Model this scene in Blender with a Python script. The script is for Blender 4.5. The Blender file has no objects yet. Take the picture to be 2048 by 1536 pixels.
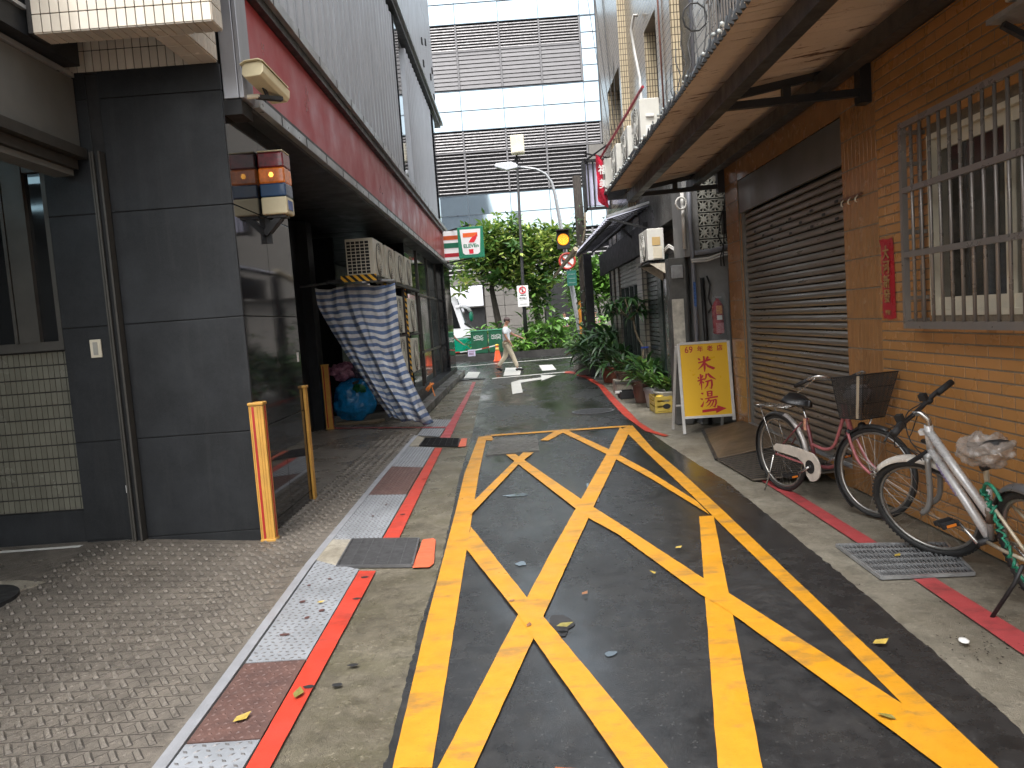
import bpy, bmesh, math, random
from mathutils import Vector, Matrix, Euler
from mathutils.noise import noise as pnoise
R = math.radians
PI = math.pi
random.seed(7)
scene = bpy.context.scene
C = scene.collection

# ---------------------------------------------------------------- camera
cd = bpy.data.cameras.new('camera')
cam = bpy.data.objects.new('camera', cd)
C.objects.link(cam)
cd.sensor_width = 36.0
cd.lens = 27.246
cd.clip_start = 0.05
cd.clip_end = 2000
cr = Vector((0.99742734, 0.00385821, -0.0715808))
cu = Vector((0.07103419, 0.08102246, 0.9941778))
cf = Vector((-0.0096354, 0.99670481, -0.08053995))
cm = Matrix((cr, cu, -cf)).transposed().to_4x4()
cm.translation = Vector((0, 0, 1.6))
cam.matrix_world = cm
scene.camera = cam

# ---------------------------------------------------------------- sky, sun, exposure
SUN_EL, SUN_AZ = 62.0, 200.0
world = bpy.data.worlds.new('World')
scene.world = world
world.use_nodes = True
wn = world.node_tree
wn.nodes.clear()
sky = wn.nodes.new('ShaderNodeTexSky')
sky.sky_type = 'NISHITA'
sky.sun_disc = False
sky.sun_elevation = R(SUN_EL)
sky.sun_rotation = R(SUN_AZ)
sky.air_density = 1.6
sky.dust_density = 4.0
sky.ozone_density = 1.0
hs = wn.nodes.new('ShaderNodeHueSaturation')
hs.inputs['Saturation'].default_value = 0.22
bg = wn.nodes.new('ShaderNodeBackground')
bg.inputs['Strength'].default_value = 0.15
wo = wn.nodes.new('ShaderNodeOutputWorld')
wn.links.new(sky.outputs[0], hs.inputs['Color'])
wn.links.new(hs.outputs[0], bg.inputs[0])
wn.links.new(bg.outputs[0], wo.inputs[0])
sd = bpy.data.lights.new('sun', 'SUN')
sd.energy = 1.2
sd.angle = R(25)
sd.color = (1.0, 0.97, 0.93)
sun = bpy.data.objects.new('sun', sd)
C.objects.link(sun)
sun.rotation_euler = Euler((R(90 - SUN_EL), 0, R(180 - SUN_AZ)), 'XYZ')
vs = scene.view_settings
vs.view_transform = 'Standard'
vs.look = 'None'
vs.gamma = 1.0
vs.use_curve_mapping = False
vs.exposure = 1.55

# ---------------------------------------------------------------- materials
_M = {}
def N(nt, t, **kw):
    n = nt.nodes.new(t)
    for k, v in kw.items():
        if k in n.inputs.keys():
            n.inputs[k].default_value = v
        else:
            setattr(n, k, v)
    return n
def rgba(c): return (c[0], c[1], c[2], 1)
def newmat(name):
    m = bpy.data.materials.new(name)
    m.use_nodes = True
    nt = m.node_tree
    return m, nt, nt.nodes['Principled BSDF']
def pos(nt): return nt.nodes.new('ShaderNodeNewGeometry').outputs['Position']
def noise(nt, scale, detail=4, rough=.6, vec=None, w=None):
    n = N(nt, 'ShaderNodeTexNoise', Scale=scale, Detail=detail, Roughness=rough)
    nt.links.new(vec if vec is not None else pos(nt), n.inputs['Vector'])
    return n.outputs['Fac']
def ramp(nt, fac, a, b, ca=(0,0,0), cb=(1,1,1)):
    r = nt.nodes.new('ShaderNodeValToRGB')
    r.color_ramp.elements[0].position = a; r.color_ramp.elements[0].color = rgba(ca)
    r.color_ramp.elements[1].position = b; r.color_ramp.elements[1].color = rgba(cb)
    nt.links.new(fac, r.inputs[0])
    return r.outputs[0]
def mix(nt, fac, a, b, mode='MIX'):
    n = nt.nodes.new('ShaderNodeMix'); n.data_type = 'RGBA'; n.blend_type = mode
    for i, v in ((0, fac), (6, a), (7, b)):
        if isinstance(v, (int, float)): n.inputs[i].default_value = v
        elif isinstance(v, tuple): n.inputs[i].default_value = rgba(v)
        else: nt.links.new(v, n.inputs[i])
    return n.outputs[2]
def math_(nt, op, a, b=0.5, c=None):
    n = nt.nodes.new('ShaderNodeMath'); n.operation = op
    for i, v in ((0, a), (1, b), (2, c)):
        if v is None: continue
        if isinstance(v, (int, float)): n.inputs[i].default_value = v
        else: nt.links.new(v, n.inputs[i])
    return n.outputs[0]
def maprange(nt, v, a, b, c, d):
    n = nt.nodes.new('ShaderNodeMapRange')
    nt.links.new(v, n.inputs[0])
    for i, x in enumerate((a, b, c, d)): n.inputs[i+1].default_value = x
    return n.outputs[0]
def bumpn(nt, bs, h, strength=.3, dist=.01):
    b = N(nt, 'ShaderNodeBump', Strength=strength, Distance=dist)
    nt.links.new(h, b.inputs['Height']); nt.links.new(b.outputs[0], bs.inputs['Normal'])
    return b
def mat(name, col, rough=.5, metal=0.0, var=.15, vs=5.0, bump=0.0, bs=60.0, rvar=.12, rand=0.0, col2=None, grime=0.25, gs=1.3, stretch=None, spec=None, trans=0, emit=None, es=0, coat=0):
    if name in _M: return _M[name]
    m, nt, b = newmat(name)
    p = pos(nt)
    if stretch:
        mp = N(nt, 'ShaderNodeMapping'); mp.inputs['Scale'].default_value = stretch
        nt.links.new(p, mp.inputs[0]); p = mp.outputs[0]
    c2 = col2 or tuple(max(0, x*(1-var*1.6)) for x in col)
    f = ramp(nt, noise(nt, vs, 5, .62, p), .3, .72)
    c = mix(nt, f, c2, tuple(min(1, x*(1+var*.5)) for x in col))
    if grime:
        g = ramp(nt, noise(nt, gs, 6, .7, p), .42, .75)
        g = math_(nt, 'MULTIPLY', g, grime)
        c = mix(nt, g, c, tuple(x*.45 + .01 for x in col))
    if rand:
        oi = nt.nodes.new('ShaderNodeObjectInfo')
        v = maprange(nt, oi.outputs['Random'], 0, 1, 1-rand, 1+rand)
        c = mix(nt, 1.0, c, v, 'MULTIPLY')
    nt.links.new(c, b.inputs['Base Color'])
    r = maprange(nt, noise(nt, vs*1.7, 4, .6, p), .3, .7, max(.02, rough-rvar), min(1, rough+rvar))
    nt.links.new(r, b.inputs['Roughness'])
    b.inputs['Metallic'].default_value = metal
    if spec is not None: b.inputs['Specular IOR Level'].default_value = spec
    if trans: b.inputs['Transmission Weight'].default_value = trans
    if coat: b.inputs['Coat Weight'].default_value = coat
    if emit:
        b.inputs['Emission Color'].default_value = rgba(emit); b.inputs['Emission Strength'].default_value = es
    if bump: bumpn(nt, b, noise(nt, bs, 6, .6, p), bump, .01)
    _M[name] = m
    return m
def smat(name):
    return _M[name]

def m_asphalt():
    m, nt, b = newmat('wet_asphalt')
    mp = N(nt, 'ShaderNodeMapping'); mp.inputs['Scale'].default_value = (1, .45, 1)
    nt.links.new(pos(nt), mp.inputs[0])
    big = noise(nt, .9, 6, .6, mp.outputs[0])
    fine = noise(nt, 260, 3, .7)
    mid = noise(nt, 9, 6, .7)
    c = mix(nt, ramp(nt, mid, .35, .7), (.011, .0113, .012), (.026, .026, .0265))
    vo = N(nt, 'ShaderNodeTexVoronoi', Scale=120.0); nt.links.new(pos(nt), vo.inputs['Vector'])
    agg = nt.nodes.new('ShaderNodeValToRGB'); agg.color_ramp.elements[0].position = .86; agg.color_ramp.elements[1].position = .97
    nt.links.new(vo.outputs['Color'], agg.inputs[0])
    c = mix(nt, math_(nt, 'MULTIPLY', agg.outputs[0], .5), c, (.085, .083, .078))
    c = mix(nt, math_(nt, 'MULTIPLY', ramp(nt, noise(nt, 2.6, 6, .75), .5, .72), .30), c, (.06, .056, .05))
    nt.links.new(c, b.inputs['Base Color'])
    wet = ramp(nt, big, .4, .6)
    r = maprange(nt, wet, 0, 1, .32, .11)
    r2 = math_(nt, 'ADD', r, maprange(nt, mid, .3, .7, -.05, .09))
    nt.links.new(r2, b.inputs['Roughness'])
    b.inputs['Specular IOR Level'].default_value = .62
    h = math_(nt, 'ADD', fine, math_(nt, 'MULTIPLY', noise(nt, 60, 5, .7), .8))
    bm_ = bumpn(nt, b, h, .5, .004)
    nt.links.new(maprange(nt, wet, 0, 1, .5, .11), bm_.inputs['Strength'])
    return m
def m_water():
    m, nt, b = newmat('standing_water')
    b.inputs['Base Color'].default_value = (.012, .013, .014, 1)
    b.inputs['Roughness'].default_value = .03
    b.inputs['Specular IOR Level'].default_value = .9
    bumpn(nt, b, noise(nt, 7, 2), .05, .01)
    return m
def m_paint(name, col, wear=.5, dark=(.12, .09, .04), ws=3.2, rough=.42):
    m, nt, b = newmat(name)
    mpw = N(nt, 'ShaderNodeMapping'); mpw.inputs['Scale'].default_value = (.7, 1.8, 1); nt.links.new(pos(nt), mpw.inputs[0])
    n1 = ramp(nt, noise(nt, ws, 8, .72, mpw.outputs[0]), .52, .63)
    n2 = ramp(nt, noise(nt, 45, 5, .7), .56, .72)
    f = math_(nt, 'MULTIPLY', n1, wear)
    c = mix(nt, ramp(nt, noise(nt, 12, 5, .6), .3, .7), tuple(x*.84 for x in col), col)
    c = mix(nt, f, c, dark)
    c = mix(nt, math_(nt, 'MULTIPLY', n2, .3), c, tuple(x*.45 for x in col))
    st = ramp(nt, noise(nt, 160, 2, .5), .68, .74)
    c = mix(nt, math_(nt, 'MULTIPLY', st, .6), c, (.05, .045, .04))
    nt.links.new(c, b.inputs['Base Color'])
    nt.links.new(maprange(nt, noise(nt, 4, 5, .6), .3, .7, rough-.15, rough+.15), b.inputs['Roughness'])
    bumpn(nt, b, noise(nt, 170, 4, .7), .35, .003)
    return m
def m_concrete(name, col, dark, moss=.0, rough=.55):
    m, nt, b = newmat(name)
    c = mix(nt, ramp(nt, noise(nt, 1.5, 8, .72), .35, .68), dark, col)
    c = mix(nt, math_(nt, 'MULTIPLY', ramp(nt, noise(nt, 6.5, 8, .75), .48, .7), .65), c, tuple(x*.42 for x in dark))
    if moss: c = mix(nt, math_(nt, 'MULTIPLY', ramp(nt, noise(nt, 3.1, 7, .7), .45, .7), moss), c, (.07, .065, .03))
    vo = N(nt, 'ShaderNodeTexVoronoi', Scale=70.0); nt.links.new(pos(nt), vo.inputs['Vector'])
    agg = nt.nodes.new('ShaderNodeValToRGB'); agg.color_ramp.elements[0].position = .8; agg.color_ramp.elements[1].position = .95
    nt.links.new(vo.outputs['Color'], agg.inputs[0])
    c = mix(nt, math_(nt, 'MULTIPLY', agg.outputs[0], .35), c, tuple(min(1, x*1.7) for x in col))
    nt.links.new(c, b.inputs['Base Color'])
    nt.links.new(maprange(nt, noise(nt, 1.1, 6, .65), .38, .62, rough-.3, rough+.2), b.inputs['Roughness'])
    sp = ramp(nt, noise(nt, 22, 6, .8), .52, .68)
    c2_ = mix(nt, math_(nt, 'MULTIPLY', sp, .55), c, tuple(x*.35 for x in dark)); nt.links.new(c2_, b.inputs['Base Color'])
    h = math_(nt, 'ADD', noise(nt, 26, 8, .8), math_(nt, 'MULTIPLY', noise(nt, 190, 3, .6), .5))
    bumpn(nt, b, h, .8, .012)
    return m
def m_tilegrid(name, col, grout, axis, w, h, off=0.0, var=.2, rough=.3, mortar=.01, freq=2):
    """small ceramic tiles on a far wall; axis 'x' = wall facing +-x (uses y,z), 'y' = wall facing +-y (uses x,z)"""
    m, nt, b = newmat(name)
    s = nt.nodes.new('ShaderNodeSeparateXYZ'); nt.links.new(pos(nt), s.inputs[0])
    cb = nt.nodes.new('ShaderNodeCombineXYZ')
    nt.links.new(s.outputs[1 if axis == 'x' else 0], cb.inputs[0]); nt.links.new(s.outputs[2], cb.inputs[1])
    br = N(nt, 'ShaderNodeTexBrick'); br.offset = off; br.offset_frequency = freq
    br.inputs['Scale'].default_value = 1; br.inputs['Mortar Size'].default_value = mortar
    br.inputs['Brick Width'].default_value = w; br.inputs['Row Height'].default_value = h
    br.inputs['Color1'].default_value = rgba(col); br.inputs['Color2'].default_value = rgba(tuple(x*(1-var) for x in col))
    br.inputs['Mortar'].default_value = rgba(grout)
    nt.links.new(cb.outputs[0], br.inputs['Vector'])
    g = math_(nt, 'MULTIPLY', ramp(nt, noise(nt, 1.1, 7, .7), .4, .75), .4)
    c = mix(nt, g, br.outputs['Color'], tuple(x*.4 for x in col))
    nt.links.new(c, b.inputs['Base Color'])
    b.inputs['Roughness'].default_value = rough
    bumpn(nt, b, math_(nt, 'SUBTRACT', 1.0, br.outputs['Fac']), .6, .006)
    return m
def m_rustsheet():
    m, nt, b = newmat('rusty_underside_sheet')
    mp = N(nt, 'ShaderNodeMapping'); mp.inputs['Scale'].default_value = (1.0, 9.0, 1)
    nt.links.new(pos(nt), mp.inputs[0])
    f = ramp(nt, noise(nt, 1.9, 8, .75, mp.outputs[0]), .56, .62)
    c = mix(nt, ramp(nt, noise(nt, 2, 6, .6), .3, .7), (.60, .50, .40), (.46, .37, .28))
    c = mix(nt, f, c, (.085, .036, .02))
    sp = ramp(nt, noise(nt, 14, 7, .8), .6, .7)
    c = mix(nt, math_(nt, 'MULTIPLY', sp, .7), c, (.06, .03, .02))
    nt.links.new(c, b.inputs['Base Color']); b.inputs['Roughness'].default_value = .65
    bumpn(nt, b, noise(nt, 30, 5), .3, .005)
    return m
def m_granite(name, base, speck, rough, streak=.0, rv=.12):
    m, nt, b = newmat(name)
    n = ramp(nt, noise(nt, 240, 3, .8), .46, .68)
    c = mix(nt, n, base, speck)
    c = mix(nt, math_(nt, 'MULTIPLY', ramp(nt, noise(nt, 2.2, 7, .7), .42, .72), .7), c, tuple(x*3.0 for x in base))
    mp = N(nt, 'ShaderNodeMapping'); mp.inputs['Scale'].default_value = (9, 9, .7)
    nt.links.new(pos(nt), mp.inputs[0])
    c = mix(nt, math_(nt, 'MULTIPLY', ramp(nt, noise(nt, 1, 6, .7, mp.outputs[0]), .52, .75), streak), c, (.10, .10, .098))
    nt.links.new(c, b.inputs['Base Color'])
    nt.links.new(maprange(nt, noise(nt, 3.5, 7, .7), .3, .7, max(.02, rough-.08), rough+rv), b.inputs['Roughness'])
    return m
def m_tarp():
    m, nt, b = newmat('striped_tarpaulin')
    uv = nt.nodes.new('ShaderNodeAttribute'); uv.attribute_name = 'stripe'
    f = math_(nt, 'FRACT', math_(nt, 'ADD', uv.outputs['Fac'], math_(nt, 'MULTIPLY', noise(nt, 5, 4), .12)))
    band = ramp(nt, f, .5, .56)
    c = mix(nt, band, (.58, .59, .60), (.10, .16, .31))
    g = math_(nt, 'MULTIPLY', ramp(nt, noise(nt, 4, 7, .75), .45, .72), .5)
    c = mix(nt, g, c, (.09, .085, .075))
    sep = nt.nodes.new('ShaderNodeSeparateXYZ'); nt.links.new(pos(nt), sep.inputs[0])
    low = maprange(nt, sep.outputs[2], 0, .35, .9, 0)
    c = mix(nt, math_(nt, 'MULTIPLY', low, ramp(nt, noise(nt, 7, 6, .7), .35, .6)), c, (.035, .033, .03))
    nt.links.new(c, b.inputs['Base Color']); b.inputs['Roughness'].default_value = .38
    bumpn(nt, b, noise(nt, 26, 6, .75), .7, .012)
    return m
def m_hazard(name, sx=9, sz=9):
    m, nt, b = newmat(name)
    s = nt.nodes.new('ShaderNodeSeparateXYZ'); nt.links.new(pos(nt), s.inputs[0])
    f = math_(nt, 'FRACT', math_(nt, 'ADD', math_(nt, 'ADD', math_(nt, 'MULTIPLY', s.outputs[0], sx), math_(nt, 'MULTIPLY', s.outputs[1], sx)), math_(nt, 'MULTIPLY', s.outputs[2], sz)))
    c = mix(nt, ramp(nt, f, .49, .52), (.78, .42, .03), (.015, .015, .015))
    nt.links.new(c, b.inputs['Base Color']); b.inputs['Roughness'].default_value = .4
    return m
def m_leaf(name, a, b_, c3=None, rough=.42):
    m, nt, b = newmat(name)
    oi = nt.nodes.new('ShaderNodeObjectInfo')
    vc = noise(nt, 3.2, 4, .7)
    f = math_(nt, 'FRACT', math_(nt, 'ADD', oi.outputs['Random'], math_(nt, 'MULTIPLY', vc, 2.5)))
    c = mix(nt, f, a, b_)
    if c3: c = mix(nt, math_(nt, 'MULTIPLY', ramp(nt, noise(nt, 5.5, 3, .7), .56, .68), .85), c, c3)
    nt.links.new(c, b.inputs['Base Color']); b.inputs['Roughness'].default_value = rough
    b.inputs['Subsurface Weight'].default_value = 0
    tr = nt.nodes.new('ShaderNodeBsdfTranslucent'); nt.links.new(c, tr.inputs[0])
    ms = nt.nodes.new('ShaderNodeMixShader'); ms.inputs[0].default_value = .22
    out = nt.nodes['Material Output']
    nt.links.new(b.outputs[0], ms.inputs[1]); nt.links.new(tr.outputs[0], ms.inputs[2]); nt.links.new(ms.outputs[0], out.inputs[0])
    return m
def m_glass(name, col=(.8, .9, .92), rough=.03, alpha=.35):
    m, nt, b = newmat(name)
    b.inputs['Base Color'].default_value = rgba(col); b.inputs['Roughness'].default_value = rough
    b.inputs['Specular IOR Level'].default_value = .8
    b.inputs['Alpha'].default_value = alpha
    return m
def m_mesh(name, col, scale=60, thr=.55):
    """wire mesh seen as fine holes"""
    m, nt, b = newmat(name)
    tc = nt.nodes.new('ShaderNodeTexCoord')
    s = nt.nodes.new('ShaderNodeSeparateXYZ'); nt.links.new(tc.outputs['Object'], s.inputs[0])
    a1 = math_(nt, 'FRACT', math_(nt, 'MULTIPLY', math_(nt, 'ADD', math_(nt, 'ADD', s.outputs[0], s.outputs[1]), s.outputs[2]), scale))
    a2 = math_(nt, 'FRACT', math_(nt, 'MULTIPLY', math_(nt, 'SUBTRACT', math_(nt, 'ADD', s.outputs[0], s.outputs[1]), s.outputs[2]), scale))
    al = math_(nt, 'MAXIMUM', math_(nt, 'GREATER_THAN', a1, thr), math_(nt, 'GREATER_THAN', a2, thr))
    nt.links.new(al, b.inputs['Alpha'])
    b.inputs['Base Color'].default_value = rgba(col); b.inputs['Roughness'].default_value = .5
    return m

ASPHALT = m_asphalt(); WATER = m_water()
YEL = m_paint('yellow_road_paint', (.52, .235, .012), .5, (.085, .075, .05))
YEL2 = YEL
REDP = m_paint('red_road_paint', (.46, .045, .025), .35, (.10, .03, .025))
REDDULL = m_paint('dull_red_road_paint', (.42, .065, .07), .5, (.08, .03, .03))
WHITEP = m_paint('white_road_paint', (.72, .71, .66), .35, (.2, .2, .19))
CONC = m_concrete('gutter_concrete', (.19, .168, .125), (.08, .068, .046), .6, .42)
CONCR = m_concrete('pavement_concrete', (.245, .225, .18), (.15, .132, .10), .15, .58)
CONCP = m_concrete('concrete_patch', (.36, .33, .27), (.25, .22, .17), 0, .6)
CONCD = m_concrete('dark_concrete', (.13, .125, .115), (.06, .058, .052), .1, .5)
LIGHTMETAL = mat('galvanised_strip', (.42, .43, .46), .42, .5, .1, 8, .2, 80)
FLOORPL = m_concrete('cast_floor_plate', (.185, .160, .132), (.11, .096, .08), 0, .38)
DIAMOND = mat('galvanised_tread_plate', (.34, .36, .39), .42, .35, .15, 3, .2, 60, grime=.35, gs=2.4)
RUSTPL = mat('rusty_tread_plate', (.10, .052, .042), .6, 0, .35, 9, .3, 50, col2=(.065, .035, .03), grime=.4, gs=5)
IRON = mat('dark_iron', (.05, .05, .052), .5, .6, .3, 10, .2, 70)
GALV = mat('galvanised_steel', (.42, .43, .44), .42, .6, .2, 12, .1, 60)
GRAN = m_granite('dark_honed_granite', (.010,.011,.0125), (.026,.028,.031), .46, .10); GRAN.node_tree.nodes['Principled BSDF'].inputs['Specular IOR Level'].default_value = .28
GRANP = m_granite('dark_polished_granite', (.010,.0105,.012), (.018,.018,.020), .05, .10, .03)
BLACK = mat('matt_black', (.012, .012, .013), .7, 0, .2, 5)
DARKMET = mat('dark_bronze_metal', (.075, .07, .062), .45, .4, .15, 4, .05, 30)
HOUSING = mat('stainless_housing', (.20, .20, .185), .5, .35, .12, 1.2, .05, 20, grime=.35)
TILEB = mat('beige_wall_tile', (.15, .145, .115), .22, 0, .12, 2, 0, rand=.09)
TILEW = mat('cream_glazed_tile', (.62, .56, .47), .2, 0, .1, 2, 0, rand=.06)
GROUT = mat('dark_grout', (.035, .032, .03), .8, 0, .2, 20)
GREYPAN = mat('grey_aluminium_panel', (.34, .345, .37), .4, .45, .08, 2, .03, 20, stretch=(3, 3, .6), grime=.25)
GREYPAN2 = mat('pale_grey_panel', (.42, .43, .455), .42, .3, .08, 2, .03, 20, stretch=(3, 3, .6), grime=.2)
STRIP = mat('weathered_sheet_strip', (.42, .43, .435), .38, .5, .15, 3, .05, 20, grime=.45)
REDF = mat('faded_red_fascia', (.38,.045,.052), .4, 0, .06, 1.2, .0, 20, grime=.08, gs=1.0, stretch=(2, 1, 1))
SOFFIT = mat('dark_soffit', (.035, .035, .036), .5, 0, .15, 2)
ORTILE = mat('orange_glazed_tile', (.42,.205,.070), .26, 0, .06, 2, .02, 12, rvar=.06, rand=.05, grime=.10, col2=(.375,.18,.058))
ORTILE2 = mat('orange_vertical_tile', (.33,.165,.065), .24, 0, .1, 4, .04, 30, rvar=.06, rand=.06, grime=.15)
MORTAR = mat('grey_mortar', (.20,.165,.12), .85, 0, .2, 30, .2, 100)
SLAT = mat('brown_grey_shutter_steel', (.23,.195,.16), .33, .45, .12, 3, .03, 20, stretch=(1, .6, 6), grime=.3, rvar=.08)
ROLLGREY = mat('shutter_box_panel', (.15, .145, .135), .4, .2, .1, 1, .05, 10)
CREAM = mat('cream_window_frame', (.66, .60, .47), .4, 0, .1, 6)
GRILLE = mat('painted_grille_bar', (.235, .21, .19), .32, .4, .06, 4, .02, 60, grime=.08)
GLASSD = mat('dark_window_glass', (.012, .013, .014), .06, 0, .1, 2, rvar=.03, grime=0, spec=.7)
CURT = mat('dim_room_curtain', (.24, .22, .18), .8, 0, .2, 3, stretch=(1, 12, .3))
RUSTSH = m_rustsheet()
BEAM = mat('dark_painted_steel', (.035, .036, .038), .42, .3, .15, 5, .1, 40)
CORRTOP = mat('weathered_corrugated_edge', (.42, .45, .44), .5, .2, .3, 12, .2, 40, grime=.5, gs=6)
PLASTER = mat('grey_patched_plaster', (.22, .22, .215), .6, 0, .2, 1.6, .25, 18, grime=.5, gs=2.4)
BREEZE = mat('pale_breeze_block', (.42, .42, .37), .8, 0, .12, 8, .2, 50, grime=.3, gs=4)
BEIGEAC = mat('beige_enclosure_plastic', (.60, .56, .46), .42, 0, .06, 3, rand=.05, grime=.2, gs=4)
WHITEAC = mat('off_white_enclosure', (.62, .61, .56), .4, 0, .06, 3, rand=.04, grime=.25, gs=4)
RUSTWH = mat('rust_stained_white_bracket', (.6, .55, .45), .5, 0, .1, 4, .1, 30, grime=.85, gs=7)
_M['rust_stained_white_bracket'] = RUSTWH
PIPE = mat('grey_pvc_pipe', (.20, .21, .24), .38, 0, .12, 6, grime=.3)
WHPIPE = mat('white_insulated_pipe', (.58, .57, .54), .5, 0, .1, 9, grime=.25)
CABLE = mat('black_cable', (.012, .012, .012), .5, 0, .1, 6)
YGUARD = mat('yellow_corner_guard_rubber', (.58, .31, .06), .45, 0, .15, 5, .08, 50, grime=.35, gs=6)
RGUARD = mat('red_reflective_band', (.40, .02, .02), .35, 0, .15, 8)
WHITE = mat('white_paint', (.72, .72, .70), .4, 0, .06, 5, grime=.15)
BLUEBAG = mat('blue_plastic_bag', (.012, .26, .60), .22, 0, .35, 7, .6, 22, grime=.1, rvar=.1)
PINKBAG = mat('pink_plastic_bag', (.50, .22, .30), .22, 0, .5, 11, .6, 30, grime=.1, col2=(.14, .06, .11))
WOOD = mat('weathered_board', (.26, .2, .13), .7, 0, .3, 4, .3, 40)
HAZ = m_hazard('black_yellow_hazard_tape')
TARP = m_tarp()
STONE = mat('pale_granite_cladding', (.16,.148,.135), .55, 0, .1, 3, .05, 40, rand=.06, grime=.2)
LOUV = mat('grey_louvre_blade', (.165,.160,.165), .45, .25, .08, 3, rand=.06, grime=.15)
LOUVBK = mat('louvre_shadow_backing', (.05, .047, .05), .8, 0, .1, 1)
MULL = mat('aluminium_mullion', (.09, .11, .13), .35, .5, .08, 3)
MIRROR = mat('coated_reflective_glazing', (.52, .63, .71), .05, .92, .03, .6, .02, 1.2, rvar=.02, rand=.05, grime=.08)
GREENM = mat('green_painted_metal', (.008, .085, .042), .4, 0, .2, 5, .1, 30, grime=.4, gs=3)
TERRA = mat('terracotta_pot', (.26, .085, .05), .6, 0, .2, 6, .1, 40, grime=.3, gs=5)
BROWNPOT = mat('brown_glazed_pot', (.12, .06, .045), .35, 0, .2, 6, .1, 40)
SOIL = mat('dark_soil', (.03, .022, .015), .9, 0, .3, 30, .5, 60)
LEAFA = m_leaf('leaf_mid_green', (.05, .13, .025), (.11, .22, .045), (.26, .30, .06))
LEAFD = m_leaf('leaf_dark_green', (.015, .05, .015), (.045, .11, .03))
LEAFB = m_leaf('leaf_bright_green', (.09, .22, .03), (.17, .34, .06))
LEAFV = m_leaf('leaf_variegated', (.10, .19, .04), (.05, .13, .03), (.36, .40, .11))
BARK = mat('dark_bark', (.035, .027, .02), .85, 0, .4, 14, .6, 40, stretch=(2, 2, .5))
PALEBARK = mat('pale_bark', (.26, .21, .14), .8, 0, .3, 18, .5, 40)
SKIN = mat('skin', (.42, .22, .14), .5, 0, .06, 20, grime=0)
DARKHAIR = mat('dark_hair', (.02, .015, .012), .6, 0, .1, 20)

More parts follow.
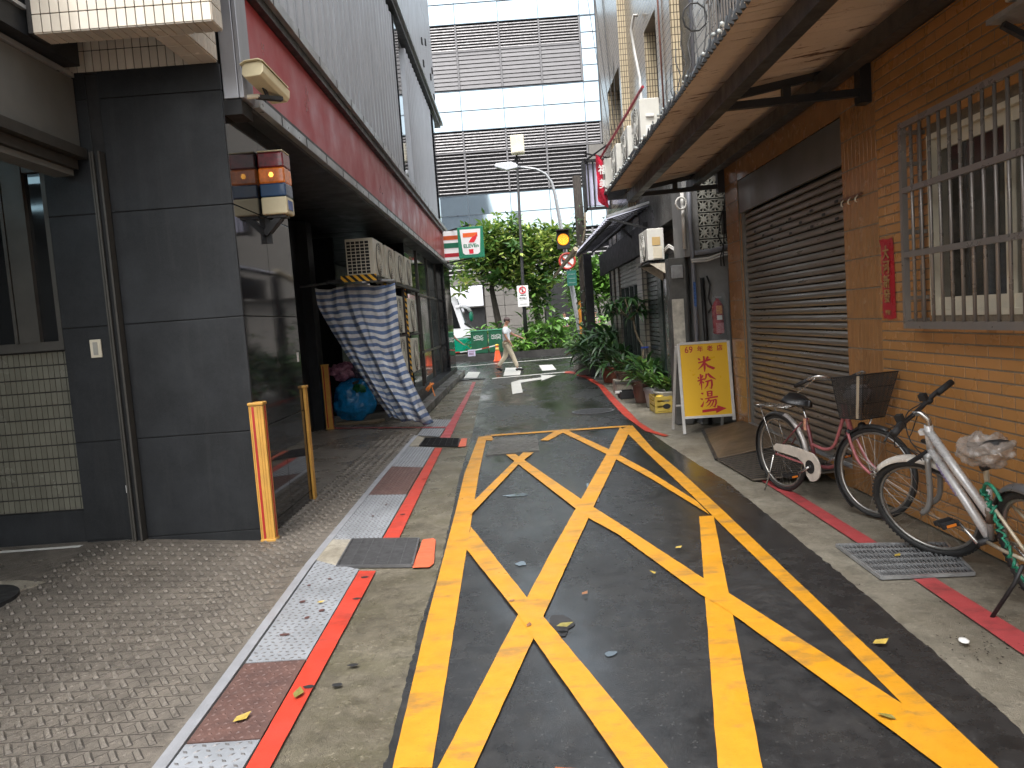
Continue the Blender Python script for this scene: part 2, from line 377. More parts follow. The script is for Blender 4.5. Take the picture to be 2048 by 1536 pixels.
# ---------------------------------------------------------------- mesh helpers
def wloc(o):
    v = Vector((0, 0, 0))
    while o is not None:
        v += o.location; o = o.parent
    return v
class MB:
    def __init__(s): s.v = []; s.f = []
    def add(s, vs, fs):
        n = len(s.v); s.v += [tuple(v) for v in vs]; s.f += [tuple(i+n for i in f) for f in fs]; return s
    def box(s, x0, x1, y0, y1, z0, z1):
        if x0 > x1: x0, x1 = x1, x0
        if y0 > y1: y0, y1 = y1, y0
        if z0 > z1: z0, z1 = z1, z0
        return s.add([(x0,y0,z0),(x1,y0,z0),(x1,y1,z0),(x0,y1,z0),(x0,y0,z1),(x1,y0,z1),(x1,y1,z1),(x0,y1,z1)],
                     [(0,3,2,1),(4,5,6,7),(0,1,5,4),(1,2,6,5),(2,3,7,6),(3,0,4,7)])
    def quad(s, a, b, c, d): return s.add([a,b,c,d], [(0,1,2,3)])
    def bar(s, a, b, w, h, up=(0,0,1)):
        a = Vector(a); b = Vector(b); d = (b-a).normalized(); u = Vector(up)
        if abs(d.dot(u)) > .98: u = Vector((0,1,0))
        r = d.cross(u).normalized()*(w/2); u = r.cross(d).normalized()*(h/2)
        vs = [a-r-u, a+r-u, a+r+u, a-r+u, b-r-u, b+r-u, b+r+u, b-r+u]
        return s.add(vs, [(0,1,2,3),(7,6,5,4),(0,4,5,1),(1,5,6,2),(2,6,7,3),(3,7,4,0)])
    def tube(s, pts, r, n=8, cap=True, closed=False):
        pts = [Vector(p) for p in pts]; m = len(pts)
        rs = r if isinstance(r, (list, tuple)) else [r]*m
        base = len(s.v); prev = None
        for i, p in enumerate(pts):
            if closed: d = pts[(i+1) % m]-pts[i-1]
            else: d = pts[min(i+1, m-1)]-pts[max(i-1, 0)]
            d.normalize()
            if prev is None:
                u = Vector((0,0,1)) if abs(d.z) < .9 else Vector((1,0,0))
                u = (u-d*u.dot(d)).normalized()
            else:
                u = (prev-d*prev.dot(d)).normalized()
            prev = u; w = d.cross(u)
            for k in range(n):
                a = 2*PI*k/n
                s.v.append(tuple(p+(u*math.cos(a)+w*math.sin(a))*rs[i]))
        for i in range(m if closed else m-1):
            j = (i+1) % m
            for k in range(n):
                k2 = (k+1) % n
                s.f.append((base+i*n+k, base+i*n+k2, base+j*n+k2, base+j*n+k))
        if cap and not closed:
            s.f.append(tuple(base+k for k in range(n))[::-1]); s.f.append(tuple(base+(m-1)*n+k for k in range(n)))
        return s
    def lathe(s, prof, c=(0,0,0), n=20, axis='z'):
        base = len(s.v); c = Vector(c)
        for r, h in prof:
            for k in range(n):
                a = 2*PI*k/n
                p = (r*math.cos(a), r*math.sin(a), h)
                if axis == 'y': p = (p[0], p[2], p[1])
                if axis == 'x': p = (p[2], p[0], p[1])
                s.v.append(tuple(c+Vector(p)))
        for i in range(len(prof)-1):
            for k in range(n):
                k2 = (k+1) % n
                s.f.append((base+i*n+k, base+i*n+k2, base+(i+1)*n+k2, base+(i+1)*n+k))
        s.f.append(tuple(base+k for k in range(n))[::-1]); s.f.append(tuple(base+(len(prof)-1)*n+k for k in range(n)))
        return s
    def sheet(s, pts, z0, z1=None):
        """flat polygon at z0, or a prism z0..z1"""
        n = len(pts)
        if z1 is None: return s.add([(p[0], p[1], z0) for p in pts], [tuple(range(n))])
        vs = [(p[0], p[1], z0) for p in pts]+[(p[0], p[1], z1) for p in pts]
        fs = [tuple(range(n))[::-1], tuple(range(n, 2*n))]+[(i, (i+1) % n, n+(i+1) % n, n+i) for i in range(n)]
        return s.add(vs, fs)
    def prism(s, pts, a, b, axis='y'):
        """2-D outline extruded along an axis: pts are (x,z) for y, (y,z) for x, (x,y) for z"""
        n = len(pts)
        def P(p, t):
            return (p[0], t, p[1]) if axis == 'y' else ((t, p[0], p[1]) if axis == 'x' else (p[0], p[1], t))
        vs = [P(p, a) for p in pts]+[P(p, b) for p in pts]
        return s.add(vs, [tuple(range(n))[::-1], tuple(range(n, 2*n))]+[(i, (i+1) % n, n+(i+1) % n, n+i) for i in range(n)])
    def ellip(s, c, rx, ry, rz, nu=14, nv=9, jit=0, seed=0):
        base = len(s.v)
        for j in range(nv+1):
            t = PI*j/nv
            for i in range(nu):
                a = 2*PI*i/nu
                d = Vector((math.sin(t)*math.cos(a), math.sin(t)*math.sin(a), math.cos(t)))
                k = 1+jit*pnoise(d*2.3+Vector((seed, 0, 0)))
                s.v.append((c[0]+rx*d.x*k, c[1]+ry*d.y*k, c[2]+rz*d.z*k))
        for j in range(nv):
            for i in range(nu):
                i2 = (i+1) % nu
                s.f.append((base+j*nu+i, base+(j+1)*nu+i, base+(j+1)*nu+i2, base+j*nu+i2))
        return s
    def mesh(s, name, m, smooth=False, origin=(0,0,0)):
        me = bpy.data.meshes.new(name)
        o = Vector(origin)
        me.from_pydata([tuple(Vector(v)-o) for v in s.v], [], s.f)
        ms = m if isinstance(m, (list, tuple)) else [m]
        for x in ms: me.materials.append(x)
        if smooth: me.shade_smooth()
        bm = bmesh.new(); bm.from_mesh(me)
        bmesh.ops.recalc_face_normals(bm, faces=bm.faces)
        bm.to_mesh(me); bm.free()
        return me
    def build(s, name, m, parent=None, smooth=False, bevel=0, angle=None):
        if parent is None:
            xs = [v[0] for v in s.v]; ys = [v[1] for v in s.v]; zs = [v[2] for v in s.v]
            org = Vector(((min(xs)+max(xs))/2, (min(ys)+max(ys))/2, min(zs)))
        else: org = wloc(parent)
        me = s.mesh(name, m, smooth, org)
        o = bpy.data.objects.new(name, me); C.objects.link(o)
        if parent is None: o.location = org
        else: o.parent = parent
        if smooth and angle is not None: me.set_sharp_from_angle(angle=R(angle))
        if bevel:
            md = o.modifiers.new('bevel', 'BEVEL'); md.width = bevel; md.segments = 2; md.limit_method = 'ANGLE'
        return o
def tag(o, label, cat, group=None, kind=None):
    if label: o['label'] = label
    if cat: o['category'] = cat
    if group: o['group'] = group
    if kind: o['kind'] = kind
    return o
def thing(name, label, cat, loc=(0,0,0), group=None):
    o = bpy.data.objects.new(name, None); o.empty_display_size = .2; C.objects.link(o)
    o.location = loc
    return tag(o, label, cat, group)
def struct(o): o['kind'] = 'structure'; return o
def stuff(o): o['kind'] = 'stuff'; return o
def inst(name, me, parent, loc, rot=None, scale=None):
    o = bpy.data.objects.new(name, me); C.objects.link(o); o.parent = parent
    o.location = Vector(loc)-(wloc(parent) if parent else Vector((0,0,0)))
    if rot is not None: o.rotation_euler = rot
    if scale is not None: o.scale = scale if isinstance(scale, (tuple, Vector)) else (scale,)*3
    return o
def copy_tree(o, parent=None):
    c = o.copy(); C.objects.link(c); c.parent = parent
    for ch in [x for x in o.children]: copy_tree(ch, c)
    return c
def boxmesh(name, sx, sy, sz, m, bev=0):
    """little chamfered block centred on its origin"""
    b = MB().box(-sx/2, sx/2, -sy/2, sy/2, -sz/2, sz/2)
    me = b.mesh(name, m)
    if bev:
        bm = bmesh.new(); bm.from_mesh(me)
        bmesh.ops.bevel(bm, geom=bm.edges[:], offset=bev, segments=1, affect='EDGES'); bm.to_mesh(me); bm.free()
    return me
def text_mesh(body, size, off=0.0, ext=0.0015):
    cu_ = bpy.data.curves.new('lettering', 'FONT')
    cu_.body = body; cu_.size = size; cu_.offset = off; cu_.extrude = ext
    cu_.align_x = 'CENTER'; cu_.align_y = 'CENTER'; cu_.resolution_u = 3
    o = bpy.data.objects.new('lettering', cu_); C.objects.link(o)
    dg = bpy.context.evaluated_depsgraph_get(); dg.update()
    me = bpy.data.meshes.new_from_object(o.evaluated_get(dg))
    bpy.data.objects.remove(o); bpy.data.curves.remove(cu_)
    return me
def place_text(name, body, size, m, parent, mtx, off=0.0, sx=1.0):
    me = text_mesh(body, size, off); me.materials.clear(); me.materials.append(m)
    me.transform(mtx @ Matrix.Diagonal((sx, 1, 1, 1)))
    me.transform(Matrix.Translation(-wloc(parent)))
    o = bpy.data.objects.new(name, me); C.objects.link(o); o.parent = parent
    return o

# ================================================================= ground
def jag(pts, amp=.015, step=.12, seed=0):
    out = []
    for a, b in zip(pts[:-1], pts[1:]):
        L = math.hypot(b[0]-a[0], b[1]-a[1]); n = max(1, int(L/step))
        for i in range(n):
            t = i/n; x = a[0]+(b[0]-a[0])*t; y = a[1]+(b[1]-a[1])*t
            out.append((x+amp*.35*pnoise(Vector((y*3.1, seed, 0)))+amp*.9*pnoise(Vector((y*14, seed+5, 0)))+amp*.5*pnoise(Vector((y*37, seed+2, 0))), y))
    out.append(pts[-1]); return out
struct(MB().sheet([(-400,-300),(400,-300),(400,500),(-400,500)], -.03).build('ground', CONCD))
# concrete gutter left, pavement right
Ledge = [(-.60,-4),(-.60,2.8),(-.63,4.1),(-.62,5.1),(-.66,6.6),(-.71,8.2),(-.735,11.1),(-.84,15.2),(-1.0,21.9)]
Redge = [(1.70,-4),(1.715,2.6),(1.755,3.2),(1.785,4.0),(1.81,5.5),(1.835,7.1),(1.78,7.85),(1.72,9.2),(1.70,9.9),(1.63,12.2),(1.78,17.5),(1.62,21.2),(1.30,22.3)]
struct(MB().sheet([(-1.75,-4),(-.5,-4),(-.5,22),(-1.75,22)], -.012).build('gutter', CONC))
struct(MB().sheet([(1.4,-4),(3.4,-4),(3.4,19.2),(1.4,19.2)], -.012).build('pavement', CONCR))
struct(MB().sheet([(1.2,19.2),(3.4,19.2),(8,20.4),(8,24.2),(1.2,24.2)], -.013).build('corner_pavement', CONCD))
road = MB().sheet(jag(Ledge, .012, .04)+[(-1.0,22.6)]+[(-30,22.6),(-30,34.1),(40,34.1),(40,23.6),(2.2,23.6),(1.30,22.9)]+jag(Redge, .014, .04, seed=9)[::-1], -.004)
struct(road.build('asphalt_road', ASPHALT))
# yellow box markings
YB = dict(
 left=[(-.40,0),(-.54,2.718),(-.418,2.704),(-.479,6.595),(-.504,8.27),(-.513,10.55),(-.388,10.467),(-.46,10.95),(-.634,10.93),(-.66,8.2),(-.63,6.6),(-.60,4.2),(-.56,2.5),(-.56,0)],
 right=[(1.391,10.743),(1.564,10.99),(1.50,8.97),(1.53,7.5),(1.527,6.022),(1.503,3.631),(1.505,0),(1.385,0),(1.40,2.4),(1.403,2.779),(1.419,3.783),(1.408,5.687),(1.412,6.2),(1.39,8.746)],
 top=[(-.46,11.03),(1.53,10.99),(1.53,10.85),(-.46,10.88)],
 a=[(.481,11.0),(.606,11.04),(1.008,9.11),(1.241,7.669),(1.40,6.341),(1.395,5.9),(1.196,7.32),(.946,8.80),(.555,10.72),(.328,10.118),(.218,10.168)],
 b=[(1.305,5.86),(1.415,5.856),(.745,2.576),(.34,.0),(.19,.0),(.595,2.589)],
 c=[(1.37,10.85),(1.409,10.251),(.53,6.315),(-.26,2.688),(-.86,0),(-1.0,0),(-.393,2.701),(.106,5.078),(.927,8.751)],
 d=[(-.223,9.235),(-.111,9.242),(.474,6.651),(.71,5.706),(1.0,4.491),(1.085,4.199),(1.405,2.9),(1.405,2.2),(1.337,2.42),(1.218,3.0),(1.0,3.985),(.925,4.224),(.632,5.538),(.445,6.111),(.384,6.412)],
 e=[(-.017,9.292),(.116,9.255),(-.075,8.545),(-.49,6.38),(-.49,6.889)],
 f=[(-.465,6.02),(-.05,4.375),(.022,4.118),(.319,2.998),(.418,2.608),(.95,.4),(.80,.4),(.267,2.625),(.252,2.687),(-.038,3.842),(-.101,4.124),(-.46,5.40)])
def wob(pts, seed):
    out = []
    n = len(pts)
    for i in range(n):
        a, b = pts[i], pts[(i+1) % n]
        L = math.hypot(b[0]-a[0], b[1]-a[1]); k = max(1, int(L/.09))
        nx, ny = (-(b[1]-a[1])/max(L,1e-6), (b[0]-a[0])/max(L,1e-6))
        for j in range(k):
            t = j/k; w = .0028*pnoise(Vector((t*L*9, seed*3.7, i)))*(0 if j == 0 else 1)
            out.append((a[0]+(b[0]-a[0])*t+nx*w, a[1]+(b[1]-a[1])*t+ny*w))
    return out
for i, (k, pl) in enumerate(YB.items()):
    struct(MB().sheet(wob(pl, i), .0015+.0012*i).build('yellow_box_marking', YEL2))
# red kerb lines
for i, (pl, m_) in enumerate([
    ([(-1.115,0),(-1.023,0),(-1.035,2.774),(-1.049,5.075),(-1.168,5.1),(-1.15,3.779),(-1.13,2.785)], REDP),
    ([(-1.14,5.80),(-1.008,5.77),(-1.05,8.2),(-1.075,10.13),(-1.179,10.18)], REDP),
    ([(-1.199,11.07),(-1.048,11.0),(-1.154,18.84),(-1.2,21.4),(-1.3,21.4),(-1.244,18.91)], REDDULL),
    ([(2.20,1.0),(2.325,1.0),(2.24,3.4),(2.244,4.25),(2.126,4.25),(2.10,3.3)], REDDULL),
    ([(2.244,4.92),(2.126,4.94),(2.13,6.45),(2.12,7.35),(2.22,7.35),(2.244,6.2)], REDDULL),
    ([(1.31,22.42),(1.50,22.0),(1.71,20),(1.78,17.57),(1.66,14.5),(1.60,12.25),(1.62,11.2),(1.643,10.37),(1.80,9.8),(1.86,9.85),(1.75,10.34),(1.71,11.2),(1.74,12.23),(1.80,14.5),(1.90,17.44),(1.84,20.2),(1.72,22.1),(1.52,23.0),(1.36,23.0)], REDP)]):
    struct(MB().sheet(wob(pl, 20+i), .002).build('red_line_marking', m_))
tabs = [[(-.815,5.76),(-.735,5.775),(-.715,5.73),(-.668,5.15),(-.69,5.075),(-.806,5.085)], [(-.874,10.873),(-.79,10.83),(-.766,10.13),(-.869,10.128)]]
for i, pl in enumerate(tabs): struct(MB().sheet(wob(pl, 40+i), .0025).build('red_line_marking', mat('orange_red_paint', (.68, .12, .05), .4, 0, .1, 8)))
struct(MB().sheet([(-3.9,13.4),(-1.2,12.15),(-1.2,12.05),(-3.9,13.3)], .016).build('red_line_marking', REDDULL))
# white markings of the cross street
for pl in ([(-1.66,23.3),(-1.25,23.0),(-1.27,25.6),(-1.70,26.2)], [(-.46,23.0),(.03,22.9),(.12,26.5),(-.44,26.9)], [(.74,24.0),(1.18,24.1),(1.18,26.9),(.72,27.0)],
           [(-2.9,23.4),(-2.45,23.2),(-2.6,26.0),(-3.05,26.3)]):
    struct(MB().sheet(pl, .003).build('crossing_stripe', WHITEP))
struct(MB().sheet([(-.78,22.1),(1.36,22.65),(1.36,22.9),(-.78,22.4)], .003).build('stop_line', WHITEP))
struct(MB().sheet([(-8,28.2),(1.4,30.6),(9,32.0),(9,32.25),(1.4,30.85),(-8,28.5)], .003).build('edge_line', WHITEP))
struct(MB().sheet([(-.17,17.0),(.06,17.2),(.03,20.0),(.6,20.6),(.56,20.1),(1.05,21.7),(.62,22.2),(.62,21.3),(-.0,20.9),(-.22,20.3)], .0045).build('lane_arrow', WHITEP))
# puddles
for i, (x, y, sx, sy) in enumerate([(-.07,5.02,.04,.04),(.13,3.95,.07,.13),(.34,3.56,.03,.03),(.10,4.72,.055,.20),(.60,7.0,.05,.32),(-.10,7.05,.12,.05)]):
    pl = []
    for k in range(26):
        a = 2*PI*k/26; rr = 1+.55*pnoise(Vector((math.cos(a)*1.6, math.sin(a)*1.6, i*5.3)))
        pl.append((x+sx*rr*math.cos(a), y+sy*rr*math.sin(a)))
    struct(MB().sheet(pl, .0005).build('puddle', WATER))
# left: cast floor plates with raised lugs, rising a little towards the doorway
def fz(x, y):
    if x > -2.1: return 0.006
    return .006+min(1, (-2.1-x)/1.0)*.085*max(0, min(1, (y-3.0)/2.6))*(1 if y < 7.5 else max(0, 1-(y-7.5)))
SO = [(-1.44,-3),(-1.46,0),(-1.494,2.828),(-1.513,3.534),(-1.585,5.323),(-1.615,8.528),(-1.615,20)]
def sxr(y):
    for a, b_ in zip(SO[:-1], SO[1:]):
        if y <= b_[1]: return a[0]+(b_[0]-a[0])*(y-a[1])/(b_[1]-a[1])
    return SO[-1][0]
fl = MB()
nx, ny = 40, 100
for i in range(nx+1):
    for j in range(ny+1):
        y = -3+16.8*j/ny; xr_ = sxr(y); x = xr_-(7.6+xr_)*i/nx
        fl.v.append((x, y, fz(x, y)))
for i in range(nx):
    for j in range(ny):
        a = i*(ny+1)+j; fl.f.append((a, a+1, a+ny+2, a+ny+1))
struct(fl.build('plated_floor', FLOORPL))
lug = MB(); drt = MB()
P = .098
for i in range(0, 30):
    for j in range(0, 92):
        y = 1.6+P*j*1.12; x = -1.70-P*(i-2)
        if x > sxr(y)-.05: continue
        if x < -2.1 and y > 5.98: continue
        if x < -3.45 and y > 4.9: continue
        if y > 9.0 and i > 12: continue
        z = fz(x, y)-.001
        # one slanted rib per cell and the two groove edges
        a = Vector((x+.024, y-.034, z)); b_ = Vector((x-.024, y+.034, z))
        d = (b_-a).normalized(); r = Vector((d.y, -d.x, 0))
        w, t, h = .0125, .006, .013
        r3 = r*(w+.004)*1.0; drt.add([a-r3-d*.005+Vector((0,0,.0012)), a+r3-d*.006+Vector((0,0,.0012)), b_+r3+d*.006+Vector((0,0,.0012)), b_-r3+d*.006+Vector((0,0,.0012))], [(0,1,2,3)])  # flat dark quad paints contact shade round each rib
        vs_ = [a-r*w, a+r*w, b_+r*w, b_-r*w, a-r*t+d*.006+Vector((0,0,h)), a+r*t+d*.006+Vector((0,0,h)), b_+r*t-d*.006+Vector((0,0,h)), b_-r*t-d*.006+Vector((0,0,h))]
        lug.add(vs_, [(4,5,6,7),(0,1,5,4),(1,2,6,5),(2,3,7,6),(3,0,4,7)])
        q = Vector((x+.040, y+.012, z))
        lug.add([q+Vector((-.012,-.012,0)), q+Vector((.012,-.006,0)), q+Vector((.004,.016,0)), q+Vector((0,0,.003))], [(0,1,3),(1,2,3),(2,0,3)])
o = stuff(drt.build('rib_shade', mat('groove_dirt_rib_shade', (.045,.038,.032), .7, 0, .2, 10))); o['label'] = 'contact shade painted around the raised floor ribs'; o['category'] = 'floor shade'
o = stuff(lug.build('floor_rib', m_concrete('worn_floor_rib', (.215,.19,.16), (.15,.132,.112), 0, .34))); o['label'] = 'raised slanted ribs of the cast floor plates'; o['category'] = 'floor relief'
gr = MB()
for j in range(0, 110):
    y = 1.6+P*1.12*j-P*.56
    if y > 12.8: break
    xe = -2.08 if y > 5.98 else (-4.5 if y < 4.9 else -3.4)
    n = 10
    for k in range(n):
        xs_ = sxr(y)-.03; xa = xs_+(xe-xs_)*k/n; xb = xs_+(xe-xs_)*(k+1)/n
        gr.add([(xa,y-.0035,fz(xa,y)+.0006),(xb,y-.0035,fz(xb,y)+.0006),(xb,y+.0035,fz(xb,y)+.0006),(xa,y+.0035,fz(xa,y)+.0006)], [(0,1,2,3)])
for i in range(-3, 58):
    xs = -1.66-P*i*1.0
    # oblique grooves
    pts = []
    for k in range(0, 24):
        y = 1.4+k*.25; x = xs+.893*(y-1.4)
        if x > sxr(y)-.03 or x < -4.5 or (x < -2.1 and y > 5.9): 
            continue
        pts.append((x, y))
    for (x0, y0), (x1, y1) in zip(pts[:-1], pts[1:]):
        gr.add([(x0-.004,y0,fz(x0,y0)+.0009),(x0+.002,y0,fz(x0,y0)+.0009),(x1+.002,y1,fz(x1,y1)+.0009),(x1-.002,y1,fz(x1,y1)+.0009)], [(0,1,2,3)])
o = stuff(gr.build('floor_groove', mat('groove_dirt_rib_shade', (.045,.038,.032), .7, 0, .2, 10))); o['label'] = 'dark grooves between the cast floor plates'; o['category'] = 'floor groove'
# strip along the plates
st = MB()
SO = [(-1.44,-3),(-1.46,0),(-1.494,2.828),(-1.513,3.534),(-1.585,5.323),(-1.615,8.528),(-1.615,11.464)]
for (a, b_) in zip(SO[:-1], SO[1:]):
    st.add([(a[0]-.005,a[1],.010),(a[0]+.05,a[1],.010),(b_[0]+.05,b_[1],.010),(b_[0]-.005,b_[1],.010),(a[0]-.005,a[1],-.02),(a[0]+.05,a[1],-.02),(b_[0]+.05,b_[1],-.02),(b_[0]-.005,b_[1],-.02)], [(0,1,2,3),(4,7,6,5),(0,4,5,1),(1,5,6,2),(2,6,7,3),(3,7,4,0)])
o = st.build('edge_strip', LIGHTMETAL); tag(o, 'long pale metal edging strip between the patterned floor and the tread plates', 'edging strip')
# tread plates
LUGM = mat('dirty_tread_lug', (.16,.155,.155), .45, .3, .3, 30, grime=.3)
def tread(name, quad, m_, label, z=.004):
    root = thing(name, label, 'tread plate', (quad[0][0], quad[0][1], 0), 'metal covers over the gutter')
    MB().sheet(quad, z-.012, z).build('plate', m_, root)
    lg = MB(); k = 0
    (x0,y0),(x1,y1),(x2,y2),(x3,y3) = quad     # near-left, near-right, far-right, far-left
    L = ((y3-y0)+(y2-y1))/2; W = abs(x1-x0)
    nv = int(L/.040); nu = int(W/.040)
    if nv*nu > 6000: nv = int(6000/nu)
    for j in range(nv):
        for i in range(nu):
            u = (i+.5+(.5 if j % 2 else 0)*.6)/(nu+.5); v = (j+.5)/nv
            x = (x0*(1-u)+x1*u)*(1-v)+(x3*(1-u)+x2*u)*v; y = (y0*(1-u)+y1*u)*(1-v)+(y3*(1-u)+y2*u)*v
            s_ = 1 if (i+j) % 2 else -1
            dx, dy = .014*s_, .012; nxx, nyy = -dy*.42, dx*.42
            lg.add([(x-dx,y-dy,z),(x+nxx,y+nyy,z),(x+dx,y+dy,z),(x-nxx,y-nyy,z),(x,y,z+.0045)], [(0,1,4),(1,2,4),(2,3,4),(3,0,4)])
    o = stuff(lg.build('tread_lug', LUGM if m_ is DIAMOND else m_, root))
    return root
tread('tread_plate', [(-1.41,0),(-1.15,0),(-1.14,2.98),(-1.44,2.98)], DIAMOND, 'nearest grey galvanised tread plate beside the red line, at the bottom edge')
tread('tread_plate', [(-1.44,2.99),(-1.14,2.99),(-1.155,3.72),(-1.46,3.72)], RUSTPL, 'rusted brown tread plate with a yellow leaf on it, nearest the camera')
tread('tread_plate', [(-1.46,3.73),(-1.155,3.73),(-1.175,5.13),(-1.53,5.40)], DIAMOND, 'grey tread plate with rust spots just before the near drain grate')
tread('tread_plate', [(-1.55,5.93),(-1.15,5.83),(-1.17,7.40),(-1.565,7.50)], DIAMOND, 'clean pale grey tread plate just beyond the near drain grate')
tread('tread_plate', [(-1.565,7.51),(-1.17,7.41),(-1.18,8.80),(-1.565,9.0)], RUSTPL, 'half rusted tread plate between two pale ones')
tread('tread_plate', [(-1.565,9.01),(-1.18,8.81),(-1.19,10.22),(-1.565,10.45)], DIAMOND, 'pale grey tread plate just before the far drain grate')
tread('tread_plate', [(-1.58,11.5),(-1.22,11.2),(-1.2,13.1),(-1.6,13.4)], DIAMOND, 'pinkish grey tread plate under the tip of the striped tarpaulin', .006)
# concrete blocks beside the grates
for pl, lb in (([(-1.56,5.43),(-1.35,5.24),(-1.385,5.88),(-1.55,5.92)], 'pale concrete patch on the left of the near drain grate'),
               ([(-1.56,10.47),(-1.42,10.45),(-1.41,11.1),(-1.58,11.45)], 'pale concrete patch on the left of the far drain grate')):
    o = MB().sheet(pl, -.01, .008).build('concrete_patch', CONCP); struct(o)
def grate(quad, nb, nc, label, z=.005, m_=IRON, fw=.014):
    c = (sum(p[0] for p in quad)/4, sum(p[1] for p in quad)/4)
    root = thing('drain_grate', label, 'drain grate', (c[0], c[1], 0), 'steel drain grates in the ground')
    q = [Vector((p[0], p[1], z)) for p in quad]
    b = MB()
    for i in range(4): b.bar(q[i], q[(i+1) % 4], fw, .02)
    b.build('frame', m_, root)
    MB().sheet([(p[0], p[1]) for p in quad], -.0075).build('pit', BLACK, root)
    me = None
    for i in range(1, nb):
        t = i/nb; a = q[0].lerp(q[1], t); e = q[3].lerp(q[2], t)
        MB().bar(a, e, .0045, .012).build('bar', m_, root)
    for i in range(1, nc):
        t = i/nc; a = q[0].lerp(q[3], t); e = q[1].lerp(q[2], t)
        MB().bar(a, e, .006, .014).build('cross_bar', m_, root)
    return root
# bars of left grate run along the alley in pairs, cross bars across
grate([(-1.346,5.224),(-.81,5.121),(-.845,5.776),(-1.38,5.887)], 6, 22, 'black drain grate in the left gutter with an orange-red painted tab, nearer of the two', .005, mat('worn_grate_steel', (.16,.16,.165), .45, .6, .2, 20))
grate([(-1.419,10.451),(-.87,10.165),(-.90,10.837),(-1.415,11.125)], 6, 14, 'small dark drain grate in the left gutter beside the far corner of the yellow box')
grate([(1.966,4.294),(2.47,4.26),(2.62,4.82),(1.976,4.933)], 26, 6, 'grey drain grate in the right pavement under the white bicycle', .006, GALV)
# rectangular iron cover and round cover
root = thing('manhole_cover', 'rectangular iron manhole cover set in the yellow box', 'manhole cover', (-.13, 9.95, 0))
MB().sheet([(-.473,9.298),(.181,9.408),(.196,10.557),(-.418,10.57)], -.01, .0075).build('cover', CONCD, root)
rb = MB()
for j in range(10):
    for i in range(7):
        x = -.42+i*.085+(.04 if j % 2 else 0); y = 9.42+j*.115
        rb.box(x, x+.05, y, y+.012, .0075, .0105)
stuff(rb.build('pattern_rib', CONCD, root))
root = thing('manhole_cover', 'round iron manhole cover in the asphalt near the bend of the red line', 'manhole cover', (1.2, 12.95, 0))
MB().lathe([(.36,-.01),(.36,.003)], (1.2,12.95,0), 28).build('cover', IRON, root)
b = MB()
for k in range(28):
    for r0, r1 in ((.33,.345),):
        a = 2*PI*k/28; a2 = 2*PI*(k+1)/28
        b.add([(1.2+r0*math.cos(a),12.95+r0*math.sin(a),.006),(1.2+r1*math.cos(a),12.95+r1*math.sin(a),.006),(1.2+r1*math.cos(a2),12.95+r1*math.sin(a2),.006),(1.2+r0*math.cos(a2),12.95+r0*math.sin(a2),.006)], [(0,1,2,3)])
b.build('rim', GALV, root)
root = thing('manhole_cover', 'round dark manhole cover at the left edge of the patterned floor', 'manhole cover', (-3.62, 4.75, 0))
MB().lathe([(.32,.05),(.32,.088)], (-3.62,4.75,0), 30).build('cover', IRON, root)
MB().sheet([(-4.4,4.42),(-3.62,4.46),(-3.28,5.08),(-3.5,5.16),(-4.4,5.2)], .03, .082).build('surround', CONCP, root)
# white line at the foot of the left wall
struct(MB().sheet([(-5.5,5.84),(-3.5,5.88),(-3.5,5.94),(-5.5,5.92)], .096).build('wall_line_marking', WHITEP))
# fallen leaves
lm = MB().add([(0,0,0),(.03,.02,.008),(.055,0,.004),(.10,.005,.012),(.055,-.03,.002),(.025,-.025,.006)], [(0,1,2),(2,1,3),(2,3,4),(0,2,4),(0,4,5)]).mesh('leaf', mat('yellowed_leaf', (.42,.30,.06), .5, 0, .25, 40))
lm2 = lm.copy(); lm2.materials[0] = mat('olive_leaf', (.20,.17,.04), .5, 0, .25, 40)
lm3 = lm.copy(); lm3.materials[0] = mat('brown_leaf', (.24,.11,.05), .5, 0, .25, 40)
for me, x, y, rz, s_, lb in ((lm,.96,5.08,.4,.8,'small yellow leaf on the asphalt beside the long yellow diagonal'),(lm,.74,4.60,2.0,.8,'pale yellow leaf lying in the middle of the road'),
    (lm,1.53,3.45,.2,1.2,'large yellow leaf touching the right yellow line'),(lm2,.10,3.90,.1,1.3,'olive leaf in the puddle where the yellow lines cross'),(lm3,-.05,3.92,1.2,.7,'small brown leaf on the yellow crossing'),
    (lm2,-1.09,3.30,1.5,1.2,'round olive leaf on the red line at left'),(lm,-1.30,3.12,.8,1.2,'yellow brown leaf on the rusted tread plate'),(lm,-1.30,4.50,.2,.7,'tiny yellow leaf on the spotted tread plate'),
    (lm2,1.32,2.80,2.5,1.0,'torn leaf on the yellow line at lower right'),(lm3,-.15,4.3,.5,.6,'tiny brown leaf on the left asphalt'),(lm,2.2,4.62,.5,.8,'dry leaf stuck on the right drain grate'),(lm3,.27,4.33,.8,.8,'beige leaf at the edge of the bright puddle')):
    o = bpy.data.objects.new('fallen_leaf', me); C.objects.link(o); o.location = (x, y, .014); o.rotation_euler = (0,0,rz); o.scale = (s_*.72,)*3
    tag(o, lb, 'leaf', 'fallen leaves on the ground')
o = MB().tube([(.03,2.62,.02),(.12,2.58,.03),(.22,2.52,.035),(.30,2.49,.03),(.36,2.50,.015)], [.004,.005,.005,.004,.002], 6).build('twig', mat('orange_twig', (.35,.10,.03), .6, 0, .2, 40), None, True)
tag(o, 'thin curved orange twig on the near yellow line', 'twig')
o = MB().ellip((1.93,3.42,.012), .022, .03, .01, 10, 6, .2, 3).build('pebble', WHITE, None, True); tag(o, 'small white pebble on the right pavement', 'pebble')
rg = random.Random(5)
deb = MB()
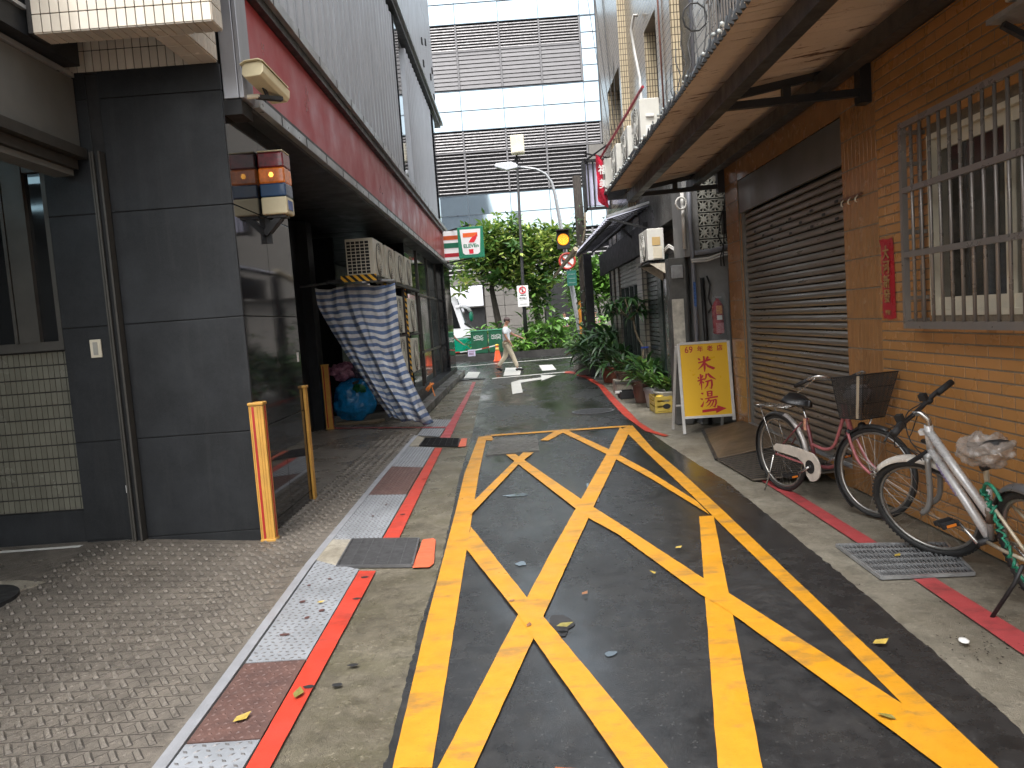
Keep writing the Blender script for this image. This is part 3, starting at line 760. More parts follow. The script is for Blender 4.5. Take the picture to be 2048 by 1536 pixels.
for k in range(150):
    x = rg.uniform(1.75, 2.6); y = rg.uniform(2.8, 9); 
    if rg.random() < .6: x = 1.95+rg.gauss(0,.12); y = 3.35+rg.gauss(0,.1)
    a = rg.uniform(0,6.3); s_ = rg.uniform(.004,.016)
    deb.add([(x,y,.001),(x+s_*math.cos(a),y+s_*math.sin(a),.001),(x+s_*.6*math.cos(a+1.4),y+s_*.6*math.sin(a+1.4),.006)], [(0,1,2)])
o = stuff(deb.build('grit', SOIL)); o['label'] = 'dark grit and crumbs on the right pavement'; o['category'] = 'grit'

for i, (x, y, sx, sy) in enumerate([(-1.40,4.55,.018,.02),(-1.36,4.05,.028,.016),(-1.30,4.28,.014,.018),(-1.44,4.85,.012,.012),(-1.24,4.38,.018,.02),(-1.33,4.95,.012,.014),(-1.35,6.6,.012,.02),(-1.3,7.0,.010,.02)]):
    pl = [(x+sx*(1+.4*pnoise(Vector((k, i, 0))))*math.cos(2*PI*k/14), y+sy*(1+.4*pnoise(Vector((k, i, 4))))*math.sin(2*PI*k/14)) for k in range(14)]
    struct(MB().sheet(pl, .0095).build('rust_spot', mat('dark_rust_spot', (.09,.035,.03), .7, 0, .3, 40)))
for i, (x, y) in enumerate([(-1.07,4.55),(-1.06,3.42),(-1.10,4.95),(-.93,3.42),(-1.09,6.6),(-1.08,8.1),(-.90,3.62)]):
    struct(MB().sheet([(x+.026*math.cos(2*PI*k/14)*(1+.2*math.sin(k*2+i)), y+.017*math.sin(2*PI*k/14)) for k in range(14)], .0045).build('drain_hole', BLACK))

# ================================================================= left building
G = thing('office_building', 'dark granite office building on the left with a long red fascia above the passage', 'building', (-4.5, 15, 0))
gr = MB()
gr.box(-3.52, -2.112, 6.042, 7.49, 0, 3.69)
gr.build('corner_pillar', BLACK, G)
# front cladding panels (joints recessed) and side cladding panels
zs = [(.0,.10),(.105,.888),(.895,1.786),(1.793,2.646),(2.653,3.50),(3.507,3.70)]
for a, b in zs:
    MB().box(-3.03, -2.100, 6.030, 6.045, a, b).build('granite_panel', GRAN, G, bevel=.003)
    MB().box(-3.52, -3.125, 6.032, 6.045, a+.0, b).build('granite_panel', GRAN, G, bevel=.003)
    MB().box(-2.115, -2.098, 6.046, 6.78, a, b).build('granite_panel', GRANP, G, bevel=.002)
    MB().box(-2.115, -2.098, 6.786, 7.50, a, b).build('granite_panel', GRANP, G, bevel=.002)
# thin scratches and patches on the polished face
# wall left of pillar: plinth, tiled wall, window
MB().box(-7.0, -3.525, 6.10, 6.3, 0, 5).build('wall', GROUT, G)
MB().box(-7.0, -3.525, 6.07, 6.10, .09, .345).build('plinth', GRAN, G)
tm = boxmesh('tile', .0405, .010, .0965, TILEB, .0015)
k = 0
rest = MB()
for j in range(12):
    for i in range(22):
        x = -3.545-.0445*i; z = .402+.106*j
        inst('tile', tm, G, (x, 6.094, z))
for j in range(12):
    for i in range(22, 60):
        x = -3.545-.0445*i; z = .402+.106*j
        rest.box(x-.020, x+.020, 6.089, 6.099, z-.048, z+.048)
stuff(rest.build('tile_field', TILEB, G))
W = MB().box(-7, -3.525, 6.04, 6.12, 1.63, 1.70).build('window_frame', DARKMET, G)
MB().box(-3.86, -3.70, 6.03, 6.12, 1.70, 3.2).build('mullion', DARKMET, W)
MB().box(-3.89, -3.865, 6.02, 6.12, 1.70, 3.2).build('mullion', DARKMET, W)
MB().box(-3.56, -3.525, 6.04, 6.12, 1.70, 3.2).build('mullion', DARKMET, W)
MB().box(-4.9, -4.8, 6.04, 6.12, 1.70, 3.2).build('mullion', DARKMET, W)
MB().box(-7, -3.525, 6.04, 6.12, 3.0, 3.2).build('lintel', DARKMET, W)
for x0, x1 in ((-7,-4.9),(-4.8,-3.89),(-3.70,-3.56)):
    MB().box(x0, x1, 6.075, 6.08, 1.70, 3.0).build('pane', GLASSD, W)
# opening: steel guide rail, roller housing above, porch ceiling and far side wall
r = MB()
r.box(-3.125, -3.112, 5.965, 6.03, .09, 3.10); r.box(-3.05, -3.035, 5.95, 6.03, .09, 3.10); r.box(-3.112, -3.05, 6.012, 6.03, .09, 3.10); r.box(-3.10,-3.085,5.95,5.965,.09,3.10)
r.build('guide_rail', DARKMET, G)
MB().box(-3.108,-3.052,5.985,6.010,.09,3.1).build('rail_groove', BLACK, G)
h = MB().box(-3.75, -3.205, .5, 4.62, 3.14, 3.66).build('roller_housing', HOUSING, G, bevel=.004)
MB().box(-3.75, -3.208, 4.626, 6.02, 3.14, 3.66).build('roller_housing', HOUSING, G, bevel=.004)
MB().box(-3.78, -3.185, .5, 6.0, 3.662, 3.695).build('housing_cap', STRIP, G)
MB().box(-3.60, -3.16, .5, 6.02, 3.06, 3.135).build('lower_rail', DARKMET, G)
MB().box(-3.50, -3.22, .5, 5.98, 2.98, 3.055).build('lower_rail', DARKMET, G)
MB().box(-3.40, -3.25, .5, 5.96, 2.93, 2.975).build('lower_rail', HOUSING, G)
MB().box(-7, -3.76, -1, 6.03, 3.30, 3.4).build('porch_ceiling', SOFFIT, G)
MB().box(-7.1, -7, -1, 6.1, 0, 4).build('porch_wall', GRAN, G)
for k in range(3):
    y = 1.8+k*1.4
    tag(MB().box(-5.6, -4.3, y, y+.06, 3.24, 3.29).build('tube_lamp', mat('cool_tube_light', (.6,.8,.9), .4, 0, 0, 1, grime=0, emit=(.55,.85,1.0), es=2.2)), ['cool white tube lamp under the porch ceiling nearest the camera, mirrored in the window', 'middle cool white tube lamp under the porch ceiling', 'cool white tube lamp closest to the dark window'][k], 'lamp', 'porch tube lamps')
# balcony with glazed tiles (soffit seen from below)
bk = MB()
bk.box(-3.06, -1.850, 5.262, 5.445, 3.712, 6.2)           # front beam
bk.box(-2.318, -2.102, 5.450, 6.02, 3.712, 6.2)          # short return beam
bk.box(-3.6, -2.12, 6.045, 7.4, 3.70, 6.2)
bk.build('balcony_core', GROUT, G)
TP, TZ = .0622, .119
bt = boxmesh('balcony_tile', TP-.006, .010, TZ-.006, TILEW, .0015)
for i in range(19):
    for j in range(5): inst('balcony_tile', bt, G, (-1.874-TP*i, 5.257, 3.766+TZ*j))
bt2 = boxmesh('balcony_tile', TP-.006, .186, .010, TILEW, .0015)
for i in range(19): inst('balcony_tile', bt2, G, (-1.874-TP*i, 5.352, 3.707))
bt3 = boxmesh('balcony_tile', .010, .0555, TZ-.006, TILEW, .0015)
for i in range(3):
    for j in range(5): inst('balcony_tile', bt3, G, (-1.845, 5.290+.0615*i, 3.766+TZ*j))
bt5 = boxmesh('balcony_tile', .104, .184, .010, TILEW, .0015)
for i in range(2):
    for j in range(3): inst('balcony_tile', bt5, G, (-2.155-.110*i, 5.545+.190*j, 3.707))
bt6 = boxmesh('balcony_tile', .010, .0555, TZ-.006, TILEW, .0015)
for j in range(9):
    for k in range(3): inst('balcony_tile', bt6, G, (-2.097, 5.480+.0615*j, 3.766+TZ*k))
bk2 = boxmesh('balcony_tile', TP-.006, .010, .150, TILEW, .0015)
for i in range(22):
    for k in range(3): inst('balcony_tile', bk2, G, (-2.15-TP*i, 6.040, 3.785+.157*k))
MB().box(-3.75, -3.08, 4.6, 5.9, 3.705, 5.5).build('service_box', GRAN, G)
MB().box(-3.78, -3.05, 4.5, 5.25, 3.86, 3.885).build('service_box_sill', STRIP, G)
# porch depth and dark passage behind the pillar
b = MB()
b.box(-3.62, -3.52, 7.5, 13.05, 0, 3.5)
b.box(-3.55, -3.35, 13.0, 13.35, 0, 3.5)
b.box(-4.9, -3.5, 15.5, 15.6, 0, 3.5)
b.build('passage_wall', GRAN, G)
MB().box(-3.515, -3.50, 9.2, 10.4, 0, 2.3).build('steel_door', mat('dark_steel_door', (.03,.035,.037), .4, .3, .1, 3), G)
d = MB().box(-3.515, -3.48, 10.7, 10.8, 0, 3.4).build('door_post', DARKMET, G)
MB().box(-3.50,-3.47,9.6,9.75,1.0,1.12).build('door_handle', GALV, G)
MB().box(-6, -1.92, 6.55, 25.3, 3.52, 3.56).build('soffit', SOFFIT, G)
for y in (9.0, 12.0, 15.0, 18.0, 21.0):
    MB().box(-6, -1.93, y, y+.015, 3.515, 3.521).build('soffit_joint', BLACK, G)
MB().box(-6, -4.8, 13.3, 25, 0, 3.5).build('inner_wall', GRAN, G)
# far glazed shop front and far granite pillar on a plinth
for a, b_ in ((0.0,.9),(.906,1.78),(1.786,2.65),(2.656,3.5)):
    MB().box(-2.9, -1.96, 22.6, 24.6, max(a, .16), b_).build('granite_panel', GRANP, G, bevel=.004)
    MB().box(-3.0, -2.22, 16.45, 16.8, max(a,.1), b_).build('granite_panel', GRANP, G, bevel=.004)
sf = MB().box(-2.26, -2.20, 16.8, 22.6, .16, .24).build('shop_front_frame', DARKMET, G)
for y in (18.3, 20.4, 22.5): MB().box(-2.27, -2.19, y, y+.07, .24, 3.45).build('mullion', DARKMET, sf)
MB().box(-2.27, -2.19, 16.8, 22.6, 1.0, 1.05).build('transom', DARKMET, sf)
MB().box(-2.27, -2.19, 16.8, 22.6, 2.35, 2.40).build('transom', DARKMET, sf)
for y0, y1 in ((16.81,18.3),(18.37,20.4),(20.47,22.5)):
    MB().box(-2.235, -2.225, y0, y1, .24, 3.45).build('pane', mat('shop_glass', (.02,.03,.03), .05, 0, .1, 1, grime=0, spec=.9), sf)
MB().box(-4.0, -1.72, 13.6, 25.0, .0, .15).build('step', CONCD, G, bevel=.01)
MB().box(-4.0, -1.95, 13.9, 24.8, .15, .155+.12).build('step', GRAN, G, bevel=.01)
# red fascia between two sheet metal ledges
MB().box(-2.05, -1.90, 6.30, 25.45, 3.43, 3.515).build('lower_ledge', STRIP, G, bevel=.004)
MB().box(-2.6, -1.96, 6.30, 25.45, 3.4, 3.43).build('lower_ledge', SOFFIT, G)
for k in range(24):
    y = 6.9+.8*k
    MB().box(-1.899, -1.896, y, y+.012, 3.432, 3.513).build('ledge_seam', IRON, G)
MB().box(-2.3, -2.0, 6.30, 25.3, 3.52, 4.36).build('red_fascia', REDF, G)
# scratched graffiti on the fascia
gf = MB()
rg = random.Random(3)
for (cy, cz, n, s_) in ((6.62,3.80,4,.05),(6.85,4.12,3,.05),(7.15,3.92,5,.07),(8.25,4.03,6,.09),(12.6,3.85,3,.08)):
    for k in range(n):
        pts = []; y = cy+rg.uniform(-s_, s_); z = cz+rg.uniform(-s_, s_)
        for q in range(8):
            y += rg.uniform(-.3,.5)*s_; z += rg.uniform(-.6,.5)*s_; pts.append((-1.9985, y, z))
        gf.tube(pts, .0022, 4)
gf.build('scratched_scrawl', mat('chalky_scratch', (.55,.35,.36), .7, 0, .3, 40), G)
MB().box(-2.3, -1.93, 6.30, 25.3, 4.365, 4.45).build('upper_ledge', BEAM, G)
MB().box(-2.3, -1.88, 6.30, 25.3, 4.454, 4.55).build('upper_ledge', STRIP, G, bevel=.004)
for k in range(24):
    y = 6.9+.8*k
    MB().box(-1.879, -1.876, y, y+.012, 4.456, 4.548).build('ledge_seam', IRON, G)
MB().box(-2.3, -1.92, 6.30, 25.3, 4.553, 4.61).build('upper_ledge', BEAM, G)
# folded metal end of the band over the pillar
MB().box(-2.09, -1.975, 6.05, 6.29, 3.44, 9).build('cladding_column', GREYPAN, G, bevel=.006)
MB().box(-1.972, -1.935, 6.05, 6.29, 3.44, 9).build('cladding_column', GREYPAN, G, bevel=.006)
MB().box(-2.12, -1.96, 6.05, 6.29, 3.32, 3.43).build('column_foot', BLACK, G)
# ribbed cladding
MB().box(-2.6, -2.145, 6.30, 25.0, 4.612, 7.78).build('upper_wall', GREYPAN, G)
fin = MB().prism([(0,-.10),(.11,-.085),(.14,-.05),(.14,.04),(.12,.07),(0,.09)], 0, 3.16, 'z').mesh('cladding_fin', GREYPAN2, False)
n = 0
for k in range(43):
    y = 6.45+.33*k
    if y > 15.7: break
    inst('cladding_fin', fin, G, (-2.14, y, 4.613))
for k in range(20):
    y = 17.75+.33*k
    if y > 22.7: break
    inst('cladding_fin', fin, G, (-2.14, y, 4.613))
for (a, b_) in ((4.62,5.5),(5.505,6.4),(6.405,7.3),(7.305,7.78)):
    MB().box(-2.3, -1.98, 15.85, 16.35, a, b_).build('granite_panel', GRANP, G, bevel=.004)
    MB().box(-2.3, -1.98, 23.2, 23.6, a, b_).build('granite_panel', GRANP, G, bevel=.004)
MB().box(-2.15, -2.13, 16.4, 17.6, 4.62, 7.78).build('pane', MIRROR, G)
MB().box(-2.15, -2.13, 23.7, 24.9, 4.62, 7.78).build('pane', MIRROR, G)
MB().box(-2.3, -2.1, 6.3, 24.9, 7.785, 7.86).build('ledge', GREYPAN, G)
MB().box(-2.3, -1.92, 6.3, 25.2, 7.87, 7.99).build('ledge', BEAM, G)
MB().box(-2.3, -1.86, 6.3, 25.5, 8.0, 8.10).build('ledge', STRIP, G, bevel=.004)
MB().box(-2.3, -1.93, 6.3, 25.4, 8.104, 8.2).build('ledge', BEAM, G)
for y0, y1 in ((6.3,9.5),(9.52,12.7),(12.72,15.9),(15.92,19.1),(19.12,21.4),(21.42,23.4),(23.42,25.2)):
    MB().box(-2.3, -2.02, y0, y1, 8.205, 10.6).build('wall_panel', GREYPAN2, G, bevel=.005)
    MB().box(-2.3, -2.02, y0, y1, 10.61, 13.5).build('wall_panel', GREYPAN2, G, bevel=.005)
for y, z in ((21.9,9.35),(21.9,8.75),(23.0,9.7),(23.9,9.0),(24.6,9.4),(24.6,8.6)):
    MB().box(-2.02, -1.99, y, y+.16, z, z+.16).build('vent_hole', BLACK, G)
MB().box(-14, -2.32, 6.6, 25.0, 3.6, 13.5).build('building_core', GREYPAN, G)
MB().box(-14, -2.32, 5.5, 6.5, 6.5, 9.5).build('building_core', GREYPAN, G)
MB().box(-14, -6.05, 6.35, 25.0, 0, 3.6).build('building_core', GRAN, G)

# -------- small things on the pillar
def plate_thing(name, label, cat, box, m_, extra=None):
    root = thing(name, label, cat, (box[0], box[2], box[4]))
    MB().box(*box).build('plate', m_, root, bevel=.003)
    if extra: MB().box(*extra).build('inset', mat('grey_plastic_inset', (.35,.34,.3), .5), root)
    return root
plate_thing('switch_plate', 'cream wall switch plate on the dark granite left of the rail', 'switch', (-3.31,-3.225,6.015,6.031,1.55,1.69), CREAM, (-3.285,-3.25,6.011,6.015,1.57,1.67))
plate_thing('switch_plate', 'small white socket low on the granite beside the guide rail', 'switch', (-3.16,-3.127,6.02,6.031,.47,.53), WHITE)
plate_thing('wall_label', 'small white label near the far edge of the polished pillar face', 'label', (-2.098,-2.094,7.38,7.43,1.36,1.45), WHITE)
# corner guards
def guard(x, y, label, h=1.09, kind=0, dx=.16):
    root = thing('corner_guard', label, 'corner guard', (x, y, 0), 'yellow rubber guards on wall corners')
    b = MB(); b.prism([(x-.085,y-.028),(x+.028,y-.028),(x+.028,y+.06),(x+.008,y+.06),(x+.008,y-.008),(x-.085,y-.008)], .0, h, 'z')
    b.build('body', YGUARD, root, bevel=.006)
    MB().box(x-.089, x+.034, y-.036, y+.07, h, h+.022).build('cap', YGUARD, root, bevel=.005)
    MB().box(x-.089, x+.034, y-.036, y+.066, 0, .025).build('foot', YGUARD, root, bevel=.005)
    MB().box(x-.060, x-.042, y-.031, y-.028, .03, h-.01).build('red_stripe', RGUARD, root)
    MB().box(x-.022, x-.015, y-.0335, y-.028, .03, h-.01).build('rib', YGUARD, root)
    MB().box(x-.002, x+.005, y-.0335, y-.028, .03, h-.01).build('rib', YGUARD, root)
    MB().box(x-.078, x-.072, y-.0335, y-.028, .03, h-.01).build('rib', YGUARD, root)
    MB().box(x+.028, x+.032, y+.01, y+.03, .03, h-.01).build('rib', RGUARD, root)
    return root
guard(-2.04, 6.03, 'yellow corner guard with a red stripe on the near corner of the granite pillar')
guard(-3.22, 13.0, 'yellow corner guard with a red stripe beside the blue bag', 1.08)
root = thing('corner_guard', 'thin yellow corner guard on the far corner of the granite pillar', 'corner guard', (-2.08, 7.5, 0), 'yellow rubber guards on wall corners')
MB().prism([(-2.095,7.45),(-2.07,7.45),(-2.07,7.53),(-2.14,7.53),(-2.14,7.505),(-2.095,7.505)], .0, 1.10, 'z').build('body', YGUARD, root, bevel=.005)
MB().box(-2.15,-2.06,7.44,7.54,1.10,1.125).build('cap', YGUARD, root, bevel=.006)
# security camera on its arm
root = thing('security_camera', 'cream security camera on a wall arm at the corner of the pillar', 'camera', (-2.1, 6.12, 3.45))
MB().box(-2.098, -2.085, 6.09, 6.17, 3.36, 3.54).build('wall_plate', CREAM, root, bevel=.004)
MB().tube([(-2.09,6.13,3.455),(-1.95,6.13,3.465),(-1.85,6.16,3.475)], .018, 10).build('arm', CREAM, root, True)
MB().bar((-1.85,6.12,3.66),(-1.80,6.22,3.47),.012,.03).build('bracket', IRON, root)
MB().bar((-1.87,6.16,3.47),(-1.72,6.3,3.48),.05,.03).build('bracket', IRON, root)
ca = Vector((-1.845,6.02,3.635)); cb_ = Vector((-1.765,6.42,3.535)); dd = (cb_-ca).normalized()
body = MB(); q = dd.cross(Vector((0,0,1))).normalized(); u = q.cross(dd).normalized()
prof = [(-.088,-.03),(-.066,-.058),(.066,-.058),(.088,-.03),(.088,.035),(.066,.056),(-.066,.056),(-.088,.035)]
vs_ = [ca+q*a+u*b_ for a, b_ in prof]+[cb_+q*a+u*b_ for a, b_ in prof]
body.add(vs_, [tuple(range(8))[::-1], tuple(range(8,16))]+[(i,(i+1)%8,8+(i+1)%8,8+i) for i in range(8)])
body.build('housing', mat('yellowed_camera_plastic', (.66,.58,.38), .4, 0, .08, 6), root, bevel=.006)
sv = [ca-dd*.02+q*a*1.1+u*(.062 if i in (1,2) else .04) for i, a in enumerate((-.088,-.05,.05,.088))]
sv2 = [cb_-dd*.04+q*a*1.1+u*(.062 if i in (1,2) else .04) for i, a in enumerate((-.088,-.05,.05,.088))]
sh = MB().add(sv+sv2+[v+u*.008 for v in sv+sv2], [(0,1,5,4),(1,2,6,5),(2,3,7,6),(8,12,13,9),(9,13,14,10),(10,14,15,11),(0,8,9,1),(1,9,10,2),(2,10,11,3),(4,5,13,12),(5,6,14,13),(6,7,15,14),(0,4,12,8),(3,11,15,7)])
sh.build('sun_shield', mat('yellowed_camera_plastic', (.66,.58,.38), .4), root)
# rotating warning light
root = thing('warning_light', 'square warning light with red, orange, blue and cream sections on the pillar side', 'warning light', (-2.08, 6.8, 2.6))
def wl(z0, z1, name, m_): return MB().box(-2.088, -1.868, 6.70, 6.92, z0, z1).build(name, m_, root, bevel=.012)
wl(2.655, 2.80, 'base', mat('yellowed_camera_plastic', (.66,.58,.38), .4))
wl(2.802, 2.915, 'blue_section', mat('blue_lens', (.01,.05,.13), .15, 0, .1, 5, coat=.3))
wl(2.917, 3.045, 'orange_section', mat('orange_lens', (.50,.12,.012), .12, 0, .5, 18, emit=(1,.25,.03), es=.05, coat=.4))
wl(3.047, 3.175, 'red_section', mat('red_lens', (.20,.010,.02), .12, 0, .5, 18, coat=.4))
wl(3.177, 3.19, 'cap', mat('yellowed_camera_plastic', (.66,.58,.38), .4))
MB().lathe([(.012,0),(.022,.018),(.012,.04)], (-1.98,6.70,2.965), 12).build('lamp_glow', mat('amber_lamp', (1,.5,.1), .4, 0, 0, 1, grime=0, emit=(1,.45,.08), es=.7), root)
b = MB(); b.bar((-2.10,6.80,2.50),(-1.96,6.80,2.64),.10,.05); b.bar((-2.10,6.80,2.42),(-2.10,6.80,2.64),.10,.012); b.box(-2.06,-1.90,6.74,6.86,2.63,2.653)
b.build('bracket', IRON, root)
MB().box(-1.867,-1.862,6.74,6.86,2.69,2.77).build('maker_label', mat('blue_print', (.1,.15,.35), .5), root)

# -------- air conditioner units
def ac_unit(x0, x1, y0, y1, z0, z1, label, group, m_=BEIGEAC, fan='x', side_grid=True, base=None):
    """outdoor unit: fan grille faces +x (fan='x') or -x (fan='-x'); the coil guard faces the camera"""
    root = thing('air_conditioner_unit', label, 'air conditioner', ((x0+x1)/2, (y0+y1)/2, z0), group)
    MB().box(x0, x1, y0, y1, z0+.03, z1).build('casing', m_, root, bevel=.012)
    b = MB()
    for x in (x0+.05, x1-.09):
        b.box(x, x+.04, y0+.1, y0+.2, z0, z0+.03); b.box(x, x+.04, y1-.2, y1-.1, z0, z0+.03)
    b.build('foot', IRON, root)
    if side_grid:
        MB().box(x0+.02, x1-.06, y0-.006, y0-.001, z0+.06, z1-.04).build('coil', BLACK, root)
        b = MB(); nh = 10
        for k in range(nh+1):
            z = z0+.06+(z1-z0-.10)*k/nh; b.box(x0+.015, x1-.055, y0-.02, y0-.010, z-.005, z+.005)
        for k in range(6):
            x = x0+.02+(x1-x0-.08)*k/5; b.box(x-.005, x+.005, y0-.026, y0-.014, z0+.06, z1-.04)
        b.build('coil_guard', m_, root)
    fx = x1 if fan == 'x' else x0; s_ = 1 if fan == 'x' else -1
    cy, cz = (y0+y1)/2+.08*0, (z0+z1)/2; rr = min(y1-y0-.2, z1-z0-.08)/2
    b = MB().lathe([(rr, fx-s_*.002), (rr, fx+s_*.006)], (0, cy, cz), 28, 'x'); b.build('fan_opening', BLACK, root)
    b = MB()
    for k in range(7):
        r_ = rr*(k+1)/7; n = 24
        b.tube([(fx+s_*.014, cy+r_*math.cos(2*PI*i/n), cz+r_*math.sin(2*PI*i/n)) for i in range(n)], .0035, 4, closed=True)
    for k in range(8):
        a = PI*k/4; b.bar((fx+s_*.016, cy, cz), (fx+s_*.016, cy+rr*math.cos(a), cz+rr*math.sin(a)), .006, .006, (1,0,0))
    b.build('fan_guard', m_, root)
    MB().lathe([(rr*.3, fx+s_*.012), (rr*.28, fx+s_*.022)], (0, cy, cz), 16, 'x').build('hub', m_, root)
    return root
frame = thing('equipment_rack', 'steel rack carrying the air conditioner units on the left, edged with hazard tape', 'rack', (-2.4, 12, 0))
b = MB()
for y in (12.0, 17.0):
    b.box(-2.86,-2.06,y,y+.05,2.38,2.43)
b.box(-2.10,-2.05,11.98,17.1,2.38,2.43); b.box(-2.86,-2.81,11.98,17.1,2.38,2.43)
b.build('shelf_frame', IRON, frame)
b = MB()
for y in (12.9, 14.9, 17.0):
    b.box(-2.13,-2.08,y,y+.05,.3,2.38)
    if y > 14: b.box(-2.86,-2.81,y,y+.05,.3,2.38)
for z in (.72, 1.46): b.box(-2.12,-2.09,13.2,17.05,z,z+.04); b.box(-2.85,-2.82,13.2,17.05,z,z+.04)
b.build('post', mat('rusty_dark_steel', (.06,.045,.04), .6, .4, .4, 10, .2, 40), frame)
MB().box(-2.62,-2.07,11.965,11.978,2.375,2.475).build('hazard_tape', HAZ, frame)
MB().box(-2.125,-2.078,12.88,12.898,1.2,2.37).build('hazard_tape', HAZ, frame)
MB().box(-2.13,-2.08,15.18,15.198,.5,2.37).build('hazard_tape', HAZ, frame)
MB().box(-2.3,-1.95,14.2,14.3,.36,.62).build('hazard_tape', HAZ, frame)
MB().box(-2.35,-1.9,14.3,15.6,.3,.42).build('base_beam', IRON, frame)
gl = 'air conditioner units stacked on the rack at left'
for k, (ya, lb) in enumerate(((12.0,'nearest beige air conditioner on the rack top, its wire coil guard facing the camera'),(13.15,'second beige air conditioner from the camera on the top shelf of the rack'),(14.3,'third beige air conditioner on the top shelf of the rack'),(15.45,'farthest beige air conditioner on the top shelf of the rack'))):
    ac_unit(-2.52, -2.09, ya, ya+.92, 2.43, 3.03, lb, gl)
for k, (ya, z0, lb) in enumerate(((13.55,1.50,'upper beige unit behind the tarpaulin, nearer column of the rack'),(15.3,1.50,'upper beige unit in the far column of the rack'),(13.6,.76,'lower beige unit behind the tarpaulin, nearer column'),(15.35,.70,'lower beige unit in the far column of the rack, above the orange cable'))):
    ac_unit(-2.46, -2.06, ya, ya+.95, z0, z0+.70, lb, gl)
# tarpaulin
def tarp():
    outline_top = [(-3.12,2.33),(-2.75,2.36),(-2.42,2.38),(-2.30,2.30),(-2.1,2.36),(-1.84,2.30)]
    def xl(t):   # left edge x as it falls (t 0 top .. 1 bottom)
        return -3.12+.10*t+ (1.05*max(0, t-.12)**1.15)
    def xr(t):
        return -1.86+.02*t+.92*max(0, t-.45)**1.35
    nu, nv = 70, 80; vs_ = []; st_ = []; fs = []
    for j in range(nv+1):
        t = j/nv
        for i in range(nu+1):
            u = i/nu
            x = xl(t)*(1-u)+xr(t)*u
            zb = .20-.17*u**1.4+.03*math.sin(u*14)
            z = 2.34*(1-t)+zb*t+(-.03*math.sin(u*PI*3)*(1-t))
            y = 12.32+.10*u-.16*math.sin(u*PI)*t
            f = .055*math.sin(u*17+2.2*t)+.03*math.sin(u*39+t*5)+.10*pnoise(Vector((u*5, t*3.2, 1)))+.045*pnoise(Vector((u*14, t*9, 4)))
            y += f*(.35+.65*t)
            if abs(u-.42-.12*t) < .07: y -= .10*(1-abs(u-.42-.12*t)/.07)*(1-.3*t)
            z += .02*pnoise(Vector((u*9, t*7, 8)))
            vs_.append((x, y, z)); st_.append(t*20.0+.55*u*u-.9*u*(t*.8)+.15*math.sin(u*8))
    for j in range(nv):
        for i in range(nu):
            a = j*(nu+1)+i; fs.append((a, a+1, a+nu+2, a+nu+1))
    b = MB().add(vs_, fs)
    o = b.build('tarpaulin', TARP, None, True)
    at = o.data.attributes.new('stripe', 'FLOAT', 'POINT')
    for i, v in enumerate(st_): at.data[i].value = v
    md = o.modifiers.new('thickness', 'SOLIDIFY'); md.thickness = .003
    return o
tag(tarp(), 'blue and white striped tarpaulin hanging from the rack, its dirty tip on the ground', 'tarpaulin')
o = MB().tube([(-3.35,12.3,2.38),(-2.6,12.3,2.42),(-1.85,12.32,2.37)], .018, 8).build('tarpaulin_pole', GALV, None, True)
tag(o, 'thin steel pole from which the striped tarpaulin hangs', 'pole')
# bags on a board
def crumple(o, amp, fr, seed):
    md = o.modifiers.new('sub', 'SUBSURF'); md.levels = 2; md.render_levels = 2
    tx = bpy.data.textures.new('folds', 'CLOUDS'); tx.noise_scale = fr; tx.noise_depth = 3
    d_ = o.modifiers.new('folds', 'DISPLACE'); d_.texture = tx; d_.strength = amp; d_.texture_coords = 'GLOBAL'
root = thing('rubbish_bag', 'large bulging blue plastic rubbish bag standing on a board beside the tarpaulin', 'rubbish bag', (-2.98, 13.7, .05))
o = MB().ellip((-2.95,13.75,.40), .39, .36, .41, 26, 18, .16, 2).build('bag', BLUEBAG, root, True); crumple(o, .055, .11, 1)
o = MB().ellip((-2.80,13.46,.62), .13, .05, .08, 14, 10, .5, 6).build('green_patch', mat('green_plastic', (.01,.15,.05), .3, 0, .3, 10, .4, 30), root, True); crumple(o, .04, .08, 2)
root = thing('rubbish_bag', 'crumpled pink and purple plastic bag lying on top of the blue bag', 'rubbish bag', (-3.05, 13.7, .75))
o = MB().ellip((-3.12,13.7,.93), .24, .20, .15, 18, 12, .6, 11).build('bag', PINKBAG, root, True); crumple(o, .12, .12, 3)
o = MB().ellip((-2.84,13.75,.92), .17, .15, .13, 14, 10, .6, 15).build('bag', mat('grey_lilac_plastic', (.16,.13,.18), .25, 0, .4, 10, .5, 30), root, True); crumple(o, .10, .1, 4)
tag(MB().prism([(-3.25,13.45),(-2.5,13.25),(-2.35,13.9),(-3.2,14.1)], .012, .05, 'z').build('board', WOOD), 'weathered flat board lying under the blue rubbish bag', 'board')
# orange cable coil
pts = []
for k in range(60):
    a = k*.42; pts.append((-1.95+.10*math.cos(a)+.04*math.sin(k*.7), 16.4+.12*math.sin(a), .30+.012*math.sin(a*1.3)+.11*math.cos(a)))
pts += [(-1.83,16.3,.25),(-1.78,16.2,.12),(-1.74,16.1,.04)]
tag(MB().tube(pts, .014, 6).build('cable_coil', mat('orange_cable', (.75,.22,.03), .4, 0, .1, 10), None, True), 'orange cable coiled on the step below the air conditioners', 'cable')
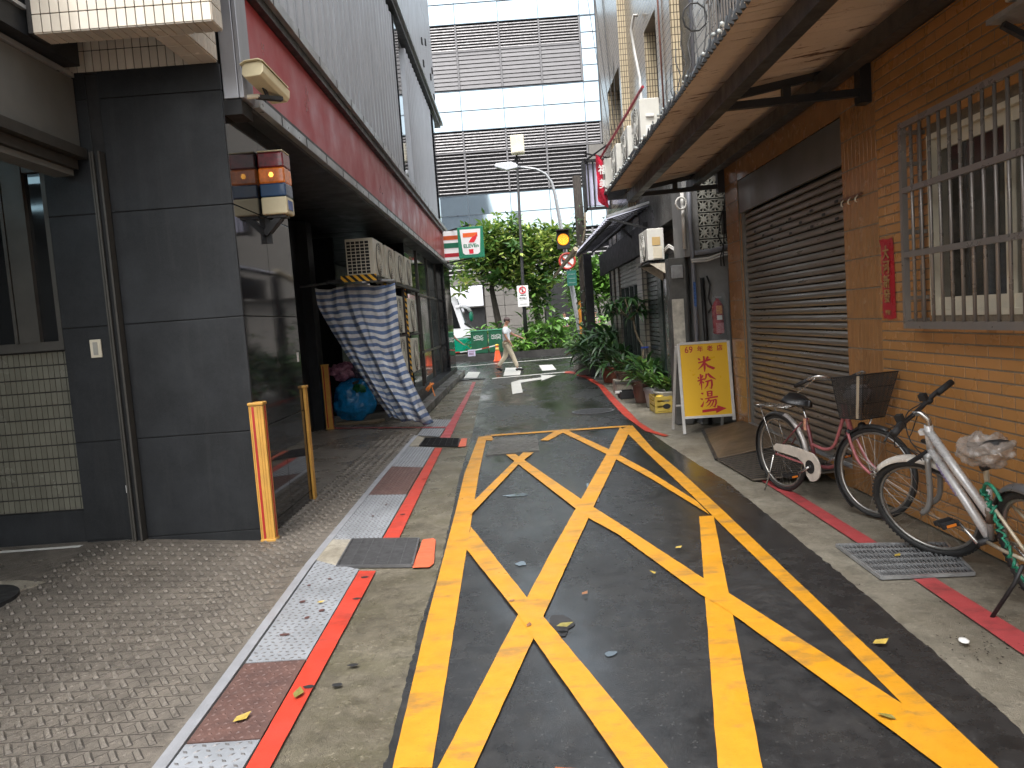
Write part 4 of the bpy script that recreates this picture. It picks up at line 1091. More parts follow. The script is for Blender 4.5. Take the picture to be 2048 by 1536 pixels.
# convenience store box sign and striped return sign
root = thing('shop_sign', 'square green and white shop sign with a red 7 over the far corner', 'shop sign', (-1.35, 22.0, 3.2))
def shopsign():
    Y = 22.0; x0, x1, z0, z1 = -1.44, -.72, 3.46, 4.32
    gm = mat('sign_green', (.008,.19,.10), .35, 0, .05, 4, emit=(.008,.19,.10), es=.12, grime=.1); wm = mat('sign_white', (.80,.78,.78), .35, 0, .02, 4, emit=(.8,.78,.78), es=.12, grime=.1)
    om = mat('sign_orange', (.80,.13,.02), .35, 0, .02, 4, emit=(.80,.13,.02), es=.1, grime=.1); rm = mat('sign_red', (.72,.02,.04), .35, 0, .02, 4, emit=(.72,.02,.04), es=.1, grime=.1)
    MB().box(x0, x1, Y, Y+.16, z0, z1).build('sign_box', gm, root, bevel=.01)
    cx = (x0+x1)/2
    pl = [(x0+.07,z1-.07),(x1-.07,z1-.07),(x1-.12,z0+.14),(x1-.18,z0+.09),(x0+.18,z0+.09),(x0+.12,z0+.14)]
    MB().prism(pl, Y-.008, Y-.001, 'y').build('white_field', wm, root)
    top = z1-.17
    MB().prism([(cx-.21,top),(cx+.20,top),(cx+.20,top-.10),(cx+.19,top-.12),(cx-.21,top-.12)], Y-.016, Y-.010, 'y').build('numeral_bar', om, root)
    s_ = [(cx+.20,top-.02),(cx+.16,top-.17),(cx+.09,top-.27),(cx-.06,top-.27),(cx-.02,top-.20),(cx+.05,top-.12),(cx+.11,top-.10)]
    MB().prism(s_, Y-.022, Y-.017, 'y').build('numeral_stroke', rm, root)
    MB().prism([(cx-.07,z0+.235),(cx+.06,z0+.235),(cx+.055,z0+.11),(cx-.06,z0+.11)], Y-.016, Y-.010, 'y').build('numeral_foot', rm, root)
    mtx = Matrix.Translation((cx, Y-.014, z0+.325)) @ Matrix.Rotation(PI/2, 4, 'X')
    place_text('lettering', 'ELEVEn', .135, gm, root, mtx, .004, 1.05)
shopsign()
root = thing('striped_sign', 'orange, green and red striped light band at the end of the red fascia', 'shop sign', (-1.75, 23.4, 3.55))
z = 3.52
MB().box(-1.93,-1.50,23.0,23.2,3.52,4.36).build('sign_box', mat('sign_white', (.80,.78,.78), .35), root, bevel=.01)
for c_, a, b_ in (((.80,.13,.02),4.06,4.18),((.008,.19,.10),3.82,3.97),((.62,.02,.04),3.56,3.67)):
    MB().box(-1.925,-1.505,22.985,22.999,a+.04,b_+.04).build('stripe', mat('band_%d' % int(a*100), c_, .4, 0, .05, 5), root)
MB().bar((-1.9,23.4,4.38),(-1.1,22.1,4.38),.04,.04).build('bracket', IRON, root)
MB().bar((-1.9,23.4,3.47),(-1.1,22.1,3.45),.04,.04).build('bracket', IRON, root)

# ================================================================= orange tiled building on the right
O = thing('orange_building', 'orange tiled building on the right with a roller shutter and a barred window', 'building', (4.5, 5, 0))
WX = 2.75
b = MB()
b.box(WX-.002, 3.6, 5.144, 5.845, 0, 4.2)           # wall beside window
b.box(WX-.002, 3.6, 3.62, 5.144, 0, 1.44); b.box(WX-.002, 3.6, 3.62, 5.144, 2.60, 4.2)
b.box(WX-.002, 3.6, -3, 3.62, 0, 4.2)
b.box(WX-.002, 3.6, 5.845, 6.455, 0, 4.2)
b.box(WX-.002, 3.6, 6.455, 9.38, 3.06, 4.2)
b.box(WX-.002, 3.6, 9.38, 9.91, 0, 4.2)
b.build('wall', MORTAR, O)
MB().box(3.4, 9, -3, 9.9, 0, 7.8).build('building_core', PLASTER, O)
ht = boxmesh('wall_tile', .014, .227, .060, ORTILE, .002)
cand = []; rest = MB()
def hole(y0, y1, z0, z1): return (y1 > 3.62 and y0 < 5.150 and z1 > 1.436 and z0 < 2.604)
for j in range(60):
    z = .034+.070*j
    for i in range(38):
        y1 = 5.838-.237*i+(.1185 if j % 2 else 0); y0 = y1-.227
        y1c = min(y1, 5.838)
        if y1c-y0 < .03 or y0 < -3: continue
        if hole(y0, y1c, z-.03, z+.03):
            if y1c > 5.15 and y0 < 5.15: y0 = 5.152
            else: continue
        if y0 >= y1c: continue
        full = abs((y1c-y0)-.227) < .001
        if y0 > 3.75 and z < 3.3: cand.append((y0, y1c, z))
        else: rest.box(WX-.006, WX+.008, y0, y1c, z-.03, z+.03)
cand.sort(key=lambda c: c[2] + (5.9-c[0])*.0 if c[2] < 3 else 9)
for n, (y0, y1, z) in enumerate(cand):
    if n < 300:
        o = inst('wall_tile', ht, O, (WX, (y0+y1)/2, z), None, (1, (y1-y0)/.227, 1))
    else: rest.box(WX-.006, WX+.008, y0, y1, z-.03, z+.03)
stuff(rest.build('wall_tile_field', ORTILE, O))
vt = boxmesh('pilaster_tile', .014, .0615, .227, ORTILE2, .002)
for i in range(9):
    for j in range(14):
        inst('pilaster_tile', vt, O, (WX, 5.878+.0675*i, .117+.237*j))
b = MB()
for j in range(4):
    for i in range(9): b.box(WX-.006, WX+.008, 5.847+.0675*i, 5.909+.0675*i, 3.322+.237*j, 3.549+.237*j)
for i in range(43):
    for j in range(5): b.box(WX-.006, WX+.008, 6.458+.0675*i, 6.52+.0675*i, 3.06+.237*j, 3.287+.237*j)
for i in range(8):
    for j in range(17): b.box(WX-.006, WX+.008, 9.384+.0657*i, 9.446+.0657*i, .003+.237*j, .230+.237*j)
for j in range(16):
    for i in range(4): b.box(WX+.012+.062*i, WX+.07+.062*i, 9.375, 9.382, .003+.237*j, .23+.237*j)
stuff(b.build('vertical_tile_field', ORTILE2, O))
# shutter recess
MB().box(WX+.004, WX+.04, 6.458, 9.378, 2.68, 3.055).build('shutter_box', ROLLGREY, O)
MB().box(2.90, 3.3, 6.3, 9.5, 0, 3.1).build('recess_wall', BLACK, O)
for y in (6.459, 9.335): MB().box(2.775, 2.86, y, y+.04, .12, 2.70).build('shutter_rail', mat('shutter_rail_metal', (.22,.21,.19), .4, .6, .1, 5), O)
MB().box(2.752, 2.90, 6.46, 9.37, -.02, .155).build('threshold', mat('threshold_step', (.33,.16,.05), .5, 0, .3, 5, grime=.5), O)
MB().box(2.747, 2.90, 6.46, 9.37, .156, .17).build('sill_plate', GALV, O)
SH = MB().box(2.795, 2.86, 6.5, 9.335, .172, .235).build('roller_shutter', SLAT, O, bevel=.006)
prof = [(.004,.004),(.014,.008),(.020,.022),(.019,.044),(.010,.060),(.0,.067),(-.010,.067),(-.010,.004)]
sm = MB().prism([(-a, z) for a, z in prof], 0, 2.87, 'y').mesh('slat', SLAT)
for j in range(34):
    inst('slat', sm, SH, (2.825, 6.485, .24+.0718*j))
vm = MB().box(-.003, 0, -.035, .035, -.012, .012).mesh('vent_slot', BLACK)
for j in (28, 29, 30):
    for i in range(5):
        y = 6.72+.56*i+(.28 if j % 2 else 0)
        if y < 9.2: inst('vent_slot', vm, SH, (2.8035, y, .24+.0718*j+.022))
# window: cream frame, dark room with curtain, sliding pane
Wn = MB().box(WX-.01, WX+.10, 3.62, 5.144, 1.440, 1.475).build('window_frame', CREAM, O)
MB().box(WX-.01, WX+.10, 5.105, 5.144, 1.475, 2.60).build('jamb', CREAM, Wn)
MB().box(WX-.01, WX+.10, 3.62, 5.105, 2.565, 2.60).build('head', CREAM, Wn)
MB().box(WX+.02, WX+.07, 4.34, 4.395, 1.475, 2.565).build('meeting_stile', CREAM, Wn)
MB().box(WX+.03, WX+.06, 3.62, 5.105, 1.475, 1.555).build('bottom_rail', CREAM, Wn)
MB().box(WX+.03, WX+.06, 3.62, 5.105, 2.49, 2.565).build('top_rail', CREAM, Wn)
MB().box(WX+.045, WX+.05, 3.62, 5.105, 1.555, 2.49).build('pane', m_glass('clear_pane', (.03,.03,.03), .04, .3), Wn)
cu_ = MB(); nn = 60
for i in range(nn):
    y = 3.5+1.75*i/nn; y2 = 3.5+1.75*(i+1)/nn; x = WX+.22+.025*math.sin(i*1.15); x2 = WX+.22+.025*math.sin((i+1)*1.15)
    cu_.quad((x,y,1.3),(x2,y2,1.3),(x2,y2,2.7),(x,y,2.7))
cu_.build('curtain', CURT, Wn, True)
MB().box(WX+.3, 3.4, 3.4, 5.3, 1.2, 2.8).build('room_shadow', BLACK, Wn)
# grille standing proud of the wall
GX = 2.60
Gr = MB().box(GX-.018, GX+.018, 3.2, 5.16, 1.365, 1.41).build('window_grille', GRILLE, O)
for z in (1.83, 2.245, 2.66): MB().box(GX-.02, GX+.012, 3.2, 5.155, z, z+.036).build('cross_rail', GRILLE, Gr)
MB().box(GX-.02, GX+.016, 5.155, 5.19, 1.365, 2.70).build('upright', GRILLE, Gr)
for k in range(17):
    y = 5.065-.1085*k
    MB().tube([(GX, y, 1.41), (GX, y, 2.665)], .0105, 10).build('bar', GRILLE, Gr, True)
for z in (1.40, 1.55, 1.98, 2.42, 2.62):
    MB().box(GX+.018, WX-.006, 5.158, 5.186, z, z+.026).build('wall_bracket', GRILLE, Gr)
MB().box(GX+.018, WX-.006, 4.45, 4.47, 1.37, 1.40).build('wall_bracket', GRILLE, Gr)
for z0 in (1.38, 1.85, 2.27):
    MB().box(2.70, 2.712, 5.158, 5.186, z0, z0+.40).build('side_bar', GRILLE, Gr)
# upper floor of white tiles above the canopy
UT = m_tilegrid('white_upper_tile', (.52,.50,.45), (.10,.095,.09), 'x', .06, .13, 0, .1, .25, .009)
MB().box(2.42, 3.4, 2.5, 9.75, 3.55, 8.0).build('upper_wall', UT, O)
wg = MB().box(2.405, 2.42, 7.6, 8.7, 4.45, 5.6).build('upper_window', GLASSD, O)
for k in range(12): MB().tube([(2.33,7.6+.1*k,4.4),(2.33,7.6+.1*k,5.7)], .008, 6).build('bar', GRILLE, wg)
for z in (4.4, 4.9, 5.4): MB().box(2.32,2.34,7.55,8.8,z,z+.03).build('cross_bar', GRILLE, wg)
# red couplet paper
root = thing('red_paper_strip', 'vertical red paper strip with gold brush writing pasted on the orange tiles', 'paper strip', (2.73, 5.7, 1.42))
pv = MB(); nn = 14
for j in range(nn+1):
    z = 1.42+.58*j/nn
    for i in range(5):
        y = 5.805-.19*i/4-.01*(1-j/nn); pv.v.append((2.736-.006*pnoise(Vector((y*9, z*7, 0)))-(.012 if j == nn and i in (0,4) else 0), y, z+(.006*math.sin(i*2) if j in (0,nn) else 0)))
for j in range(nn):
    for i in range(4): a = j*5+i; pv.f.append((a,a+1,a+6,a+5))
pv.build('paper', mat('faded_red_paper', (.42,.018,.03), .32, 0, .15, 6, .2, 12, grime=.1), root, True)
GOLD = mat('gold_ink', (.50,.32,.12), .35, .3, .2, 30)
face = Matrix(((0,0,-1,0),(-1,0,0,0),(0,1,0,0),(0,0,0,1)))     # text x -> -y, y -> z, facing -x
for k, ch in enumerate('大河新發'):
    place_text('character', ch, .105, GOLD, root, Matrix.Translation((2.7225, 5.706, 1.895-.105*k)) @ face, .001)
place_text('character', '平安', .04, GOLD, root, Matrix.Translation((2.7225, 5.70, 1.465)) @ face, .0005)
# hook rail, little wall things
root = thing('hook_rail', 'small rusty hook rail screwed to the vertical orange tiles', 'hook rail', (2.74, 6.25, 2.35))
MB().box(2.725, 2.74, 6.08, 6.44, 2.375, 2.395).build('rail', mat('rusty_rail', (.20,.09,.05), .7, .2, .3, 20), root)
for y in (6.12, 6.25, 6.38): MB().tube([(2.72,y,2.38),(2.70,y,2.36),(2.70,y,2.335),(2.715,y,2.33)], .005, 6).build('hook', CREAM, root, True)
root = thing('air_conditioner_unit', 'beige air conditioner on a grey bracket above the barred window, at the upper right edge', 'air conditioner', (2.5, 4.2, 3.0))
MB().box(2.42, 2.72, 3.0, 3.82, 2.93, 3.5).build('casing', BEIGEAC, root, bevel=.012)
MB().box(2.40, 2.74, 2.9, 3.93, 2.87, 2.895).build('bracket', GALV, root)
MB().bar((2.45,3.88,2.855),(2.74,3.88,2.68),.03,.03).build('brace', IRON, root)
MB().lathe([(.22,-.0),(.22,.01)], (2.408,3.4,3.2), 24, 'x').build('fan_opening', BLACK, root)

# ================================================================= canopy
K = thing('metal_canopy', 'rusty corrugated metal canopy on dark steel beams over the orange wall', 'canopy', (2.1, 7, 3.1))
def cz(x): return 3.16+(x-1.33)*.115
b = MB()
ys = [-3.2+.038*i for i in range(355)]
for i, y in enumerate(ys):
    h = .010*math.sin(i*PI/2*1.0)
    for x in (1.32, 2.05, 2.74): b.v.append((x, y, cz(x)+h+.02))
for i in range(len(ys)-1):
    for k in range(2): a = i*3+k; b.f.append((a, a+3, a+4, a+1))
o = b.build('corrugated_sheet', [RUSTSH], K)
md = o.modifiers.new('thickness', 'SOLIDIFY'); md.thickness = .012; md.offset = 1
# ragged outer lip with drops and ridge ends
lip = MB(); rg = random.Random(11)
for i in range(178):
    y = .8+.076*i
    if y > 10.25: break
    s_ = rg.uniform(.7, 2.0)
    lip.add([(1.33,y,3.15),(1.33,y+.05,3.15),(1.318,y+.05,3.15+.05*s_),(1.318,y,3.15+.045*s_),(1.30,y+.025,3.13+.02*s_)], [(0,1,2,3),(0,3,4),(0,4,1),(1,4,2),(3,2,4)])
stuff(lip.build('edge_flashing', BEAM, K))
rg = random.Random(12)
lm_ = MB().ellip((0,0,0), .010, .014, .011, 7, 5, .3, 1).mesh('rib_end', CORRTOP, True)
for i in range(118):
    y = 1.6+.0755*i
    if y < 8.2 and rg.random() < .55: continue
    inst('rib_end', lm_, K, (1.306+rg.uniform(-.01,.012), y+rg.uniform(-.012,.012), 3.20+rg.uniform(-.012,.02)), (rg.uniform(0,1), 0, rg.uniform(0,3)), rg.choice((.4,.6,.8,1.3,1.7 if y > 7 else .7)))
MB().box(1.56, 1.655, -3.2, 10.2, 3.015, 3.135).build('outer_beam', BEAM, K, bevel=.004)
MB().box(2.33, 2.43, -3.2, 10.2, 3.12, 3.235).build('inner_beam', BEAM, K, bevel=.004)
MB().box(2.66, 2.74, -3.2, 10.2, 3.30, 3.42).build('wall_beam', BEAM, K)
for y in (5.93, 9.95, 1.9):
    br = MB().box(2.66, 2.745, y-.05, y+.05, 3.02, 3.42).build('wall_plate', BEAM, K)
    MB().bar((1.60,y,3.125),(2.70,y,3.30),.05,.055).build('top_chord', BEAM, K)
    MB().bar((1.60,y,3.07),(2.70,y,3.105),.05,.055).build('bottom_chord', BEAM, K)
    MB().box(2.10,2.16,y-.025,y+.025,3.10,3.20).build('web', BEAM, K)

# cables, drips at the canopy
rg = random.Random(4)
for k in range(9):
    y0 = 7.2+.35*k; x0 = 1.75+.07*k
    pts = [(2.36, y0+1.2, 5.6-.1*k)]
    for q in range(1, 9):
        t = q/8; pts.append((2.36-.5*t*t+rg.uniform(-.04,.04), y0+1.2-.8*t+rg.uniform(-.06,.06), 5.6-.1*k-(2.25-.1*k)*t))
    tag(MB().tube(pts, .008, 5).build('cable', CABLE, None, True), ['farthest','second farthest','third farthest','fourth farthest','middle','fourth nearest','third nearest','second nearest','nearest'][8-k]+' thin black cable hanging above the canopy edge beside the white tiles', 'cable', 'tangled cables hanging above the canopy edge')
ring = MB().tube([(2.15+.13*math.cos(a/10*2*PI), 8.6, 4.7+.15*math.sin(a/10*2*PI)) for a in range(10)], .010, 5, closed=True)
tag(ring.build('cable_loop', CABLE, None, True), 'black cable wound into a loop above the canopy edge', 'cable')

# ================================================================= grey wall end, breeze blocks, pipes
OB = thing('old_building', 'old beige tiled building beyond the orange one, with dark shutters at street level', 'building', (3.5, 15, 0))
DG = mat('dark_green_shutter_door', (.020,.034,.03), .4, .3, .2, 4, stretch=(1,1,4))
TB = m_tilegrid('beige_pier_tile', (.24,.21,.16), (.035,.032,.03), 'y', .075, .105, 0, .2, .35)
TBx = m_tilegrid('beige_side_tile', (.22,.195,.15), (.035,.032,.03), 'x', .075, .105, 0, .2, .35)
MB().box(2.46, 2.98, 10.62, 10.95, .0, 2.30).build('end_wall', PLASTER, OB)
MB().box(2.36, 2.56, 10.60, 10.95, 2.30, 3.6).build('end_pier', PLASTER, OB)
MB().box(2.44, 2.99, 10.57, 10.97, 2.29, 2.335).build('ledge', CONCD, OB)
MB().box(2.96, 3.3, 10.0, 10.99, 0, 4).build('party_wall', CONCD, OB)
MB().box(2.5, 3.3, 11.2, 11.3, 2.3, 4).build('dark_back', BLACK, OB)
# breeze blocks with petal openings
def breeze():
    s = .158; b = MB(); t = .06; w = .010
    for (x0,x1,z0,z1) in ((-s/2,s/2,-s/2,-s/2+w),(-s/2,s/2,s/2-w,s/2),(-s/2,-s/2+w,-s/2+w,s/2-w),(s/2-w,s/2,-s/2+w,s/2-w)): b.box(x0,x1,0,t,z0,z1)
    for k in range(4):
        a = PI/4+k*PI/2; d = Vector((math.cos(a),0,math.sin(a))); b.bar(Vector((0,t/2,0)), Vector((0,t/2,0))+d*s*.66, .016, t*.98, (0,1,0))
    for k in range(4):
        a = k*PI/2; d = Vector((math.cos(a),0,math.sin(a))); b.bar(Vector((0,t/2,0)), Vector((0,t/2,0))+d*s*.46, .012, t*.9, (0,1,0))
    for k in range(4):
        a = k*PI/2; pts = []
        c_ = Vector((math.cos(a),0,math.sin(a)))*s*.5
        for q in range(-3, 4):
            th = a+PI+q*.27; pts.append(c_+Vector((math.cos(th),0,math.sin(th)))*s*.34+Vector((0,t/2,0)))
        for u_, v_ in zip(pts[:-1], pts[1:]): b.bar(u_, v_, .012, t*.85, (0,1,0))
    return b.mesh('breeze_block', BREEZE)
bz = breeze()
for j in range(7):
    for i in range(3):
        inst('breeze_block', bz, OB, (2.645+.165*i, 10.64, 2.43+.178*j))
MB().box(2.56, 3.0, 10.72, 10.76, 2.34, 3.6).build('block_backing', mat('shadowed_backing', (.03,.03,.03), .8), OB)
rg = random.Random(8)
def pipe(pts, r, m_, label, grp=None, name='pipe'):
    return tag(MB().tube(pts, r, 10).build(name, m_, None, True), label, 'pipe' if name == 'pipe' else name, grp)
pipe([(2.43,10.52,3.45),(2.43,10.52,2.75),(2.44,10.52,2.35),(2.44,10.52,.05)], .028, PIPE, 'grey downpipe at the left edge of the grey plastered wall')
pipe([(2.46,10.47,2.33),(2.7,10.47,2.345),(2.93,10.47,2.385),(2.96,10.47,2.44),(2.955,10.47,3.2)], .032, PIPE, 'grey pipe crossing below the breeze blocks and turning up')
pipe([(2.35,10.56,3.15),(2.35,10.56,2.4)], .024, WHPIPE, 'short white insulated pipe beside the breeze block column')
pipe([(2.40,10.45,2.24),(2.62,10.45,2.25),(2.85,10.45,2.31),(3.0,10.45,2.32)], .014, WHPIPE, 'upper white cable running along the ledge', None, 'cable')
pipe([(2.40,10.43,2.215),(2.60,10.43,2.215),(2.84,10.43,2.275),(3.0,10.43,2.29)], .012, WHPIPE, 'lower white cable running along the ledge', None, 'cable')
pipe([(2.56,10.55,2.0),(2.57,10.55,1.2),(2.57,10.55,.0)], .03, CABLE, 'black pipe against the left part of the grey wall')
pipe([(2.93,10.5,2.1),(2.94,10.5,.1)], .035, mat('brown_pipe', (.12,.07,.05), .5), 'brown pipe at the right edge of the grey wall')
pipe([(2.62,10.54,2.02),(2.66,10.54,1.9),(2.63,10.54,1.72),(2.67,10.54,1.6),(2.62,10.54,1.52)], .012, CABLE, 'short crooked black cable on the grey wall', None, 'cable')
for k in range(7):
    pts = [(2.98+rg.uniform(-.1,.02), 10.42, 3.3)]
    for q in range(9): pts.append((pts[-1][0]+rg.uniform(-.055,.06), 10.42+rg.uniform(-.03,.03), pts[-1][2]-.13))
    tag(MB().tube(pts, .009, 5).build('cable', CABLE, None, True), ['first','second','third','fourth','fifth','sixth','seventh'][k]+' black cable of the tangle hanging right of the breeze blocks', 'cable', 'cable tangle beside the breeze blocks')
lp = MB().tube([(2.32+.07*math.cos(a/12*2*PI), 10.5, 3.0+.08*math.sin(a/12*2*PI)) for a in range(12)], .014, 6, closed=True)
tag(lp.build('cable_loop', WHPIPE, None, True), 'white cable loop left of the breeze blocks', 'cable')
MB().box(3.0-.16, 3.0, 10.40, 10.5, 2.55, 2.85).build('meter_box', IRON, OB)
# fire extinguisher in its clear cover
root = thing('fire_extinguisher', 'dark red fire extinguisher in a clear plastic bag on the grey wall', 'fire extinguisher', (2.74, 10.53, 1.2))
RX = mat('dark_red_enamel', (.34,.012,.03), .25, 0, .15, 6, coat=.3)
MB().lathe([(.03,1.22),(.075,1.24),(.078,1.60),(.05,1.66),(.022,1.69),(.022,1.72)], (2.74,10.52,0), 20).build('cylinder', RX, root, True)
MB().box(2.70,2.79,10.49,10.53,1.71,1.735).build('valve', GALV, root)
MB().box(2.70,2.78,10.436,10.442,1.50,1.61).build('label', mat('yellow_red_label', (.55,.30,.06), .4, 0, .6, 30, col2=(.4,.05,.05), grime=0), root)
MB().box(2.705,2.775,10.437,10.442,1.42,1.48).build('label', WHITE, root)
MB().box(2.69,2.79,10.436,10.441,1.24,1.38).build('label', mat('red_print_label', (.3,.02,.04), .4, 0, .7, 60, col2=(.5,.3,.3), grime=0), root)
o = MB().prism([(2.63,1.08),(2.86,1.07),(2.85,1.70),(2.80,1.78),(2.74,1.75),(2.69,1.79),(2.64,1.72)], 10.40, 10.43, 'y').build('clear_cover', m_glass('clear_plastic', (.7,.72,.75), .12, .07), root, bevel=.01)
cab = thing('utility_cabinet', 'narrow dark grey utility board with a torn white notice beside the grey wall', 'cabinet', (2.26, 10.8, 1.0))
MB().box(2.15, 2.385, 10.72, 10.955, .0, 2.30).build('board', mat('grimy_grey_board', (.10,.10,.095), .5, 0, .3, 5, grime=.5, gs=4), cab, bevel=.006)
MB().box(2.17, 2.33, 10.708, 10.716, 1.05, 1.74).build('notice', mat('curling_notice', (.62,.60,.52), .6, 0, .3, 9, grime=.5, gs=7), cab)
MB().box(2.18, 2.34, 10.69, 10.719, 2.02, 2.2).build('meter', GALV, cab, bevel=.01)
MB().box(2.42,2.455,10.485,10.491,1.62,1.95).build('blue_label', mat('blue_label_print', (.06,.16,.45), .4, 0, .6, 60), cab)
# small white notice and meter box, doors of the old building
FX = 2.42
def bx(name, m_, x0, x1, y0, y1, z0, z1, par=None, bev=0): return MB().box(x0,x1,y0,y1,z0,z1).build(name, m_, par or OB, bevel=bev)
bx('street_wall', TBx, FX+.25, 3.4, 10.96, 18.75, 0, 3.6)
bx('wall_pier', PLASTER, FX-.05, FX+.25, 10.96, 11.35, 0, 3.4)
bx('door_frame', mat('worn_door_frame', (.16,.15,.13), .6, 0, .2, 4), FX, FX+.1, 11.36, 12.6, 0, 2.25)
bx('glazed_door', mat('frosted_pane', (.10,.10,.095), .25, 0, .3, 3), FX-.01, FX, 11.45, 12.5, .3, 2.1)
bx('notice', mat('curling_notice', (.62,.60,.52), .6, 0, .3, 9, grime=.3), FX-.02, FX-.011, 11.55, 12.05, .95, 1.72)
bx('door_post', DG, FX-.03, FX+.12, 12.62, 12.95, 0, 2.5)
for k in range(30):
    z = .04+.08*k
    bx('door_slat', mat('door_slat_metal', (.10,.105,.10), .4, .4, .15, 4), FX+.04, FX+.055+.02, 12.96, 13.55, z, z+.062)
for k in range(30):
    z = .04+.08*k
    bx('door_slat', DG, FX+.05, FX+.08, 13.6, 14.35, z, z+.066)
for y0, y1 in ((14.36,14.95),(17.55,18.0),(18.35,18.8)):
    bx('tiled_pier', TB, FX-.04, FX+.26, y0, y1, 0, 3.4)
bx('shutter_housing', mat('grey_ribbed_shutter', (.20,.20,.175), .4, .3, .1, 3), FX+.02, FX+.1, 14.96, 17.5, 2.15, 2.9)
for k in range(9):
    bx('shutter_slat', mat('grey_ribbed_shutter', (.20,.20,.175), .4, .3), FX-.005, FX+.02, 14.97, 17.5, 2.17+.08*k, 2.225+.08*k)
bx('window_panel', GLASSD, FX+.05, FX+.07, 14.96, 17.5, .3, 2.14)
for y in (14.97, 15.6, 16.2, 16.85, 17.45): bx('window_bar', DG, FX, FX+.05, y, y+.07, .2, 2.14)
bx('dark_bay', BLACK, FX+.1, FX+.24, 18.0, 18.35, 0, 3)
bx('lintel', CONCD, FX-.02, FX+.26, 10.97, 18.8, 2.92, 3.6)
bx('building_core', TBx, 3.0, 9, 10.7, 18.75, 3.4, 9)
# upper storeys with projecting piers of beige tiles
TF = m_tilegrid('beige_facade_tile', (.40,.35,.27), (.10,.085,.07), 'x', .045, .105, 0, .15, .2, .008)
TC = m_tilegrid('lit_end_tile', (.60,.50,.34), (.07,.055,.04), 'y', .045, .105, 0, .1, .25, .006)  # paler copy of the facade tile: light on the end faces put into the colour
def facade(x0, y0, y1, z0, z1, holes, name='upper_wall'):
    b = MB(); zc = z0; cuts = sorted(holes, key=lambda h: h[2])
    ys_ = y0
    # simple split: bands between openings
    for (a, c, d, e) in sorted(holes, key=lambda h: h[0]):
        b.box(x0, x0+.3, ys_, a, z0, z1); b.box(x0, x0+.3, a, c, z0, d); b.box(x0, x0+.3, a, c, e, z1); ys_ = c
    b.box(x0, x0+.3, ys_, y1, z0, z1)
    o = b.build(name, TF, OB)
    for (a, c, d, e) in holes:
        bx('window', GLASSD, x0+.2, x0+.22, a, c, d, e)
        bx('window_frame', IRON, x0+.17, x0+.2, a, a+.05, d, e)
        MB().box(x0+.003, x0+.2, c-.004, c+.0, d, e).build('window_reveal', TC, OB)
    return o
facade(2.40, 15.62, 18.75, 3.6, 9.3, [(15.8,17.6,4.9,6.47)])
facade(2.55, 11.65, 15.60, 3.6, 9.3, [(12.7,13.75,4.9,6.35)])
MB().box(2.40, 2.56, 15.600, 15.618, 3.6, 9.3).build('pier_end', TC, OB)
MB().box(2.555, 2.69, 11.630, 11.648, 3.6, 9.3).build('pier_end', TC, OB)
bx('recess_wall', CONCD, 2.70, 3.0, 10.0, 11.63, 3.6, 9.3)
pipe([(2.46,9.9,9.0),(2.46,10.0,3.7)], .035, PIPE, 'long grey downpipe in the gap above the canopy')
pipe([(2.52,12.25,9.0),(2.52,12.28,6.2),(2.52,12.25,4.4)], .014, mat('rusty_conduit', (.18,.07,.05), .7), 'thin rusty conduit on the upper beige wall')
for dx in (0, .035):
    pipe([(2.5,13.95-dx,6.72),(2.44,13.98-dx,6.74),(2.40,14.1,6.55),(2.42,14.0-dx,6.1),(2.44,13.75-dx,5.6),(2.40,13.5-dx,5.15),(2.35,13.2,4.7)], .022, WHPIPE, 'outer white insulated pipe bending out of the beige wall' if dx == 0 else 'inner white insulated pipe bending out of the beige wall')
gu = 'white air conditioners on the ledge above the canopy'
AC1 = ac_unit(2.10, 2.40, 12.0, 12.85, 4.1, 4.80, 'nearest white air conditioner on the ledge above the canopy', gu, WHITEAC, '-x', False)
ac_unit(2.10, 2.40, 13.3, 14.1, 4.1, 4.72, 'second white air conditioner on the ledge above the canopy', gu, WHITEAC, '-x', False)
ac_unit(2.08, 2.36, 14.6, 15.4, 4.1, 4.72, 'third white air conditioner on the ledge above the canopy', gu, WHITEAC, '-x', False)
ac_unit(2.02, 2.30, 15.9, 16.7, 4.1, 4.72, 'farthest white air conditioner on the ledge beside the red banner', gu, WHITEAC, '-x', False)
MB().box(2.1,2.12,11.985,11.99,4.3,4.6)
bx('unit_ledge', IRON, 2.0, 2.55, 11.9, 16.9, 4.03, 4.09)
hp = AC1
MB().box(2.19,2.31,11.97,11.999,4.52,4.56).build('handle', WHITE, hp, bevel=.005); MB().box(2.18,2.32,11.985,11.999,4.25,4.40).build('label', WHITE, hp)
# red banner with white characters
root = thing('red_banner', 'red plastic banner with white characters hanging above the far canopy corner', 'banner', (1.95, 16.5, 4.0))
RB = mat('red_banner_vinyl', (.55,.02,.05), .3, 0, .2, 6, .3, 20)
b = MB(); nn = 12
for j in range(nn+1):
    for i in range(5):
        b.v.append((1.90+.16*i/4, 16.35-.3*i/4+.05*math.sin(j*.9+i), 3.95+.95*j/nn-.05*i))
for j in range(nn):
    for i in range(4): a = j*5+i; b.f.append((a,a+1,a+6,a+5))
b.build('banner', RB, root, True)
for k, c_ in enumerate('福美'):
    place_text('character', c_, .2, WHITE, root, Matrix.Translation((1.99, 15.95, 4.22+.28*(1-k))) @ Matrix.Rotation(PI/2, 4, 'X'), .004)
MB().tube([(1.95,16.6,4.75),(2.35,13.0,5.25)], .025, 6).build('rail', mat('red_rail', (.35,.02,.04), .4), root)
